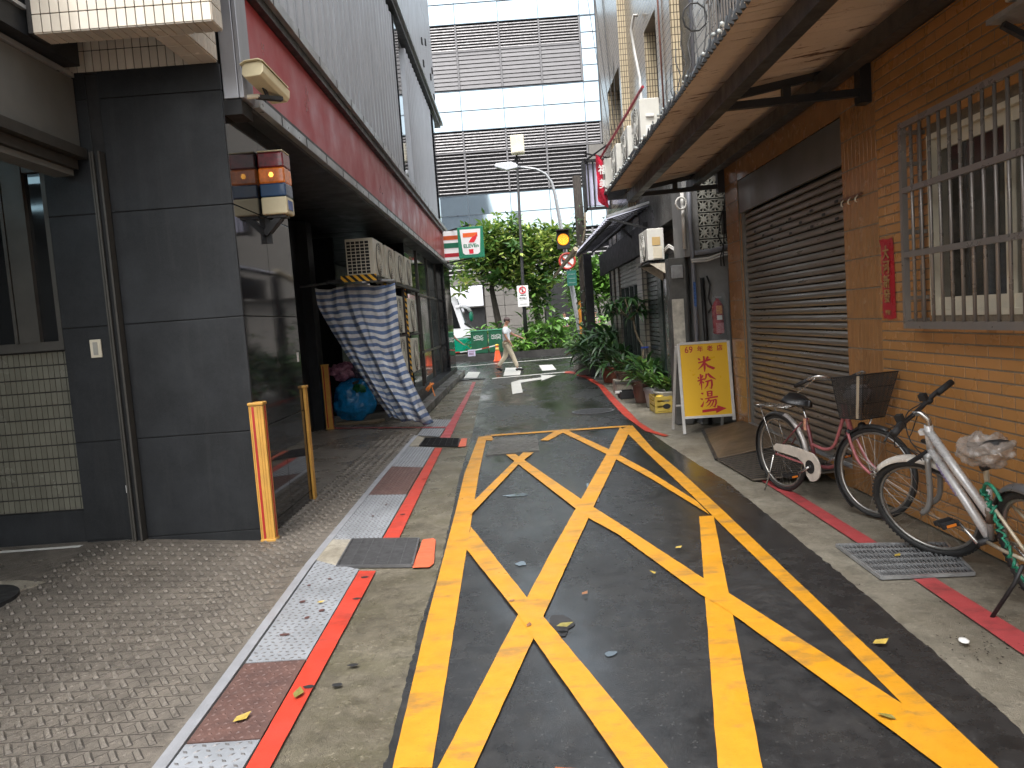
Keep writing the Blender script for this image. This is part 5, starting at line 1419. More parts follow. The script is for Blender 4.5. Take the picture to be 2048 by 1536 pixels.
# billboard frame seen from the side
root = thing('billboard', 'pale lilac billboard in a black steel frame sticking out from the beige building', 'billboard', (2.05, 18.2, 4.0))
MB().box(1.86, 2.40, 18.2, 18.3, 4.12, 5.08).build('panel', mat('pale_lilac_panel', (.62,.62,.80), .5, 0, .05, 2, grime=.15), root)
b = MB()
for x in (1.83, 1.90, 2.02, 2.37): b.box(x, x+.03, 18.13, 18.19, 4.03, 5.14)
b.box(1.83,2.45,18.1,18.2,5.10,5.16); b.box(1.83,2.45,18.1,18.2,4.02,4.08); b.box(1.80,1.86,18.1,18.5,4.02,5.16)
b.bar((1.84,18.1,5.3),(2.5,18.4,5.2),.03,.03); b.bar((1.84,18.1,5.12),(2.5,17.6,5.45),.03,.03)
b.build('frame', IRON, root)
# lower black awning on posts
A = thing('black_awning', 'black corrugated awning on dark posts sheltering the potted plants', 'awning', (2.1, 16, 0))
AWM = m_leaf('grey_translucent_sheet', (.50,.51,.60), (.56,.57,.66)); AWM.node_tree.nodes['Mix Shader'].inputs[0].default_value = .85
b = MB(); n = 150
for i in range(n+1):
    y = 13.3+7.3*i/n; h = .012*math.sin(i*PI/2)
    for x, z in ((1.66,3.22),(2.15,3.33),(2.66,3.46)): b.v.append((x, y, z+h))
for i in range(n):
    for k in range(2): a = i*3+k; b.f.append((a, a+3, a+4, a+1))
o = b.build('corrugated_sheet', AWM, A)
for i in range(26): MB().box(1.66, 2.66, 13.35+.29*i, 13.375+.29*i, 3.185, 3.20).build('batten', BLACK, A) if False else MB().bar((1.68,13.35+.29*i,3.195),(2.62,13.35+.29*i,3.42),.02,.02).build('batten', BLACK, A)
for x, z in ((1.72,3.15),(2.14,3.24)): MB().box(x, x+.05, 13.3, 20.6, z, z+.05).build('purlin', BLACK, A)
MB().bar((1.66,13.3,3.24),(2.66,13.3,3.50),.04,.04).build('end_rail', GALV, A)
MB().bar((1.75,13.35,3.2),(2.5,13.0,2.9),.035,.035).build('brace', BLACK, A)
MB().bar((2.14,14.9,3.2),(2.5,14.9,2.85),.04,.04).build('brace', BLACK, A)
MB().bar((1.70,15.3,3.15),(2.5,13.4,3.45),.02,.02).build('brace', BLACK, A)
MB().box(2.32,2.42,13.6,20.6,2.62,3.14).build('fascia_board', BLACK, A)
MB().box(1.90,2.10,20.4,20.6,0,3.2).build('post', BLACK, A)
MB().box(2.36,2.50,18.85,19.0,0,3.2).build('post', BLACK, A)
for k in range(4): 
    o = MB().tube([(1.62,19.9-.2*k,3.20+.02*k),(1.42-.1*k,20.9,3.05-.12*k)], [.07,.03], 5).build('split_plank', mat('torn_pale_board', (.60,.52,.38), .8, 0, .3, 10), A)
rm = MB().ellip((0,0,0), .022,.03,.02, 8, 5).mesh('rib_end', CORRTOP, True)
for k in range(7): inst('rib_end', rm, A, (1.655, 13.6+1.05*k, 3.27))
# air conditioner on the rusty bracket
r_ = ac_unit(2.06, 2.31, 11.75, 12.5, 2.33, 2.83, 'cream air conditioner with its fan towards the alley, on a rusty bracket under the awning', None, WHITEAC, '-x', False)
MB().box(2.13,2.25,11.737,11.749,2.58,2.70).build('cover', mat('faded_orange_sticker', (.55,.38,.16), .5), r_)
MB().box(2.14,2.27,11.735,11.749,2.38,2.56).build('cover', CREAM, r_, bevel=.004)
root = thing('wall_bracket', 'rust stained white bracket under the cream air conditioner', 'bracket', (2.25, 11.8, 2.2))
MB().prism([(2.05,2.32),(2.44,2.32),(2.44,2.08),(2.40,2.08)], 11.70, 11.73, 'y').build('side_plate', RUSTWH, root)
MB().prism([(2.05,2.32),(2.44,2.32),(2.44,2.08),(2.40,2.08)], 12.5, 12.53, 'y').build('side_plate', RUSTWH, root)
MB().box(2.03, 2.44, 11.70, 12.55, 2.305, 2.327).build('tray', IRON, root)
for k, dx in enumerate((0, .03)):
    pipe([(2.30,11.72,2.50-dx),(2.36,11.65,2.56-dx),(2.43,11.6,2.50-dx),(2.44,11.5,2.32),(2.46,11.0,2.25)], .016, WHPIPE, ['upper looped white hose behind the cream air conditioner', 'lower looped white hose behind the cream air conditioner'][k], None, 'hose')
MB().box(2.40,2.43,10.55,10.56,1.5,1.9)
# overhead wires near the beige corner
for k in range(4):
    pipe([(2.2+.1*k,19.0-.6*k,9.6),(2.28+.05*k,18.2-.5*k,7.4),(2.34,17.3-.4*k,5.6),(2.38,16.9-.3*k,4.6)], .008, CABLE, ['black wire drooping down the far beige corner','second black wire drooping down the beige wall','third black wire drooping down the beige wall','nearest black wire drooping down the beige wall'][k], None, 'cable')

# ================================================================= far building across the street
F = thing('glass_office_building', 'large far office building with grey louvre bands and bands of reflecting glass', 'building', (1, 52, 0))
FY = 48.0
mull = [-10.1, -7.45, -4.9, -2.34, .25, 2.66, 5.12, 6.05]
MB().box(-24, 24, FY+.6, FY+20, 0, 30).build('building_core', STONE, F)
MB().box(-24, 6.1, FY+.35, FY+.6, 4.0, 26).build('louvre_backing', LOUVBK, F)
MB().box(6.1, 24, FY+.05, FY+.6, 4.0, 30).build('stone_wall', STONE, F)
rg = random.Random(21)
def glassband(z0, z1, rows, xs):
    hh = (z1-z0)/rows
    for r_ in range(rows):
        for a, b_ in zip(xs[:-1], xs[1:]):
            me = MB().box(-(b_-a)/2+.012, (b_-a)/2-.012, -.01, .01, -hh/2+.012, hh/2-.012).mesh('glass_pane', MIRROR)
            inst('glass_pane', me, F, ((a+b_)/2, FY+.04, z0+hh*(r_+.5)), (R(rg.uniform(-.5,.5)), 0, R(rg.uniform(-1.2,1.2))))
    for r_ in range(rows+1): MB().box(xs[0], xs[-1], FY-.02, FY+.06, z0+hh*r_-.02, z0+hh*r_+.02).build('transom', MULL, F)
    for x in xs: MB().box(x-.02, x+.02, FY-.03, FY+.06, z0, z1).build('mullion', MULL, F)
glassband(13.27, 15.62, 2, mull)
glassband(19.52, 24.3, 4, mull)
glassband(7.05, 9.42, 2, mull)
for z in (15.62, 16.6, 17.57, 18.54): pass
glassband(15.66, 19.48, 4, [5.14, 6.05])
def louvres(z0, z1, n, xs, h=.115):
    for a, b_ in zip(xs[:-1], xs[1:]):
        me = MB().prism([(-.10,-h/2),(.02,-h/2-.03),(.05,h/2-.02),(-.07,h/2)], -(b_-a)/2+.06, (b_-a)/2-.06, 'x').mesh('louvre_blade', LOUV)
        for k in range(n):
            inst('louvre_blade', me, F, ((a+b_)/2, FY+.10, z0+(z1-z0)*(k+.5)/n))
    for x in xs: MB().box(x-.05, x+.05, FY-.04, FY+.2, z0, z1).build('louvre_post', LOUV, F)
up = [-10.1,-7.45,-4.9,-2.34,.25,2.66,5.08]
louvres(15.7, 17.9, 9, up, .20); louvres(17.95, 19.45, 9, up, .07)
MB().box(-10.1, 5.1, FY-.02, FY+.2, 17.88, 17.97).build('louvre_rail', LOUV, F)
lo = [-10.1,-7.45,-4.9,-2.34,.25,2.66,5.12,6.0]
louvres(9.5, 11.9, 11, lo[:-1], .05); louvres(12.0, 13.2, 7, lo, .07)
MB().box(-10.1, 6.0, FY-.02, FY+.2, 11.93, 12.0).build('louvre_rail', LOUV, F)
MB().box(5.2, 6.08, FY, FY+.3, 9.45, 11.9).build('stone_panel', STONE, F)
louvres(4.55, 6.95, 9, lo, .07)
# base: stone blocks, dark openings
MB().box(-24, 1.6, FY-.1, FY+.6, 4.0, 4.5).build('stone_band', STONE, F)
MB().box(1.3, 6.0, FY-.12, FY-.1, 4.05, 4.45).build('pale_band', mat('pale_band_panel', (.52,.55,.55), .4, 0, .05, 2), F)
sb = boxmesh('stone_block', 1.18, .3, .62, STONE, .012)
for j in range(6):
    for i in range(3): inst('stone_block', sb, F, (-1.15+1.2*i-(0), FY-.12, .35+.64*j))
    for i in range(4): inst('stone_block', sb, F, (4.6+1.2*i, FY-.12, .35+.64*j))
    for i in range(3): inst('stone_block', sb, F, (-5.9+1.2*i-3.0, FY-.12, .35+.64*j))
MB().box(1.9, 4.0, FY-.16, FY+.3, 0, 4.0).build('dark_opening', BLACK, F)
MB().box(-5.5, -1.8, FY-.14, FY+.3, 0, 2.6).build('dark_opening', BLACK, F)
ws = thing('blank_signboard', 'blank white signboard on the stone base above the coach', 'signboard', (-2.8, FY-.3, 2.7))
MB().box(-5.0, -1.85, FY-.42, FY-.30, 2.68, 3.92).build('panel', mat('white_sign_panel', (.75,.76,.82), .4, 0, .03, 2, grime=.08), ws)
MB().box(-5.0, -1.85, FY-.45, FY-.42, 2.66, 2.70).build('edge', GALV, ws)

# ================================================================= street furniture across the road
struct(MB().box(-30, 40, 34.15, 34.35, -.03, .26).build('kerb', mat('dark_granite_kerb', (.05,.048,.045), .4, 0, .3, 3)))
struct(MB().box(-30, 40, 34.35, 39.6, -.03, .2).build('planting_bed', SOIL))
struct(MB().box(-30, 40, 39.6, 47.9, -.03, .15).build('far_pavement', CONCD))
for X0, lb in ((-2.04,'left green metal bin with scrawled white graffiti behind the kerb'),(-1.24,'right green metal bin with scrawled white graffiti behind the kerb')):
    root = thing('green_bin', lb, 'bin', (X0+.37, 35.3, .2), 'green bins behind the kerb')
    MB().box(X0, X0+.74, 35.0, 35.6, .26, 1.26).build('body', GREENM, root, bevel=.01)
    MB().box(X0-.02, X0+.76, 34.98, 35.62, 1.262, 1.30).build('lid', mat('pale_green_edge', (.08,.30,.18), .4), root)
    b = MB(); rg = random.Random(int(X0*100))
    for k in range(4):
        pts = []; x = X0+.12; z = .98+.05*k-.1
        while x < X0+.6: pts.append((x, 34.992, z+rg.uniform(-.04,.04))); x += .04
        b.tube(pts, .008, 4)
    b.build('graffiti', WHITE, root)
# street light with lantern box on a black pole, with a small sign
root = thing('camera_pole', 'tall slim black pole carrying a square cream box at its top', 'pole', (.45, 35.2, .2))
MB().tube([(.45,35.2,.2),(.47,35.2,3.0),(.60,35.2,9.0)], [.11,.075,.05], 12).build('post', BLACK, root, True)
b = MB(); b.box(.36,.96,35.0,35.35,8.98,9.78); b.build('box', mat('cream_box', (.60,.56,.44), .4, 0, .05, 3), root, bevel=.03)
MB().lathe([(.25,8.92),(.28,9.0),(.2,9.16)], (.66,34.98,0), 16).build('lens_dome', CREAM, root, True)
MB().bar((.35,35.2,8.55),(.60,35.2,8.85),.05,.05).build('strut', BLACK, root); MB().bar((.85,35.2,8.6),(.60,35.2,8.85),.05,.05).build('strut', BLACK, root)
root = thing('no_entry_notice', 'small white notice with a red crossed ring on the black pole', 'sign', (.45, 35.0, 2.2))
MB().box(.19,.69,35.02,35.05,2.22,3.16).build('board', WHITE, root)
MB().tube([(.43+.145*math.cos(2*PI*k/24),35.0,2.96+.145*math.sin(2*PI*k/24)) for k in range(24)], .018, 6, closed=True).build('ring', mat('sign_red', (.72,.02,.04), .35), root)
MB().bar((.33,35.0,3.06),(.53,35.0,2.86),.02,.03).build('slash', smat('sign_red'), root)
b = MB(); b.ellip((.42,35.005,3.0),.03,.01,.03,8,6); b.bar((.42,35.01,2.98),(.42,35.01,2.87),.03,.05); b.build('pictogram', BLACK, root)
MB().box(.31,.59,35.01,35.02,2.71,2.735).build('bar', BLACK, root)
place_text('lettering', '請勿進入', .09, BLACK, root, Matrix.Translation((.44,35.01,2.60)) @ Matrix.Rotation(PI/2,4,'X'), 0)
for z in (2.52, 2.34, 2.30): MB().box(.28,.62,35.012,35.018,z,z+.008).build('text_line', mat('grey_print', (.3,.3,.3), .5), root)
# traffic light pole with street lamp arm
root = thing('street_lamp', 'grey street lamp post with a curved arm reaching left', 'street lamp', (2.30, 30, 0))
pts = [(2.62,30,0),(2.52,30,.8),(2.35,30,2.1),(2.22,30,3.2),(2.08,30,4.4),(1.98,30,5.3),(1.86,30,6.3),(1.76,30,6.75),(1.55,30,7.08),(1.2,30,7.28),(.5,30,7.42)]
MB().tube(pts, [.11,.11,.10,.09,.08,.07,.06,.055,.05,.045,.04], 12).build('post', GALV, root, True)
b = MB().prism([(-.36,7.50),(-.30,7.58),(.30,7.60),(.52,7.48),(.50,7.36),(.1,7.30),(-.30,7.44)], 29.88, 30.12, 'y')
b.build('lamp_head', mat('pale_lamp_head', (.55,.57,.6), .4, .2, .05, 4), root, bevel=.02)
MB().box(2.45,2.60,29.87,29.9,.75,2.2).build('reflective_patch', mat('orange_reflector', (.55,.22,.02), .4, 0, .6, 6, grime=.4, gs=5), root)
root = thing('traffic_light', 'single amber traffic light glowing on the grey post', 'traffic light', (2.03, 29.8, 4.2))
MB().box(1.80,2.27,29.6,29.8,4.17,4.86).build('housing', BLACK, root, bevel=.02)
MB().prism([(1.78,4.86),(2.29,4.86),(2.29,4.90),(1.78,4.90)], 29.4, 29.8, 'y').build('visor', BLACK, root)
MB().lathe([(.215,29.585),(.215,29.597)], (2.035,0,4.53), 28, 'y').build('lens', mat('amber_lens', (.9,.28,.0), .3, 0, 0, 1, grime=0, emit=(1,.30,.01), es=.22), root)
b = MB()
for rr, n in ((.0,1),(.055,6),(.11,12),(.165,18)):
    for k in range(n):
        a = 2*PI*k/n+rr*9; b.ellip((2.035+rr*math.cos(a), 29.58, 4.53+rr*math.sin(a)), .015,.006,.015, 6, 4)
stuff(b.build('light_dot', mat('amber_led', (1,.6,.1), .3, 0, 0, 1, grime=0, emit=(1,.55,.06), es=.75), root))
root = thing('no_left_turn_sign', 'round white sign with red ring and a barred arrow under the amber light', 'sign', (2.15, 29.7, 3.4))
c_ = Vector((2.14, 29.72, 3.72))
def tilt(p): return Vector(p)
MB().lathe([(.33,29.72),(.33,29.74)], (2.14,0,3.72), 30, 'y').build('disc', WHITE, root)
MB().tube([(2.14+.29*math.cos(2*PI*k/30),29.71,3.72+.29*math.sin(2*PI*k/30)) for k in range(30)], .045, 6, closed=True).build('ring', REDP, root, True)
MB().bar((1.93,29.70,3.88),(2.34,29.70,3.52),.012,.06).build('slash', REDP, root)
b = MB(); b.bar((2.16,29.705,3.55),(2.16,29.705,3.78),.01,.06); b.bar((2.18,29.705,3.76),(2.0,29.705,3.76),.01,.06); b.prism([(2.0,3.68),(1.92,3.76),(2.0,3.84)],29.70,29.71,'y'); b.build('arrow', BLACK, root)
root = thing('street_name_sign', 'dark green street sign with pale writing below the round sign', 'sign', (2.3, 29.7, 2.75))
MB().box(2.09,2.45,29.7,29.73,2.78,3.36).build('board', mat('dark_green_sign', (.02,.13,.10), .4, 0, .1, 6), root)
for k in range(3): MB().box(2.14,2.40,29.69,29.698,2.88+.16*k,2.91+.16*k).build('text_line', mat('pale_green_print', (.22,.36,.31), .5, 0, .5, 60), root)
# traffic cone and tape
root = thing('traffic_cone', 'orange traffic cone with a yellow collar behind the walking man', 'traffic cone', (-.82, 32.1, 0))
MB().lathe([(.17,.03),(.16,.05),(.10,.36),(.055,.60),(.05,.62)], (-.82,32.1,0), 20).build('cone', mat('orange_cone_plastic', (.85,.10,.02), .4, 0, .08, 6), root, True)
MB().box(-1.0,-.64,31.92,32.28,0,.035).build('base', smat('orange_cone_plastic'), root, bevel=.01)
MB().lathe([(.088,.44),(.065,.56)], (-.82,32.1,0), 18).build('collar', mat('yellow_collar', (.75,.5,.12), .4), root, True)
MB().lathe([(.05,.62),(.085,.64),(.085,.67),(.03,.70)], (-.82,32.1,0), 16).build('ring', mat('amber_ring', (.8,.4,.03), .4), root, True)
root = thing('barrier_tape', 'red and white barrier tape with a paper notice, tied to the orange cone', 'barrier tape', (-2, 31.5, .5))
p0 = Vector((-.85,32.1,.66)); p1 = Vector((-3.2,31.0,.56))
for k in range(8):
    a = p0.lerp(p1, k/8); e = p0.lerp(p1, (k+1)/8)
    dz = lambda t: -.10*math.sin(PI*t)
    a.z += dz(k/8); e.z += dz((k+1)/8)
    MB().bar(a, e, .01, .045).build('tape', REDP if k % 2 else WHITE, root)
MB().box(-2.0,-1.70,31.5,31.51,.30,.57).build('paper_notice', mat('lilac_paper', (.62,.58,.75), .5, 0, .05, 4, grime=.1), root)
for z in (.49,.42,.37): MB().box(-1.95,-1.75,31.49,31.498,z,z+.018).build('text_line', mat('purple_print', (.45,.2,.35), .5, 0, .5, 40), root)
# coach
Bu = thing('coach', 'white and green coach with drooping front mirrors standing beyond the kerb', 'coach', (-7, 38.5, 0))
y0, y1 = 37.2, 39.5
side = [(-13,.35),(-2.15,.35),(-2.02,.75),(-2.05,1.3),(-2.28,1.42),(-2.45,1.75),(-2.75,2.9),(-2.95,3.05),(-13,3.05)]
MB().prism([(-13,.95),(-2.06,.95),(-2.02,1.2),(-2.10,1.42),(-2.38,1.62),(-2.72,2.9),(-2.95,3.08),(-13,3.08)], y0, y1, 'y').build('body', mat('coach_white', (.80,.80,.84), .25, 0, .03, 2, grime=.1, coat=.4), Bu, bevel=.05)
MB().prism([(-13,.28),(-2.20,.28),(-2.0,.55),(-2.02,.945),(-13,.945)], y0-.01, y1+.01, 'y').build('skirt', mat('coach_green', (.0,.22,.13), .25, 0, .05, 2, coat=.4), Bu, bevel=.04)
MB().prism([(-2.36,1.62),(-2.34,1.66),(-2.68,2.86),(-2.74,2.86),(-2.44,1.66)], y0+.12, y1-.12, 'y').build('windscreen', mat('coach_glass', (.10,.14,.14), .05, 0, .2, 1, grime=0, spec=.8), Bu)
MB().prism([(-3.6,1.45),(-2.62,1.45),(-2.95,2.7),(-3.6,2.75)], y0-.02, y0-.005, 'y').build('side_window', GLASSD, Bu)
for k in range(5): MB().box(-5.1-1.5*k, -3.75-1.5*k, y0-.02, y0-.005, 1.55, 2.72).build('side_window', GLASSD, Bu)
MB().prism([(-2.44,1.62),(-2.12,1.40),(-2.10,1.46),(-2.42,1.70)], y0-.02, y1, 'y').build('wiper_cowl', BLACK, Bu)
for yy in (y0+.05, y0+.45):
    MB().tube([(-2.78,yy,2.42),(-2.5,yy,2.50),(-2.22,yy,2.40),(-2.10,yy,2.2)], [.09,.10,.09,.07], 10).build('mirror_arm', smat('coach_white'), Bu, True)
    MB().ellip((-2.08,yy,1.98), .10,.12,.25,12,10).build('mirror', smat('coach_green'), Bu, True)
b = MB().ellip((-2.10,y0+.2,1.02), .10,.16,.13,12,8); b.build('headlight', mat('headlight_glass', (.5,.5,.55), .1, .6, .2, 10), Bu, True)
for x in (-4.2,-10.5):
    w = MB().lathe([(.48,y0-.02),(.50,y0+.05),(.50,y0+.28)], (x,0,.5), 24, 'y').build('wheel', BLACK, Bu, True)
    MB().lathe([(.26,y0-.04),(.28,y0-.015)], (x,0,.5), 18, 'y').build('rim', GALV, w)

# ================================================================= plants
def leafmesh(L, W, droop, m_, seg=6, fold=.22, name='leaf', tip=1.0):
    b = MB()
    for i in range(seg+1):
        t = i/seg; w = W/2*math.sin(PI*min(1, t**.8*tip*.97+.03))**.75 if i not in (0, seg) else .002
        ang = droop*t; x = L*math.sin(max(1e-4, ang))/max(1e-4, droop) if droop else L*t; z = -L*(1-math.cos(ang))/droop if droop else 0
        b.v += [(x, -w, z+w*fold), (x, 0, z), (x, w, z+w*fold)]
    for i in range(seg):
        a = i*3; b.f += [(a, a+3, a+4, a+1), (a+1, a+4, a+5, a+2)]
    return b.mesh(name, m_, True)
L_long = leafmesh(.62, .055, 1.5, LEAFD); L_arch = leafmesh(.50, .075, 1.2, LEAFD); L_broad = leafmesh(.30, .11, .8, LEAFA); L_broadd = leafmesh(.28, .10, .8, LEAFD)
L_vari = leafmesh(.34, .13, .7, LEAFV); L_shrub = leafmesh(.52, .13, 1.0, LEAFA); L_shrubb = leafmesh(.46, .12, .9, LEAFB); L_tree = leafmesh(.26, .095, .6, LEAFA, 4); L_treeb = leafmesh(.26, .095, .6, LEAFB, 4)
def foliage(root, meshes, n, c, r, up=(.1, 1.2), seed=0, s=(.7, 1.2), hz=0):
    rg = random.Random(seed)
    for k in range(n):
        a = rg.uniform(0, 2*PI); rr = r*math.sqrt(rg.random()); p = (c[0]+rr*math.cos(a), c[1]+rr*math.sin(a), c[2]+rg.uniform(0, 1)*hz)
        pitch = rg.uniform(*up)
        inst('leaf', rg.choice(meshes), root, p, (rg.uniform(-.4,.4), -pitch, a+rg.uniform(-.6,.6)), rg.uniform(*s))
def pot(root, x, y, r, h, m_, z=0, rim=True):
    b = MB().lathe([(r*.72, z),(r*.98, z+h*.86),(r*1.06, z+h*.87),(r*1.06, z+h),(r*.92, z+h),(r*.90, z+h*.9)], (x, y, 0), 22)
    b.build('pot', m_, root, True, angle=35)
    MB().lathe([(r*.9, z+h*.86),(r*.88, z+h*.9)], (x, y, 0), 16).build('soil', SOIL, root)
def stems(root, x, y, z, n, h, r, m_, seed=0):
    rg = random.Random(seed); b = MB()
    for k in range(n):
        a = rg.uniform(0, 6.3); b.tube([(x,y,z),(x+r*.5*math.cos(a),y+r*.5*math.sin(a),z+h*.6),(x+r*math.cos(a),y+r*math.sin(a),z+h)], [.008,.006,.004], 5)
    b.build('stem', m_, root, True)
GP = 'potted plants along the right wall'
GS = mat('green_stem', (.06,.12,.03), .6, 0, .2, 10)
def potted(label, x, y, r, h, pm, leaves, n, fh, fr, seed, up=(.1,1.2), s=(.7,1.2), z=0):
    root = thing('potted_plant', label, 'potted plant', (x, y, z), GP)
    pot(root, x, y, r, h, pm, z)
    stems(root, x, y, z+h*.9, 9, fh, fr*.8, GS, seed)
    foliage(root, leaves, n, (x, y, z+h*.95), fr, up, seed, s, fh)
    return root
potted('large red-brown pot with long dark drooping leaves, tallest clump of the row', 2.18, 18.3, .24, .36, TERRA, [L_long, L_arch], 95, .85, .22, 31, (.2,1.4), (.9,1.5))
potted('shallow bowl with a small dark bonsai, standing on a grey box', 2.15, 15.7, .20, .16, BROWNPOT, [L_broadd], 40, .35, .16, 32, (.2,1.2), (.4,.7), .27)
potted('tall brown pot with arching green leaves next to the grey bucket', 2.18, 13.75, .19, .36, BROWNPOT, [L_arch, L_broad], 75, .40, .20, 33, (.1,1.3), (.6,1.0))
potted('grey bucket planted with upright broad leaves behind the yellow crate', 2.24, 13.0, .16, .32, GALV, [L_broad, L_arch], 60, .38, .18, 34, (.3,1.4), (.6,1.1))
potted('wide pale bowl of glossy leaves standing in the yellow crate', 2.34, 12.38, .20, .16, WHITEAC, [L_broad], 55, .22, .17, 35, (.1,1.2), (.5,.85), .16)
potted('small dark pot with a low leafy plant between the tall clump and the bonsai', 2.3, 17.0, .16, .25, BROWNPOT, [L_arch, L_broadd], 55, .6, .2, 36, (.3,1.3), (.8,1.2))
MB_ = thing('grey_box', 'grey cement box under the bonsai bowl', 'box', (2.12, 15.6, 0))
MB().box(1.92, 2.34, 15.4, 15.95, 0, .265).build('box', CONCP, MB_, bevel=.01); MB().box(1.90,2.36,15.38,15.41,.20,.262).build('rim', CONCD, MB_)
t_ = thing('black_tray', 'low black tray lying in front of the grey box', 'tray', (2.0, 14.7, 0))
b = MB(); b.box(1.88,2.16,14.5,14.95,.0,.03); b.box(1.88,2.16,14.5,14.52,.03,.13); b.box(1.88,2.16,14.93,14.95,.03,.13); b.box(1.88,1.90,14.52,14.93,.03,.13); b.box(2.14,2.16,14.52,14.93,.03,.13)
b.build('tray', BLACK, t_)
tag(MB().box(1.80,1.92,14.62,14.70,.10,.14).build('scrap', WHITE), 'white scrap of paper on the edge of the black tray', 'scrap')
# yellow crate
cr_ = thing('plastic_crate', 'yellow plastic crate with yellow cloth inside beside the sandwich board', 'crate', (2.32, 12.3, 0))
YC = mat('dirty_yellow_plastic', (.50,.36,.07), .4, 0, .2, 6, grime=.4, gs=5)
x0,x1,ya,yb = 2.10,2.56,12.1,12.62
b = MB(); b.box(x0,x1,ya,yb,.0,.02)
for z in (.03,.115,.20):
    b.box(x0,x1,ya,ya+.015,z,z+.055); b.box(x0,x1,yb-.015,yb,z,z+.055); b.box(x0,x0+.015,ya+.015,yb-.015,z,z+.055); b.box(x1-.015,x1,ya+.015,yb-.015,z,z+.055)
for (x,y) in ((x0,ya),(x1-.03,ya),(x0,yb-.03),(x1-.03,yb-.03),((x0+x1)/2,ya)): b.box(x-.003,x+.033,y-.003,y+.033,0,.26)
b.build('crate', YC, cr_)
MB().prism([(2.28+.06*math.cos(k*PI/8), .10+.04*math.sin(k*PI/8)) for k in range(16)], ya-.006, ya-.001, 'y').build('badge', BLACK, cr_)
o = MB().ellip((2.22,12.3,.22), .08,.12,.06,10,8,.4,3).build('yellow_cloth', mat('yellow_cloth', (.65,.45,.05), .6, 0, .2, 12), None, True); tag(o, 'crumpled yellow cloth inside the yellow crate', 'cloth')
# small tree with bare pale stem
root = thing('potted_tree', 'leggy potted tree with a crooked pale stem and a tuft of dark leaves', 'potted plant', (2.28, 14.3, 0), GP)
pot(root, 2.30, 14.35, .17, .30, BROWNPOT)
MB().tube([(2.32,14.35,.25),(2.31,14.35,.7),(2.33,14.33,.95),(2.25,14.3,1.1),(2.19,14.25,1.25),(2.16,14.25,1.5)], [.025,.022,.024,.02,.02,.018], 8).build('trunk', PALEBARK, root, True)
b = MB(); rg = random.Random(5); tips = []
for k in range(9):
    a = rg.uniform(0,6.3); e = (2.10+.28*math.cos(a)-.08, 14.3+.25*math.sin(a), 1.62+rg.uniform(-.05,.25)); tips.append(e)
    b.tube([(2.16,14.25,1.45),((2.16+e[0])/2,(14.25+e[1])/2,1.6),e], [.012,.009,.006], 5)
b.build('branch', PALEBARK, root, True)
for k, e in enumerate(tips): foliage(root, [L_broadd, L_broadd, L_arch], 14, e, .05, (-.6,.7), 60+k, (.5,.9))
MB().box(2.28,2.42,14.3,14.34,.93,.96).build('blue_tie', mat('blue_cord', (.02,.06,.35), .5), root)
# corner planter and climbing plants
root = thing('corner_planter', 'weathered concrete planter at the corner full of variegated and dark leaves', 'planter', (1.9, 21.8, 0))
b = MB().prism([(1.62,20.9),(2.0,20.8),(2.6,21.5),(2.6,22.8),(1.62,22.8)], 0, .52, 'z'); b.build('trough', CONCD, root, bevel=.02)
foliage(root, [L_vari, L_vari, L_broad], 110, (1.95,21.7,.5), .45, (0,1.3), 71, (.7,1.2), .35)
root = thing('leafy_clump', 'wide dark clump of long strap leaves beside the black post', 'plant', (2.05, 20.0, 0))
stems(root, 2.05, 20.0, 0, 14, .9, .3, GS, 5)
foliage(root, [L_long, L_arch, L_arch], 130, (2.0,19.9,.25), .38, (.1,1.4), 72, (.9,1.6), .75)
root = thing('climbing_plant', 'ivy-like plant climbing the black awning post', 'plant', (1.95, 20.7, .5))
b = MB()
for k in range(4): b.tube([(1.9+.05*k,20.72,.4),(1.86+.06*k,20.74,1.1),(1.95-.02*k,20.72,1.9),(1.88+.03*k,20.7,2.4)], .012, 5)
b.build('stem', BARK, root, True)
for j in range(8): foliage(root, [L_vari, L_broadd, L_broadd], 14, (1.93,20.8,.55+.22*j), .24, (-.7,.6), 80+j, (.4,.75), .2)
root = thing('hanging_creeper', 'creeper with an orange flower on the black post at the building corner', 'plant', (2.4, 19.3, .5))
for j in range(5): foliage(root, [L_broadd, L_vari], 10, (2.3,19.4,.6+.25*j), .15, (-.7,.6), 90+j, (.35,.6), .2)
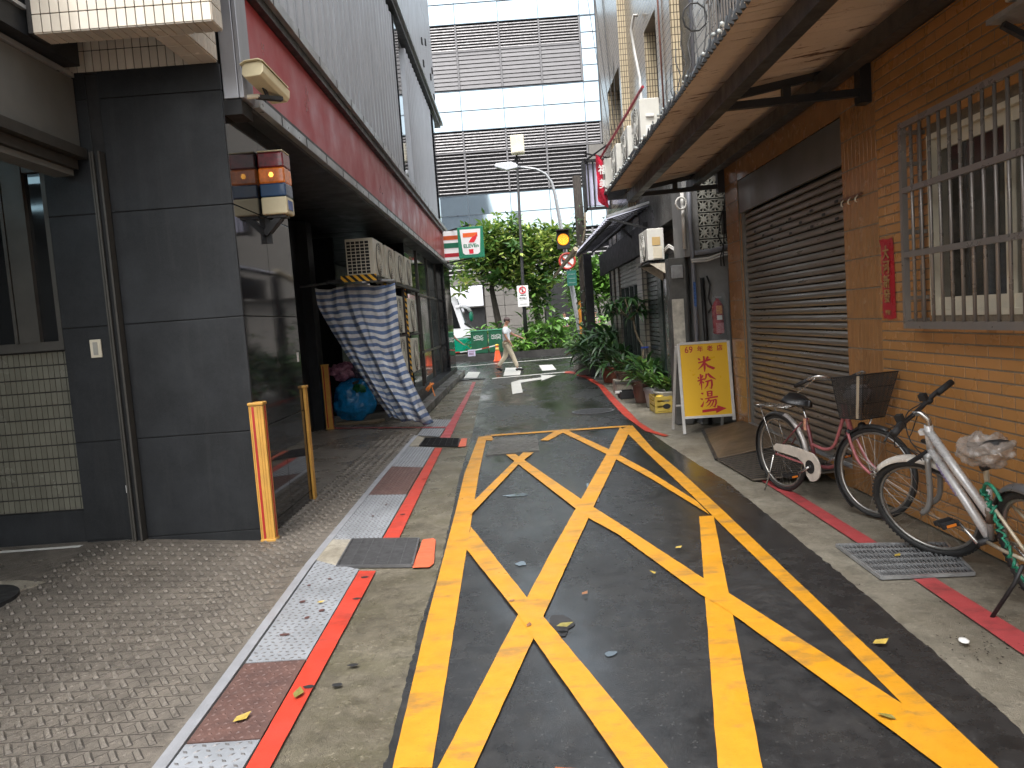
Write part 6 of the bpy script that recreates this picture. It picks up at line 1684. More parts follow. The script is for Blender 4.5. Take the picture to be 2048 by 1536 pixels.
# ---- planting bed
def shrub(label, x, y, n, r, h, leaves, seed, s=(.8,1.3)):
    root = thing('shrub', label, 'shrub', (x, y, .2), 'shrubs in the bed across the road')
    stems(root, x, y, .2, 12, h*.8, r*.7, GS, seed)
    rg = random.Random(seed)
    for k in range(n):
        t = rg.random(); a = rg.uniform(0, 2*PI); rr = r*math.sqrt(rg.random())*(1-.35*t)
        inst('leaf', rg.choice(leaves), root, (x+rr*math.cos(a), y+rr*math.sin(a)*.7, .2+h*t), (rg.uniform(-.5,.5), -rg.uniform(-.3,1.2), a+rg.uniform(-.8,.8)), rg.uniform(*s))
shr = [(-1.7,36.3,60,.55,1.25,[L_shrub,L_shrubb],'low shrub rising behind the left green bin'),(-.75,36.4,70,.6,1.35,[L_shrub,L_shrub,L_broadd],'leafy shrub behind the right green bin'),
 (.3,35.0,90,.55,.85,[L_shrubb,L_shrubb,L_shrub],'bright yellow green shrub in front of the black pole'),(1.0,35.3,110,.62,1.15,[L_shrub,L_shrub,L_shrubb],'shrub right of the black pole with glossy leaves'),
 (1.65,35.0,110,.6,1.25,[L_shrub,L_shrubb],'middle shrub of the bed between the poles'),(2.3,35.2,100,.6,1.2,[L_shrub,L_shrubb],'rightmost shrub of the bed near the grey post'),
 (.6,36.6,80,.6,1.7,[L_shrub,L_broadd],'taller dark shrub behind the black pole'),(1.5,36.6,100,.7,2.0,[L_shrub,L_shrub],'tallest shrub of the bed, behind the middle one'),
 (2.5,36.9,70,.6,1.5,[L_shrub],'shrub in front of the person in white'),(3.6,35.4,80,.7,1.1,[L_shrubb],'bright shrub seen between the two black posts'),(4.4,35.6,80,.7,1.3,[L_shrubb,L_shrub],'bright shrub seen right of the black posts'),(3.2,36.9,60,.6,1.3,[L_shrub],'dim shrub behind the climbing plant')]
for i, (x,y,n,r,h,lv,lb) in enumerate(shr): shrub(lb, x, y, n, r, h, lv, 100+i)
root = thing('leafy_tuft', 'low tuft of long leaves at the kerb beside the walking man', 'plant', (.25, 34.5, .2))
foliage(root, [L_shrubb], 40, (.2,34.55,.25), .3, (0,1.1), 140, (.8,1.2), .3)
# ---- trees
def rosette(m_):
    b = MB(); rg = random.Random(2)
    for k in range(8):
        a = 2*PI*k/8+rg.uniform(-.2,.2); el = rg.uniform(-.1,.7); L = rg.uniform(.20,.29); W = .075
        d = Vector((math.cos(a)*math.cos(el), math.sin(a)*math.cos(el), math.sin(el))); s_ = Vector((-math.sin(a), math.cos(a), 0))
        p1 = d*L*.5; p2 = d*L+Vector((0,0,-.05))
        b.add([(0,0,0), tuple(p1-s_*W/2+Vector((0,0,.012))), tuple(p2), tuple(p1+s_*W/2+Vector((0,0,.012))), tuple(p1)], [(0,1,4),(1,2,4),(4,2,3),(0,4,3)])
    return b.mesh('leaf_cluster', m_)
def tree(label, base, trunkpts, blobs, n_clusters, n_stuff, mats, seed, trunk_r=.22, mname=BARK):
    root = thing('tree', label, 'tree', base)
    rg = random.Random(seed)
    for tp in trunkpts: MB().tube(tp, [trunk_r*(1-.6*i/(len(tp)-1)) for i in range(len(tp))], 9).build('trunk', mname, root, True)
    b = MB()
    top = Vector(trunkpts[0][-1])
    for (cx,cy,cz_,rx,ry,rz) in blobs:
        e = Vector((cx,cy,cz_)); m_ = top.lerp(e,.5)+Vector((rg.uniform(-.2,.2),rg.uniform(-.2,.2),-.1)); b.tube([top,m_,e],[.07,.045,.02],6)
        for q in range(5):
            f = e+Vector((rg.uniform(-.8,.8)*rx,rg.uniform(-.8,.8)*ry,rg.uniform(-.8,.8)*rz)); b.tube([m_.lerp(e,.6),f],[.02,.008],4)
    b.build('branch', mname, root, True)
    cl = [rosette(m_) for m_ in mats]
    def rp():
        bl = rg.choices(blobs, [x[3]*x[4]*x[5] for x in blobs])[0]
        d = Vector((rg.gauss(0,1),rg.gauss(0,1),rg.gauss(0,1))).normalized()*(rg.random()**.3)*(1+.45*rg.uniform(-1,1))
        return Vector((bl[0]+bl[3]*d.x, bl[1]+bl[4]*d.y, bl[2]+bl[5]*d.z))
    for k in range(n_clusters):
        p = rp(); 
        inst('leaf_cluster', rg.choice(cl), root, p, (rg.uniform(-.7,.7), rg.uniform(-.7,.7), rg.uniform(0,6.3)), rg.uniform(1.5,2.6))
    for mi, m_ in enumerate(mats):
        b = MB()
        for k in range(n_stuff//len(mats)):
            p = rp(); a = rg.uniform(0,6.3); el = rg.uniform(-.6,.8); L = rg.uniform(.28,.46); W = L*.38
            d = Vector((math.cos(a)*math.cos(el), math.sin(a)*math.cos(el), math.sin(el))); s_ = d.cross(Vector((rg.uniform(-.4,.4),rg.uniform(-.4,.4),1))).normalized()
            b.v += [tuple(p), tuple(p+d*L*.5-s_*W/2), tuple(p+d*L), tuple(p+d*L*.5+s_*W/2)]; n = len(b.v); b.f.append((n-4,n-3,n-2,n-1))
        stuff(b.build('foliage', m_, root))
    return root
LT1 = m_leaf('tree_leaf_green', (.08,.19,.035), (.17,.30,.06)); LT2 = m_leaf('tree_leaf_dark', (.03,.085,.02), (.06,.14,.03)); LT3 = m_leaf('tree_leaf_yellowish', (.40,.46,.12), (.22,.36,.07), (.45,.34,.12))
tree('leaning broad-leaved tree with big glossy leaves in the bed behind the walking man', (-.62,37,.2),
     [[(-.60,37,.1),(-.72,37,1.0),(-.85,37.05,2.0),(-1.0,37.1,3.2),(-.8,37.2,4.2)], [(1.3,38,.1),(1.15,38,1.4),(1.0,37.8,2.6),(.9,37.5,3.8)]],
     [(-1.6,37.0,4.7,1.2,1.2,.9),(-.6,36.8,5.5,1.2,1.2,.9),(.5,37,4.8,1.2,1.3,1.1),(1.8,37,5.1,1.1,1.2,.9),(-2.2,36.8,3.7,.6,.8,.45),(-1.9,36.8,5.9,.35,.4,.4),(.2,37,6.3,.35,.4,.35),(2.7,36.9,5.0,.6,.6,.6),(.3,36.9,3.6,1.1,1.0,.7),(1.3,37,3.3,.9,1.0,.7),(2.3,37,4.2,.7,.8,.8),(.9,37,5.7,.9,.8,.5),(-.9,37,3.7,.8,.9,.5),(1.0,37.4,2.5,.7,.7,.5)],
     300, 4600, [LT1, LT3, LT2, LT3], 200)
tree('bright green tree seen between the black awning posts', (4.6,42,.15), [[(4.7,42,.1),(4.6,42,1.6),(4.4,42,3.0)]],
     [(4.2,41.6,3.6,1.3,1.0,1.0),(3.6,41.5,2.6,.7,.7,.8),(5.2,41.8,3.2,1.1,1.0,1.2),(3.5,41.5,3.8,.8,.8,.7)], 120, 3000, [LEAFB, LT1], 300, .12)
vp_ = thing('vine_pole', 'dark wooden utility pole wrapped in vines above the black awning', 'utility pole', (2.2, 24.3, 0))
MB().tube([(2.25,24.3,0),(2.24,24.3,3.0),(2.20,24.3,5.9)], [.17,.15,.13], 12).build('post', BARK, vp_, True)
foliage(vp_, [L_broadd], 50, (2.22,24.2,3.4), .22, (-.9,.5), 400, (.4,.7), 1.2); foliage(vp_, [L_broadd], 20, (2.15,24.2,4.5), .18, (-.9,.5), 401, (.3,.6), .5)
MB().tube([(2.1,24.1,3.2),(2.35,24.1,4.3),(2.4,24.1,5.2)], .03, 6).build('side_branch', PALEBARK, vp_, True)

# ================================================================= sandwich board
root = thing('sandwich_board', 'yellow sandwich board with red Chinese characters and an arrow, in a white metal frame', 'sign board', (2.38, 9.95, 0))
YB_ = mat('yellow_sign_sheet', (.72,.42,.012), .38, 0, .08, 3, grime=.25, gs=3); SR = mat('crimson_paint', (.42,.008,.02), .4, 0, .06, 6, grime=.1)
FR = mat('white_sign_frame', (.55,.54,.52), .4, .1, .1, 8, grime=.35, gs=6)
th = R(7.5)
Bm = Matrix.Translation((2.385, 9.845, 0)) @ Matrix.Rotation(R(-3), 4, 'Z') @ Matrix.Rotation(-th, 4, 'X')     # local: x right, y back, z up along the board
def bbox(name, m_, x0, x1, y0, y1, z0, z1, bev=0):
    b = MB().box(x0, x1, y0, y1, z0, z1); b.v = [tuple(Bm @ Vector(v)) for v in b.v]; return b.build(name, m_, root, bevel=bev)
Wd = .325; Z0, Z1 = .205, 1.165
bbox('panel', YB_, -Wd+.02, Wd-.02, -.004, .004, Z0+.02, Z1-.02)
bbox('frame_side', FR, -Wd-.012, -Wd+.025, -.015, .015, .0, Z1, .003)
bbox('frame_side', FR, Wd-.025, Wd+.012, -.015, .015, Z0-.06, Z1, .003)
bbox('frame_rail', FR, -Wd+.026, Wd-.026, -.015, .015, Z0-.012, Z0+.02, .003)
bbox('frame_rail', FR, -Wd+.026, Wd-.026, -.015, .015, Z1-.02, Z1+.012, .003)
for sx in (-1, 1):
    a = Bm @ Vector((sx*Wd-.02, .02, Z1-.03)); e = a+Vector((-.03, .33, 0)); e.z = .0
    MB().bar(a, e, .028, .028).build('rear_leg', FR, root)
a = Bm @ Vector((-Wd-.02,.02,.35)); MB().bar(a+Vector((-.02,.18,0)), a+Vector((.66,.18,0)), .02,.02).build('rear_rail', FR, root)
def pl2(name, pts, m_, y=-.0065):
    b = MB().add([tuple(Bm @ Vector((p[0], y, p[1]))) for p in pts], [tuple(range(len(pts)))]); return b.build(name, m_, root)
tm_ = Bm @ Matrix.Translation((0, -.007, 0)) @ Matrix.Rotation(PI/2, 4, 'X')
def bt_(ch, x, z, size, off, sx=1.0): return place_text('character', ch, size, SR, root, tm_ @ Matrix.Translation((x, z, 0)), off, sx)
bt_('69', -.19, 1.075, .115, .001, .95)
for i, ch in enumerate('年老店'): bt_(ch, -.045+.125*i, 1.075, .078, .0012)
# large brush characters drawn as tapered strokes (unit square coordinates)
def stroke(pts, ws, ox, oz, s):
    P_ = [Vector((ox+(x-.5)*s, oz+(z-.5)*s)) for x, z in pts]; n = len(P_); L_ = []; R_ = []
    for i in range(n):
        d = (P_[min(i+1,n-1)]-P_[max(i-1,0)]).normalized(); q = Vector((-d.y, d.x))*ws[i]*s*.5
        L_.append(P_[i]+q); R_.append(P_[i]-q)
    return L_, R_
def brush(strokes, ox, oz, s, yb):
    b = MB()
    for k, (pts, ws) in enumerate(strokes):
        L_, R_ = stroke(pts, ws, ox, oz, s)
        for i in range(len(L_)-1):
            b.add([tuple(Bm @ Vector((q.x, yb-.00015*k, q.y))) for q in (L_[i], R_[i], R_[i+1], L_[i+1])], [(0,1,2,3)])
    return b.build('brush_character', SR, root)
MI = [([(.10,.86),(.17,.80),(.24,.73)],[.05,.13,.05]), ([(.72,.92),(.63,.82),(.56,.74)],[.12,.12,.04]), ([(.10,.58),(.40,.64),(.78,.74),(.86,.73)],[.08,.10,.13,.04]),
      ([(.45,.97),(.47,.6),(.46,.25),(.44,.02)],[.10,.14,.13,.04]), ([(.44,.58),(.30,.38),(.06,.18)],[.10,.11,.02]), ([(.48,.58),(.66,.36),(.98,.20),(1.08,.22)],[.06,.14,.16,.03])]
FEN = [([(.04,.80),(.12,.70)],[.10,.05]), ([(.34,.90),(.27,.74)],[.12,.04]), ([(.0,.56),(.20,.62),(.44,.68)],[.08,.10,.08]), ([(.20,.98),(.22,.6),(.22,.02)],[.10,.12,.04]), ([(.20,.55),(.08,.30)],[.09,.02]), ([(.24,.55),(.38,.42)],[.05,.10]),
       ([(.56,.98),(.52,.76),(.42,.58)],[.12,.10,.02]), ([(.64,.99),(.78,.80),(1.10,.60)],[.10,.16,.03]), ([(.46,.50),(.68,.54),(.86,.58)],[.08,.10,.10]), ([(.84,.58),(.84,.30),(.78,.08),(.66,.12)],[.10,.12,.10,.02]), ([(.62,.52),(.56,.28),(.38,.06)],[.10,.10,.02])]
TANG = [([(.06,.88),(.20,.84)],[.05,.14]), ([(.0,.56),(.14,.50)],[.04,.12]), ([(.02,.06),(.12,.20),(.20,.40)],[.14,.10,.02]), ([(.44,.98),(.46,.66)],[.10,.10]), ([(.46,.95),(.70,.97)],[.07,.09]), ([(.70,.98),(.68,.66)],[.11,.09]), ([(.48,.82),(.67,.83)],[.06,.06]), ([(.46,.68),(.68,.69)],[.06,.07]),
        ([(.26,.52),(.60,.58),(1.04,.62)],[.06,.09,.10]), ([(.52,.52),(.40,.34),(.28,.26)],[.09,.08,.02]), ([(.44,.40),(.70,.42),(.92,.46)],[.06,.07,.09]), ([(.92,.46),(.90,.22),(.80,.02),(.66,.10)],[.11,.11,.11,.02]), ([(.62,.40),(.50,.20),(.32,.06)],[.08,.08,.02]), ([(.78,.40),(.68,.18),(.50,.0)],[.08,.08,.02])]
brush(MI, .005, .885, .215, -.0062); brush(FEN, .0, .655, .215, -.0062); brush(TANG, .02, .43, .215, -.0062)
pl2('arrow', [(-.075,.262),(.10,.275),(.10,.245),(.235,.30),(.12,.345),(.115,.312),(-.075,.296)], SR)

# ================================================================= brown ramp plates at the shutter
BRN = mat('worn_brown_ramp_board', (.13,.09,.055), .5, .1, .35, 3, .3, 40, grime=.5, gs=3)
root = thing('ramp_plate', 'worn brown ramp board leading up to the roller shutter beside the sandwich board', 'ramp', (2.4, 9.2, 0))
def slab(pts, t, m_, name, r_):
    vs_ = [Vector(p) for p in pts]; b = MB().add(vs_+[v-Vector((0,0,t)) for v in vs_], [(0,1,2,3),(7,6,5,4),(0,4,5,1),(1,5,6,2),(2,6,7,3),(3,7,4,0)]); return b.build(name, m_, r_, bevel=.003)
slab([(2.02,8.05,.018),(2.75,7.9,.165),(2.75,9.6,.165),(2.35,10.0,.03)], .014, BRN, 'board', root)
slab([(1.98,8.02,.016),(2.02,8.04,.02),(2.36,10.0,.028),(2.32,10.02,.012)], .01, IRON, 'edge', root)
root = thing('ramp_plate', 'second, darker ramp board with ribs in front of the roller shutter behind the pink bicycle', 'ramp', (2.4, 7.4, 0))
slab([(2.05,6.95,.016),(2.74,6.6,.12),(2.75,7.85,.145),(2.0,8.0,.02)], .014, mat('dark_ribbed_board', (.09,.07,.05), .55, .1, .3, 4, .3, 40, grime=.5), 'board', root)
for k in range(14):
    t = (k+.5)/14; a = Vector((2.05,6.95,.018)).lerp(Vector((2.0,8.0,.022)), t); e = Vector((2.74,6.6,.122)).lerp(Vector((2.75,7.85,.147)), t)
    MB().bar(a+Vector((0,0,.003)), e+Vector((0,0,.003)), .012, .005).build('rib', IRON, root)

# ================================================================= bicycles
RUB = mat('tyre_rubber', (.02,.02,.02), .65, 0, .2, 20, .3, 90); RIM = mat('dull_alloy_rim', (.34,.33,.31), .35, .8, .15, 20, grime=.4, gs=9)
SPK = mat('spoke_steel', (.28,.27,.25), .35, .8, .1, 9); CHR = mat('chrome', (.5,.49,.47), .25, .9, .1, 12, grime=.4, gs=12)
def TX(b, M_): b.v = [tuple(M_ @ Vector(v)) for v in b.v]; return b
def wheel(root, c, M_, rad=.33, tw=.020, knob=False, tyre=RUB, seed=0):
    """wheel in the local x-z plane at c, placed with matrix M_"""
    b = MB(); n = 48
    b.tube([(c[0]+(rad-tw)*math.cos(2*PI*k/n), c[1], c[2]+(rad-tw)*math.sin(2*PI*k/n)) for k in range(n)], tw, 8, closed=True)
    if knob:
        for k in range(70):
            a = 2*PI*k/70
            for s_ in (-1, 0, 1):
                aa = a+(.03 if s_ else 0); d = Vector((math.cos(aa),0,math.sin(aa))); p = Vector((c[0],c[1]+s_*.013,c[2]))+d*(rad-(.003 if s_ else 0)); t_ = Vector((-math.sin(aa),0,math.cos(aa)))
                b.bar(p-t_*.006, p+t_*.006, .009, .008, d)
    w = TX(b, M_).build('wheel', tyre, root, True)
    b = MB()
    prof = [(rad-2*tw+.004, -.012), (rad-2*tw+.004, .012), (rad-2*tw-.010, .010), (rad-2*tw-.014, 0), (rad-2*tw-.010, -.010)]
    for k in range(n):
        for r_, y_ in prof: b.v.append((c[0]+r_*math.cos(2*PI*k/n), c[1]+y_, c[2]+r_*math.sin(2*PI*k/n)))
    m_ = len(prof)
    for k in range(n):
        for j in range(m_): b.f.append((k*m_+j, k*m_+(j+1)%m_, ((k+1)%n)*m_+(j+1)%m_, ((k+1)%n)*m_+j))
    TX(b, M_).build('rim', RIM, w, True)
    b = MB().lathe([(.018,-.03),(.022,-.028),(.016,-.02),(.016,.02),(.022,.028),(.018,.03)], (c[0], c[1], c[2]), 12, 'y')
    b.tube([(c[0],c[1]-.055,c[2]),(c[0],c[1]+.055,c[2])], .006, 8)
    TX(b, M_).build('hub', CHR, w, True)
    b = MB(); ns = 32
    for k in range(ns):
        a = 2*PI*k/ns; off = (.9 if (k//2) % 2 else -.9); s_ = 1 if k % 2 else -1
        b.tube([(c[0]+.02*math.cos(a+off), c[1]+s_*.026, c[2]+.02*math.sin(a+off)), (c[0]+(rad-2*tw-.012)*math.cos(a), c[1], c[2]+(rad-2*tw-.012)*math.sin(a))], .0013, 3, False)
    TX(b, M_).build('spokes', SPK, w)
    return w
def fender(root, c, M_, a0, a1, rad, w_, m_, name='mudguard', thick=.003):
    b = MB(); n = 22; cs = 6
    for i in range(n+1):
        a = R(a0+(a1-a0)*i/n)
        for j in range(cs+1):
            t = -1+2*j/cs; r_ = rad-.35*w_*t*t
            b.v.append((c[0]+r_*math.cos(a), c[1]+w_/2*t, c[2]+r_*math.sin(a)))
    for i in range(n):
        for j in range(cs): q = i*(cs+1)+j; b.f.append((q, q+cs+1, q+cs+2, q+1))
    o = TX(b, M_).build(name, m_, root, True); md = o.modifiers.new('thickness','SOLIDIFY'); md.thickness = thick; return o
def tb(root, name, pts, r_, m_, M_=Matrix.Identity(4), n=10, parent=None):
    return TX(MB().tube(pts, r_, n), M_).build(name, m_, parent or root, True)
def smooth(pts, k=4):
    """Catmull-Rom through the points"""
    P_ = [Vector(p) for p in pts]; P_ = [P_[0]*2-P_[1]]+P_+[P_[-1]*2-P_[-2]]; out = []
    for i in range(1, len(P_)-2):
        for j in range(k):
            t = j/k; a, b, c, d = P_[i-1:i+3]
            out.append(.5*((2*b)+(c-a)*t+(2*a-5*b+4*c-d)*t*t+(3*b-a-3*c+d)*t**3))
    out.append(P_[-2]); return out
def steer(axis_pt, axis_dir, deg):
    return Matrix.Translation(axis_pt) @ Matrix.Rotation(R(deg), 4, Vector(axis_dir)) @ Matrix.Translation(-Vector(axis_pt))
def cranks(root, bb, ang, m_, side=-1, pedal=True, both=True):
    b = MB().tube([(bb[0],bb[1]-.07,bb[2]),(bb[0],bb[1]+.07,bb[2])], .018, 10); b.build('axle', IRON, root, True)
    for s_, a in ((-1, ang), (1, ang+180)):
        e = (bb[0]+.165*math.cos(R(a)), bb[1]+s_*.085, bb[2]+.165*math.sin(R(a)))
        o = tb(root, 'crank', [(bb[0],bb[1]+s_*.07,bb[2]), e], .010, m_)
        b = MB().tube([(e[0],e[1],e[2]),(e[0],e[1]+s_*.10,e[2])], .008, 8)
        for dx in (-.042,.042): b.box(e[0]+dx-.008, e[0]+dx+.008, e[1]+s_*.012, e[1]+s_*.10, e[2]-.012, e[2]+.012)
        for dy in (.012,.092): b.box(e[0]-.034, e[0]+.034, e[1]+s_*dy-.004, e[1]+s_*dy+.004, e[2]-.010, e[2]+.010)
        p = b.build('pedal', BLACK, root)
        for dx in (-.052,.052): MB().box(e[0]+dx-.002, e[0]+dx+.002, e[1]+s_*.03, e[1]+s_*.08, e[2]-.007, e[2]+.007).build('reflector', mat('orange_reflector_strip', (.7,.2,.02), .3), p)
def saddle(root, c, m_, L=.27, W=.19):
    b = MB(); n = 14
    for i in range(n+1):
        t = i/n; x = c[0]-L/2+L*t; w = W*(.5-.5*math.cos(PI*min(1, (1-t)*1.35)))*.5+.018 if t > .1 else W*.5*(t/.1)**.5*.85+.012
        zt = .018*math.cos(t*PI*1.1)+.012*(1-t)
        for j in range(9):
            a = PI*j/8
            b.v.append((x, c[1]+w*math.cos(a), c[2]+zt+.028*math.sin(a)-(.03*abs(math.cos(a))**2)))
        b.v.append((x, c[1], c[2]-.035+zt))
    m__ = 10
    for i in range(n):
        for j in range(m__): b.f.append((i*m__+j, i*m__+(j+1)%m__, (i+1)*m__+(j+1)%m__, (i+1)*m__+j))
    b.f.append(tuple(range(m__))); b.f.append(tuple(n*m__+k for k in range(m__)))
    return b.build('saddle', m_, root, True)
def place_bike(root, rear, front, lean):
    d = Vector(front)-Vector(rear)
    root.location = (rear[0], rear[1], 0); root.rotation_euler = (R(lean), 0, math.atan2(d.y, d.x))

# ---- pink step-through bicycle with a basket
PINK = mat('worn_pink_enamel', (.42,.13,.14), .32, .1, .2, 12, .1, 80, grime=.45, gs=8, coat=.2)
DPINK = mat('dark_maroon_enamel', (.16,.045,.05), .35, .1, .2, 12, grime=.3)
K1 = thing('bicycle', 'old pink step-through bicycle with a wire mesh basket in front of the shutter', 'bicycle')
I4 = Matrix.Identity(4); rw = (0,0,.33); fw = (1.07,0,.33)
HT, HB = Vector((.815,0,.80)), Vector((.865,0,.63)); ax = (HT-HB).normalized()
S1 = steer(HB, ax, 12)
wheel(K1, rw, I4, .33, .019); wheel(K1, fw, S1, .33, .019)
tb(K1, 'head_tube', [HT+ax*.01, HB-ax*.01], .021, PINK)
ST = Vector((.36,0,.66)); BBp = Vector((.45,0,.285))
tb(K1, 'seat_tube', [BBp, ST], .016, DPINK)
tb(K1, 'seat_post', [ST-Vector((-.02,0,.05)), Vector((.325,0,.76))], .012, CHR)
MB().box(.345,.375,-.024,.024,.56,.66).build('sticker', mat('peach_sticker', (.6,.3,.2), .4, 0, .3, 50), K1, bevel=.01)
tb(K1, 'upper_frame_tube', smooth([HT-ax*.03, (.745,0,.60), (.67,0,.475), (.56,0,.435), (.405,0,.455)]), .013, PINK)
tb(K1, 'lower_frame_tube', smooth([HB+ax*.02, (.79,0,.50), (.72,0,.37), (.62,0,.30), BBp]), .015, DPINK)
for s_ in (-1, 1):
    tb(K1, 'seat_stay', [(.0,s_*.055,.335),(.34,s_*.025,.63)], .0075, DPINK)
    tb(K1, 'chain_stay', [(.0,s_*.055,.325),(.40,s_*.03,.285)], .009, PINK if s_ < 0 else DPINK)
    tb(K1, 'fork_blade', smooth([(.868,s_*.035,.61),(.915,s_*.042,.50),(.975,s_*.048,.40),(1.07,s_*.052,.33)]), [.014]*9+[.012,.011,.010,.009] if False else .0115, PINK, S1)
tb(K1, 'fork_crown', [(.868,-.045,.612),(.868,.045,.612)], .018, IRON, S1)
fender(K1, rw, I4, 25, 215, .352, .062, mat('dark_mudguard', (.05,.05,.05), .4, .3, .3, 8)); 
fender(K1, rw, I4, 2, 75, .358, .050, mat('pale_mudguard', (.45,.42,.40), .35, .3, .2, 8, grime=.4))
fender(K1, fw, S1, 70, 235, .352, .06, mat('dark_mudguard', (.05,.05,.05), .4)); 
saddle(K1, (.30,0,.80), mat('black_vinyl', (.015,.015,.016), .35, 0, .2, 9, .2, 60), .26, .20)
for s_ in (-1, 1): MB().tube([(.22,s_*.03,.77),(.30,s_*.02,.745),(.38,s_*.015,.77)], .004, 6).build('saddle_rail', CHR, K1, True)
# chain guard
pl = []
for k in range(13):
    a = R(-95+190*k/12); pl.append((.45+.118*math.cos(a), .285+.118*math.sin(a)))
pl = pl[::1]+[(.40,.41),(.20,.425),(.02,.415),(-.03,.385),(-.02,.355),(.15,.345),(.30,.335),(.37,.30),(.40,.20)]
g_ = MB().prism(pl, -.062, -.048, 'y').build('chain_guard', mat('yellowed_white_guard', (.55,.50,.44), .4, 0, .15, 12, grime=.4, gs=10), K1, bevel=.003)
MB().lathe([(.055,-.0645),(.055,-.0625)], (.45,0,.285), 20, 'y').build('guard_hole', BLACK, g_)
cranks(K1, (.45,0,.285), -150, CHR)
# rear rack
b = MB()
for y in (-.06,-.02,.02,.06): b.tube([(.17,y,.735),(-.22,y,.725)], .004, 6)
b.tube([(.19,-.065,.735),(.19,.065,.735)], .005, 6); b.tube([(-.22,-.065,.725),(-.22,.065,.725)], .005, 6); b.tube([(-.05,-.065,.73),(-.05,.065,.73)], .004, 6)
for s_ in (-1, 1): b.tube([(-.16,s_*.065,.725),(-.0,s_*.06,.335)], .004, 6)
b.build('rear_rack', CHR, K1, True)
MB().tube([(.0,-.075,.32),(-.03,-.11,.16),(-.06,-.15,.012)], .008, 8).build('kickstand', CHR, K1, True)
# handlebar
hb = [(.69,-.27,.985),(.80,-.27,1.035),(.90,-.24,1.05),(.885,-.15,1.04),(.83,-.06,.96),(.815,0,.935),(.83,.06,.96),(.885,.15,1.04),(.90,.24,1.05),(.80,.27,1.035),(.69,.27,.985)]
# swept-back bar: grips point to the rider
hb = [(.62,-.265,.965),(.74,-.265,1.02),(.82,-.225,1.035),(.845,-.12,.985),(.815,0,.935),(.845,.12,.985),(.82,.225,1.035),(.74,.265,1.02),(.62,.265,.965)]
tb(K1, 'handlebar', smooth(hb, 5), .011, CHR, S1)
for s_ in (-1, 1):
    tb(K1, 'grip', [(.72,s_*.265,1.01),(.60,s_*.265,.955)], .016, BLACK, S1)
    tb(K1, 'brake_lever', smooth([(.78,s_*.26,1.02),(.72,s_*.25,.98),(.64,s_*.245,.93),(.60,s_*.245,.905)]), .005, CHR, S1)
tb(K1, 'stem', [HT, Vector((.802,0,.94))], .011, CHR, S1)
b = MB()
for s_, z in ((-1,0),(1,.01)): b.tube(smooth([(.74,s_*.25,1.0),(.92,s_*.16,1.0+z),(.93,s_*.05,.90),(.88,0,.75)]), .0035, 5)
TX(b, S1).build('brake_cable', CABLE, K1, True)
# basket of wire mesh
MESHM = m_mesh('black_wire_mesh', (.03,.03,.03), 60, .62)
def basket():
    zb, zt = .725, 1.02
    bt_ = [(.88,-.125),(.88,.125),(1.06,.125),(1.06,-.125)]; tp = [(.86,-.185),(.86,.185),(1.13,.185),(1.13,-.185)]
    b = MB(); vs_ = [(x,y,zb) for x,y in bt_]+[(x,y,zt+(.03 if x > 1 else 0)) for x,y in tp]
    b.add(vs_, [(0,3,2,1),(0,1,5,4),(1,2,6,5),(2,3,7,6),(3,0,4,7)])
    k_ = TX(b, S1).build('basket', MESHM, K1)
    b = MB(); V_ = [Vector(v) for v in vs_]
    b.tube(V_[4:8], .005, 6, closed=True); b.tube(V_[0:4], .004, 6, closed=True)
    for i in range(4): b.tube([V_[i], V_[i+4]], .0035, 5)
    for t in (.35,.7): b.tube([V_[i].lerp(V_[i+4], t) for i in range(4)], .0025, 5, closed=True)
    for i in range(4):
        for q in range(1, 7):
            j = (i+1) % 4; b.tube([V_[i].lerp(V_[j], q/7), V_[i+4].lerp(V_[j+4], q/7)], .0016, 4)
    TX(b, S1).build('basket_wire', BLACK, k_)
    TX(MB().bar(Vector((1.09,-.19,1.04)), Vector((1.03,-.13,.73)), .018,.004), S1).build('basket_strip', mat('tan_strip', (.40,.33,.24), .6), k_)
basket()
o = tag(MB().ellip((0,0,0), .10,.08,.07, 14, 10, .5, 3).build('litter_bag', mat('grey_plastic_bag', (.22,.22,.23), .3, 0, .3, 20, .4, 40), None, True), 'crumpled grey plastic bag lying in the basket of the pink bicycle', 'plastic bag')
LB = o
tb(K1, 'basket_stay', [(1.05,.0,.72),(1.0,0,.62),(.90,0,.60)], .006, CHR, S1)
TX(MB().ellip((.965,0,.655), .03,.035,.035,12,8), S1).build('lamp', BLACK, K1, True)
place_bike(K1, (2.19,6.53), (2.50,5.49), 2)
bpy.context.view_layer.update()
LB.location = K1.matrix_world @ Vector((.97,.0,.80))

# ---- white bicycle with knobbly tyres, saddle wrapped in plastic
SIL = mat('worn_silver_white_enamel', (.58,.57,.56), .3, .25, .1, 10, .1, 60, grime=.45, gs=7, coat=.25)
K2 = thing('bicycle', 'silver white bicycle with knobbly tyres and a plastic-wrapped saddle by the orange wall', 'bicycle')
fw = (1.03,0,.33)
HT, HB = Vector((.80,0,.86)), Vector((.85,0,.70)); ax = (HT-HB).normalized()
S2 = steer(HB, ax, 34)
wheel(K2, rw, I4, .335, .024, True); wheel(K2, fw, S2, .335, .024, True)
tb(K2, 'head_tube', [HT+ax*.01, HB-ax*.01], .024, SIL)
BBp = Vector((.44,0,.29)); ST = Vector((.33,0,.60))
tb(K2, 'seat_tube', [BBp, ST], .017, SIL); tb(K2, 'seat_tube_sleeve', [(.40,0,.40),(.375,0,.475)], .022, mat('brown_sleeve', (.14,.10,.07), .5), I4)
tb(K2, 'seat_post', [ST-Vector((-.015,0,.05)), Vector((.285,0,.79))], .014, mat('cream_post', (.5,.44,.33), .4, .2, .2, 20))
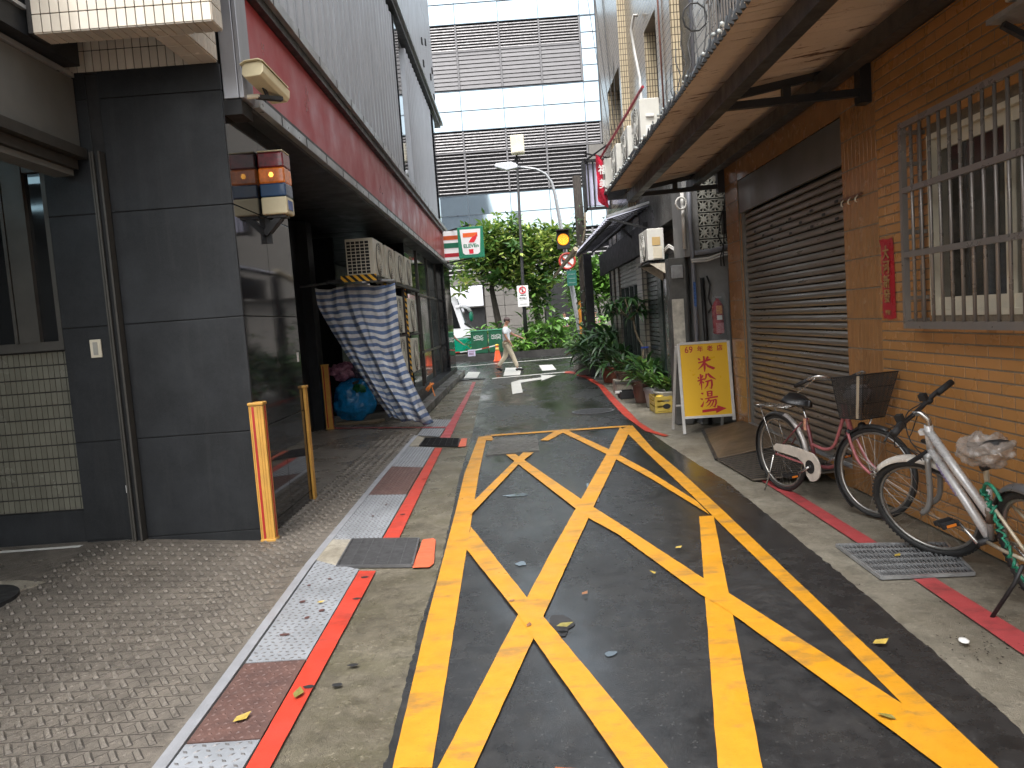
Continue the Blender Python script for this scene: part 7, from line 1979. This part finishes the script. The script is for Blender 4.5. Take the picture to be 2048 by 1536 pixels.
tb(K2, 'top_tube', [HT-ax*.03, Vector((.60,0,.63)), Vector((.385,0,.44))], .024, SIL)
tb(K2, 'down_tube', [HB+ax*.02, Vector((.60,0,.465)), BBp+Vector((.01,0,.01))], .025, SIL)
b = MB()
for k in range(9):
    t = .18+.04*k; p = (HB+ax*.02).lerp(BBp, t); b.box(p.x-.006, p.x+.006, .0245, .0262, p.z-.012, p.z+.012)
b.build('worn_decal', mat('purple_grey_decal', (.25,.2,.38), .4), K2)
for s_ in (-1, 1):
    tb(K2, 'seat_stay', [(.0,s_*.06,.345),(.20,s_*.045,.50),(.345,s_*.022,.585)], .0085, mat('cream_post', (.5,.44,.33), .4))
    tb(K2, 'chain_stay', [(.0,s_*.06,.325),(.25,s_*.045,.30),(.42,s_*.03,.29)], .0095, mat('cream_post', (.5,.44,.33), .4))
    tb(K2, 'fork_blade', smooth([(.853,s_*.05,.69),(.885,s_*.056,.58),(.93,s_*.06,.45),(.975,s_*.062,.37),(1.03,s_*.06,.33)]), .0165, mat('grey_fork', (.30,.30,.29), .35, .4, .1, 8, grime=.3), S2)
tb(K2, 'fork_crown', [(.853,-.06,.69),(.853,.06,.69)], .022, mat('grey_fork', (.3,.3,.29), .35), S2)
fender(K2, fw, S2, 55, 150, .362, .075, mat('white_mudguard', (.60,.56,.50), .3, .1, .2, 6, grime=.3), thick=.004)
fender(K2, rw, I4, 20, 175, .362, .075, mat('grey_mudguard', (.16,.16,.165), .35, .3, .2, 6))
cranks(K2, (.44,0,.29), -145, CHR)
saddle(K2, (.27,0,.83), BLACK, .28, .17)
o = MB().ellip((.26,0,.82), .165,.115,.075, 26, 16, .35, 8).build('saddle_cover', None or m_glass('cloudy_plastic_wrap', (.34,.29,.25), .12, .55), K2, True); crumple(o, .07, .07, 9)
MB().tube([(.285,-.03,.73),(.285,.03,.73)], .022, 10).build('saddle_clamp', BLACK, K2, True)
tb(K2, 'stem', smooth([HT, Vector((.785,0,.90)), Vector((.81,0,.945)), Vector((.85,0,.95))]), .016, CHR, S2)
tb(K2, 'handlebar', smooth([(.78,-.30,.985),(.82,-.20,.975),(.85,-.08,.95),(.85,.08,.95),(.82,.20,.975),(.78,.30,.985)]), .0135, IRON, S2)
for s_ in (-1, 1):
    tb(K2, 'grip', [(.805,s_*.20,.975),(.775,s_*.315,.985)], .019, BLACK, S2)
    TX(MB().ellip((.845,s_*.15,.955), .03,.028,.022,10,8), S2).build('shifter', BLACK, K2, True)
    tb(K2, 'brake_lever', [(.86,s_*.15,.955),(.90,s_*.19,.935),(.885,s_*.28,.925)], .006, BLACK, S2)
    TX(MB().box(.83,.87,s_*.13-.015,s_*.13+.015,.97,1.01), S2).build('lever_mount', BLACK, K2)
b = MB()
for s_, e in ((-1,.70),(1,.68),(-1,.60),(1,.62)):
    b.tube(smooth([(.88,s_*.14,.95),(.98,s_*.10,.90-.1*(e<.65)),(.97,s_*.03,.76),(.89,s_*.02,e)]), .0035, 5)
TX(b, S2).build('brake_cable', CABLE, K2, True)
TX(MB().bar((.87,-.07,.71),(.95,-.10,.73),.02,.015), S2).build('bracket_arm', BLACK, K2)
TX(MB().bar((.86,.0,.71),(.90,.16,.715),.02,.02), S2).build('bracket_arm', BLACK, K2)
TX(MB().box(.86,.89,-.05,-.02,.80,.83), S2).build('front_reflector', mat('bright_reflector', (.85,.85,.85), .2), K2)
tb(K2, 'kickstand', [(.03,.085,.31),(.06,.13,.22),(.12,.244,.056)], .010, IRON)
MB().lathe([(.045,-.05),(.05,-.045),(.05,-.042)], (0,0,.335), 16, 'y').build('sprocket', IRON, K2)
rp = []
for k in range(34):
    t = k/33; rp.append((.30-.16*t+.007*math.sin(k*2.4), .045+.013*math.cos(k*2.4)+.02*t, .60-.36*t+.06*math.sin(PI*t)+.01*math.cos(k*2.1)))
o = MB().tube(rp, .0065, 6); o.tube([Vector(p)+Vector((.006*math.sin(i*1.7+2), .010*math.cos(i*1.7+2), .004)) for i, p in enumerate(rp)], .007, 6)
o.tube(smooth([(.30,.045,.60),(.24,.05,.66),(.17,.055,.655),(.12,.06,.60)]), .009, 6); o.tube(smooth([(.14,.065,.24),(.02,.08,.20),(-.12,.08,.26)]), .008, 6)
GR_ = o.build('rope', mat('green_twisted_rope', (.02,.24,.14), .5, 0, .4, 60, .6, 90), K2, True)
place_bike(K2, (2.46,3.55), (2.49,4.61), -13)

# ================================================================= people
def skinned(name, verts, edges, radii, m_, parent, sub=2, root_i=0):
    me = bpy.data.meshes.new(name); org = wloc(parent)
    me.from_pydata([tuple(Vector(v)-org) for v in verts], edges, []); me.materials.append(m_)
    o = bpy.data.objects.new(name, me); C.objects.link(o); o.parent = parent
    sk = o.modifiers.new('skin', 'SKIN'); sk.use_smooth_shade = True
    sv = me.skin_vertices[0].data
    for i, r_ in enumerate(radii): sv[i].radius = r_ if isinstance(r_, tuple) else (r_, r_); sv[i].use_root = (i == root_i)
    sm_ = o.modifiers.new('sub', 'SUBSURF'); sm_.levels = sub; sm_.render_levels = sub
    dg = bpy.context.evaluated_depsgraph_get(); dg.update()
    me2 = bpy.data.meshes.new_from_object(o.evaluated_get(dg)); me2.name = name
    for md in list(o.modifiers): o.modifiers.remove(md)
    o.data = me2; bpy.data.meshes.remove(me); me2.shade_smooth()
    return o
def person(label, loc, J, shirt, trousers, shoes, hat=None, hair=DARKHAIR, sleeve=.5, face=0.0, extra=None, s=1.0):
    """J: joint positions relative to loc; x = walking direction"""
    root = thing('person', label, 'person', loc)
    P_ = {k: Vector(loc)+Vector(v)*s for k, v in J.items()}
    V_ = []; E_ = []; Rr = []
    def v(p, r_): V_.append(p); Rr.append(r_ if isinstance(r_, tuple) else r_*s); return len(V_)-1
    pel = v(P_['pelvis'], .12); ch = v(P_['chest'], .14); nk = v(P_['neck'], .052); hd = v(P_['head'], .085); ht = v(P_['head']+Vector((0,0,.07*s)), .075)
    E_ += [(pel,ch),(ch,nk),(nk,hd),(hd,ht)]
    for sd in 'LR':
        a = v(P_['sh'+sd], .055); b_ = v(P_['el'+sd], .040); c_ = v(P_['ha'+sd], .026); E_ += [(ch,a),(a,b_),(b_,c_)]
        d_ = (P_['ha'+sd]-P_['el'+sd]).normalized(); side = d_.cross(Vector((0,1,0))).normalized() if abs(d_.y) < .8 else Vector((1,0,0)); sy = Vector((0,1,0))
        pm = v(P_['ha'+sd]+d_*.055*s, (.034*s,.02*s)); E_.append((c_, pm))
        for q, (o_, L_) in enumerate(((-.03,.07),(-.01,.085),(.012,.08),(.032,.062))):
            k1 = v(P_['ha'+sd]+d_*(.095)*s+sy*o_*s, .010); k2 = v(P_['ha'+sd]+d_*(.095+L_)*s+sy*o_*s+side*(.02)*s, .008); E_ += [(pm,k1),(k1,k2)]
        t1 = v(P_['ha'+sd]+d_*.05*s+sy*.05*s+side*.01, .011); E_.append((c_, t1))
        h_ = v(P_['hip'+sd], .085); kn = v(P_['kn'+sd], .055); an = v(P_['an'+sd], .04); E_ += [(pel,h_),(h_,kn),(kn,an)]
    skinned('body', V_, E_, Rr, SKIN, root, 2)
    H = P_['head']; f = Vector((math.cos(face), math.sin(face), 0)); lt_ = Vector((-f.y, f.x, 0))
    b = MB().ellip(tuple(H+f*.088*s+Vector((0,0,-.005*s))), .018*s,.014*s,.028*s, 8, 6); b.build('nose', SKIN, root, True)
    for sg in (-1, 1):
        MB().ellip(tuple(H+f*.078*s+lt_*sg*.032*s+Vector((0,0,.022*s))), .012*s,.012*s,.009*s, 8, 6).build('eye', BLACK, root, True)
        MB().ellip(tuple(H+lt_*sg*.083*s+Vector((0,0,.0))), .018*s,.012*s,.03*s, 8, 6).build('ear', SKIN, root, True)
    MB().ellip(tuple(H+f*.082*s+Vector((0,0,-.045*s))), .010*s,.026*s,.007*s, 8, 6).build('mouth', mat('lips', (.3,.1,.08), .5), root, True)
    hr = MB().ellip(tuple(H-f*.018*s+Vector((0,0,.045*s))), .092*s,.088*s,.088*s, 16, 10); hr.build('hair', hair, root, True)
    if hat:
        b = MB().ellip(tuple(H+Vector((0,0,.068*s))-f*.005*s), .105*s,.098*s,.075*s, 18, 10)
        br = [H+f*.08*s+Vector((0,0,.07*s))]
        pts_ = []
        for k in range(9):
            a = -PI/2+PI*k/8; pts_.append(H+f*(.08+.10*math.cos(a))*s+lt_*.085*s*math.sin(a)+Vector((0,0,(.062-.02*math.cos(a))*s)))
        n0 = len(pts_); b.add([tuple(p) for p in pts_]+[tuple(p+Vector((0,0,.01*s))) for p in pts_], [tuple(range(n0)), tuple(range(n0,2*n0))[::-1]]+[(i,i+1,n0+i+1,n0+i) for i in range(n0-1)])
        b.build('cap', hat, root, True)
    # shirt
    V_ = []; E_ = []; Rr = []
    he = v(P_['pelvis']+Vector((0,0,-.03))*s, (.155*s,.135*s)); wa = v(P_['pelvis'].lerp(P_['chest'],.45), (.145*s,.13*s)); ch = v(P_['chest'], (.165*s,.145*s)); nk = v(P_['neck']+Vector((0,0,-.035))*s, .075)
    E_ += [(he,wa),(wa,ch),(ch,nk)]
    for sd in 'LR':
        a = v(P_['sh'+sd]+Vector((0,0,-.01)), .078); e = v(P_['sh'+sd].lerp(P_['el'+sd], sleeve*1.5), .070); E_ += [(ch,a),(a,e)]
    skinned('shirt', V_, E_, Rr, shirt, root, 2)
    V_ = []; E_ = []; Rr = []
    he = v(P_['pelvis']+Vector((0,0,.02))*s, (.14*s,.12*s))
    for sd in 'LR':
        h_ = v(P_['hip'+sd], .105); kn = v(P_['kn'+sd], .082); an = v(P_['an'+sd]+Vector((0,0,.03))*s, .066); E_ += [(he,h_),(h_,kn),(kn,an)]
    skinned('trousers', V_, E_, Rr, trousers, root, 2)
    for sd in 'LR':
        A = P_['an'+sd]; T = P_['to'+sd]; hl = A+(A-T)*.35; hl.z = A.z-.06*s if A.z > .1 else max(.03, hl.z-.05)
        skinned('shoe', [A+Vector((0,0,-.02)), hl, A.lerp(T,.55)+Vector((0,0,-.02)), T], [(0,1),(0,2),(2,3)], [.048*s,.042*s,.046*s,.036*s], shoes, root, 2)
    return root
J = dict(pelvis=(.0,0,.93), chest=(-.02,0,1.30), neck=(.0,0,1.47), head=(.055,0,1.60), shL=(-.01,.17,1.40), shR=(-.04,-.17,1.39), elL=(.20,.2,1.18), haL=(.46,.18,1.06), elR=(-.02,-.24,1.12), haR=(.12,-.22,.90),
         hipL=(.0,.09,.88), hipR=(.0,-.09,.88), knR=(.16,-.09,.50), anR=(.29,-.09,.10), toR=(.48,-.09,.045), knL=(-.08,.09,.49), anL=(-.34,.09,.16), toL=(-.20,.09,.04))
SHIRT = mat('pale_blue_polo', (.80,.83,.86), .7, 0, .05, 9, .1, 40, grime=.0); KHAKI = mat('khaki_trousers', (.62,.54,.40), .8, 0, .1, 7, .3, 25, grime=.1)
person('man in a cap, pale shirt and khaki trousers walking right across the alley mouth', (-.31,24.8,0), J, SHIRT, KHAKI, BLACK, mat('grey_brown_cap', (.13,.09,.085), .7), face=-.35)
Js = dict(pelvis=(0,0,.93), chest=(0,0,1.30), neck=(.0,0,1.47), head=(.0,-.01,1.61), shL=(.17,0,1.40), shR=(-.17,0,1.40), elL=(.22,-.02,1.14), haL=(.18,-.12,.95), elR=(-.22,-.02,1.14), haR=(-.18,-.12,.95),
          hipL=(.09,0,.88), hipR=(-.09,0,.88), knL=(.1,-.03,.48), anL=(.1,.02,.10), toL=(.11,-.12,.04), knR=(-.1,.03,.48), anR=(-.1,.06,.10), toR=(-.11,-.08,.04))
person('distant person in a white shirt half hidden by the shrubs left of the grey post', (2.62,41.0,.15), Js, mat('white_shirt', (.75,.77,.82), .7, 0, .04, 9, grime=0), mat('dark_trousers', (.03,.03,.04), .8), BLACK, face=-PI/2)
person('distant person in a floral top seen between the black awning posts', (4.0,38.9,.1), Js, mat('floral_top', (.60,.45,.45), .7, 0, .9, 22, grime=0, col2=(.03,.03,.03)), mat('dark_trousers', (.03,.03,.04), .8), BLACK, face=-PI/2)
Ja = dict(Js); Ja.update(elL=(.30,-.06,1.15), haL=(.50,-.1,.98), shL=(.16,0,1.38))
person('person in olive clothes mostly hidden behind the far granite pillar', (-2.42,27.0,0), Ja, mat('olive_shirt', (.10,.13,.06), .8), mat('dark_trousers', (.03,.03,.04), .8), BLACK, face=-.2, sleeve=.3)
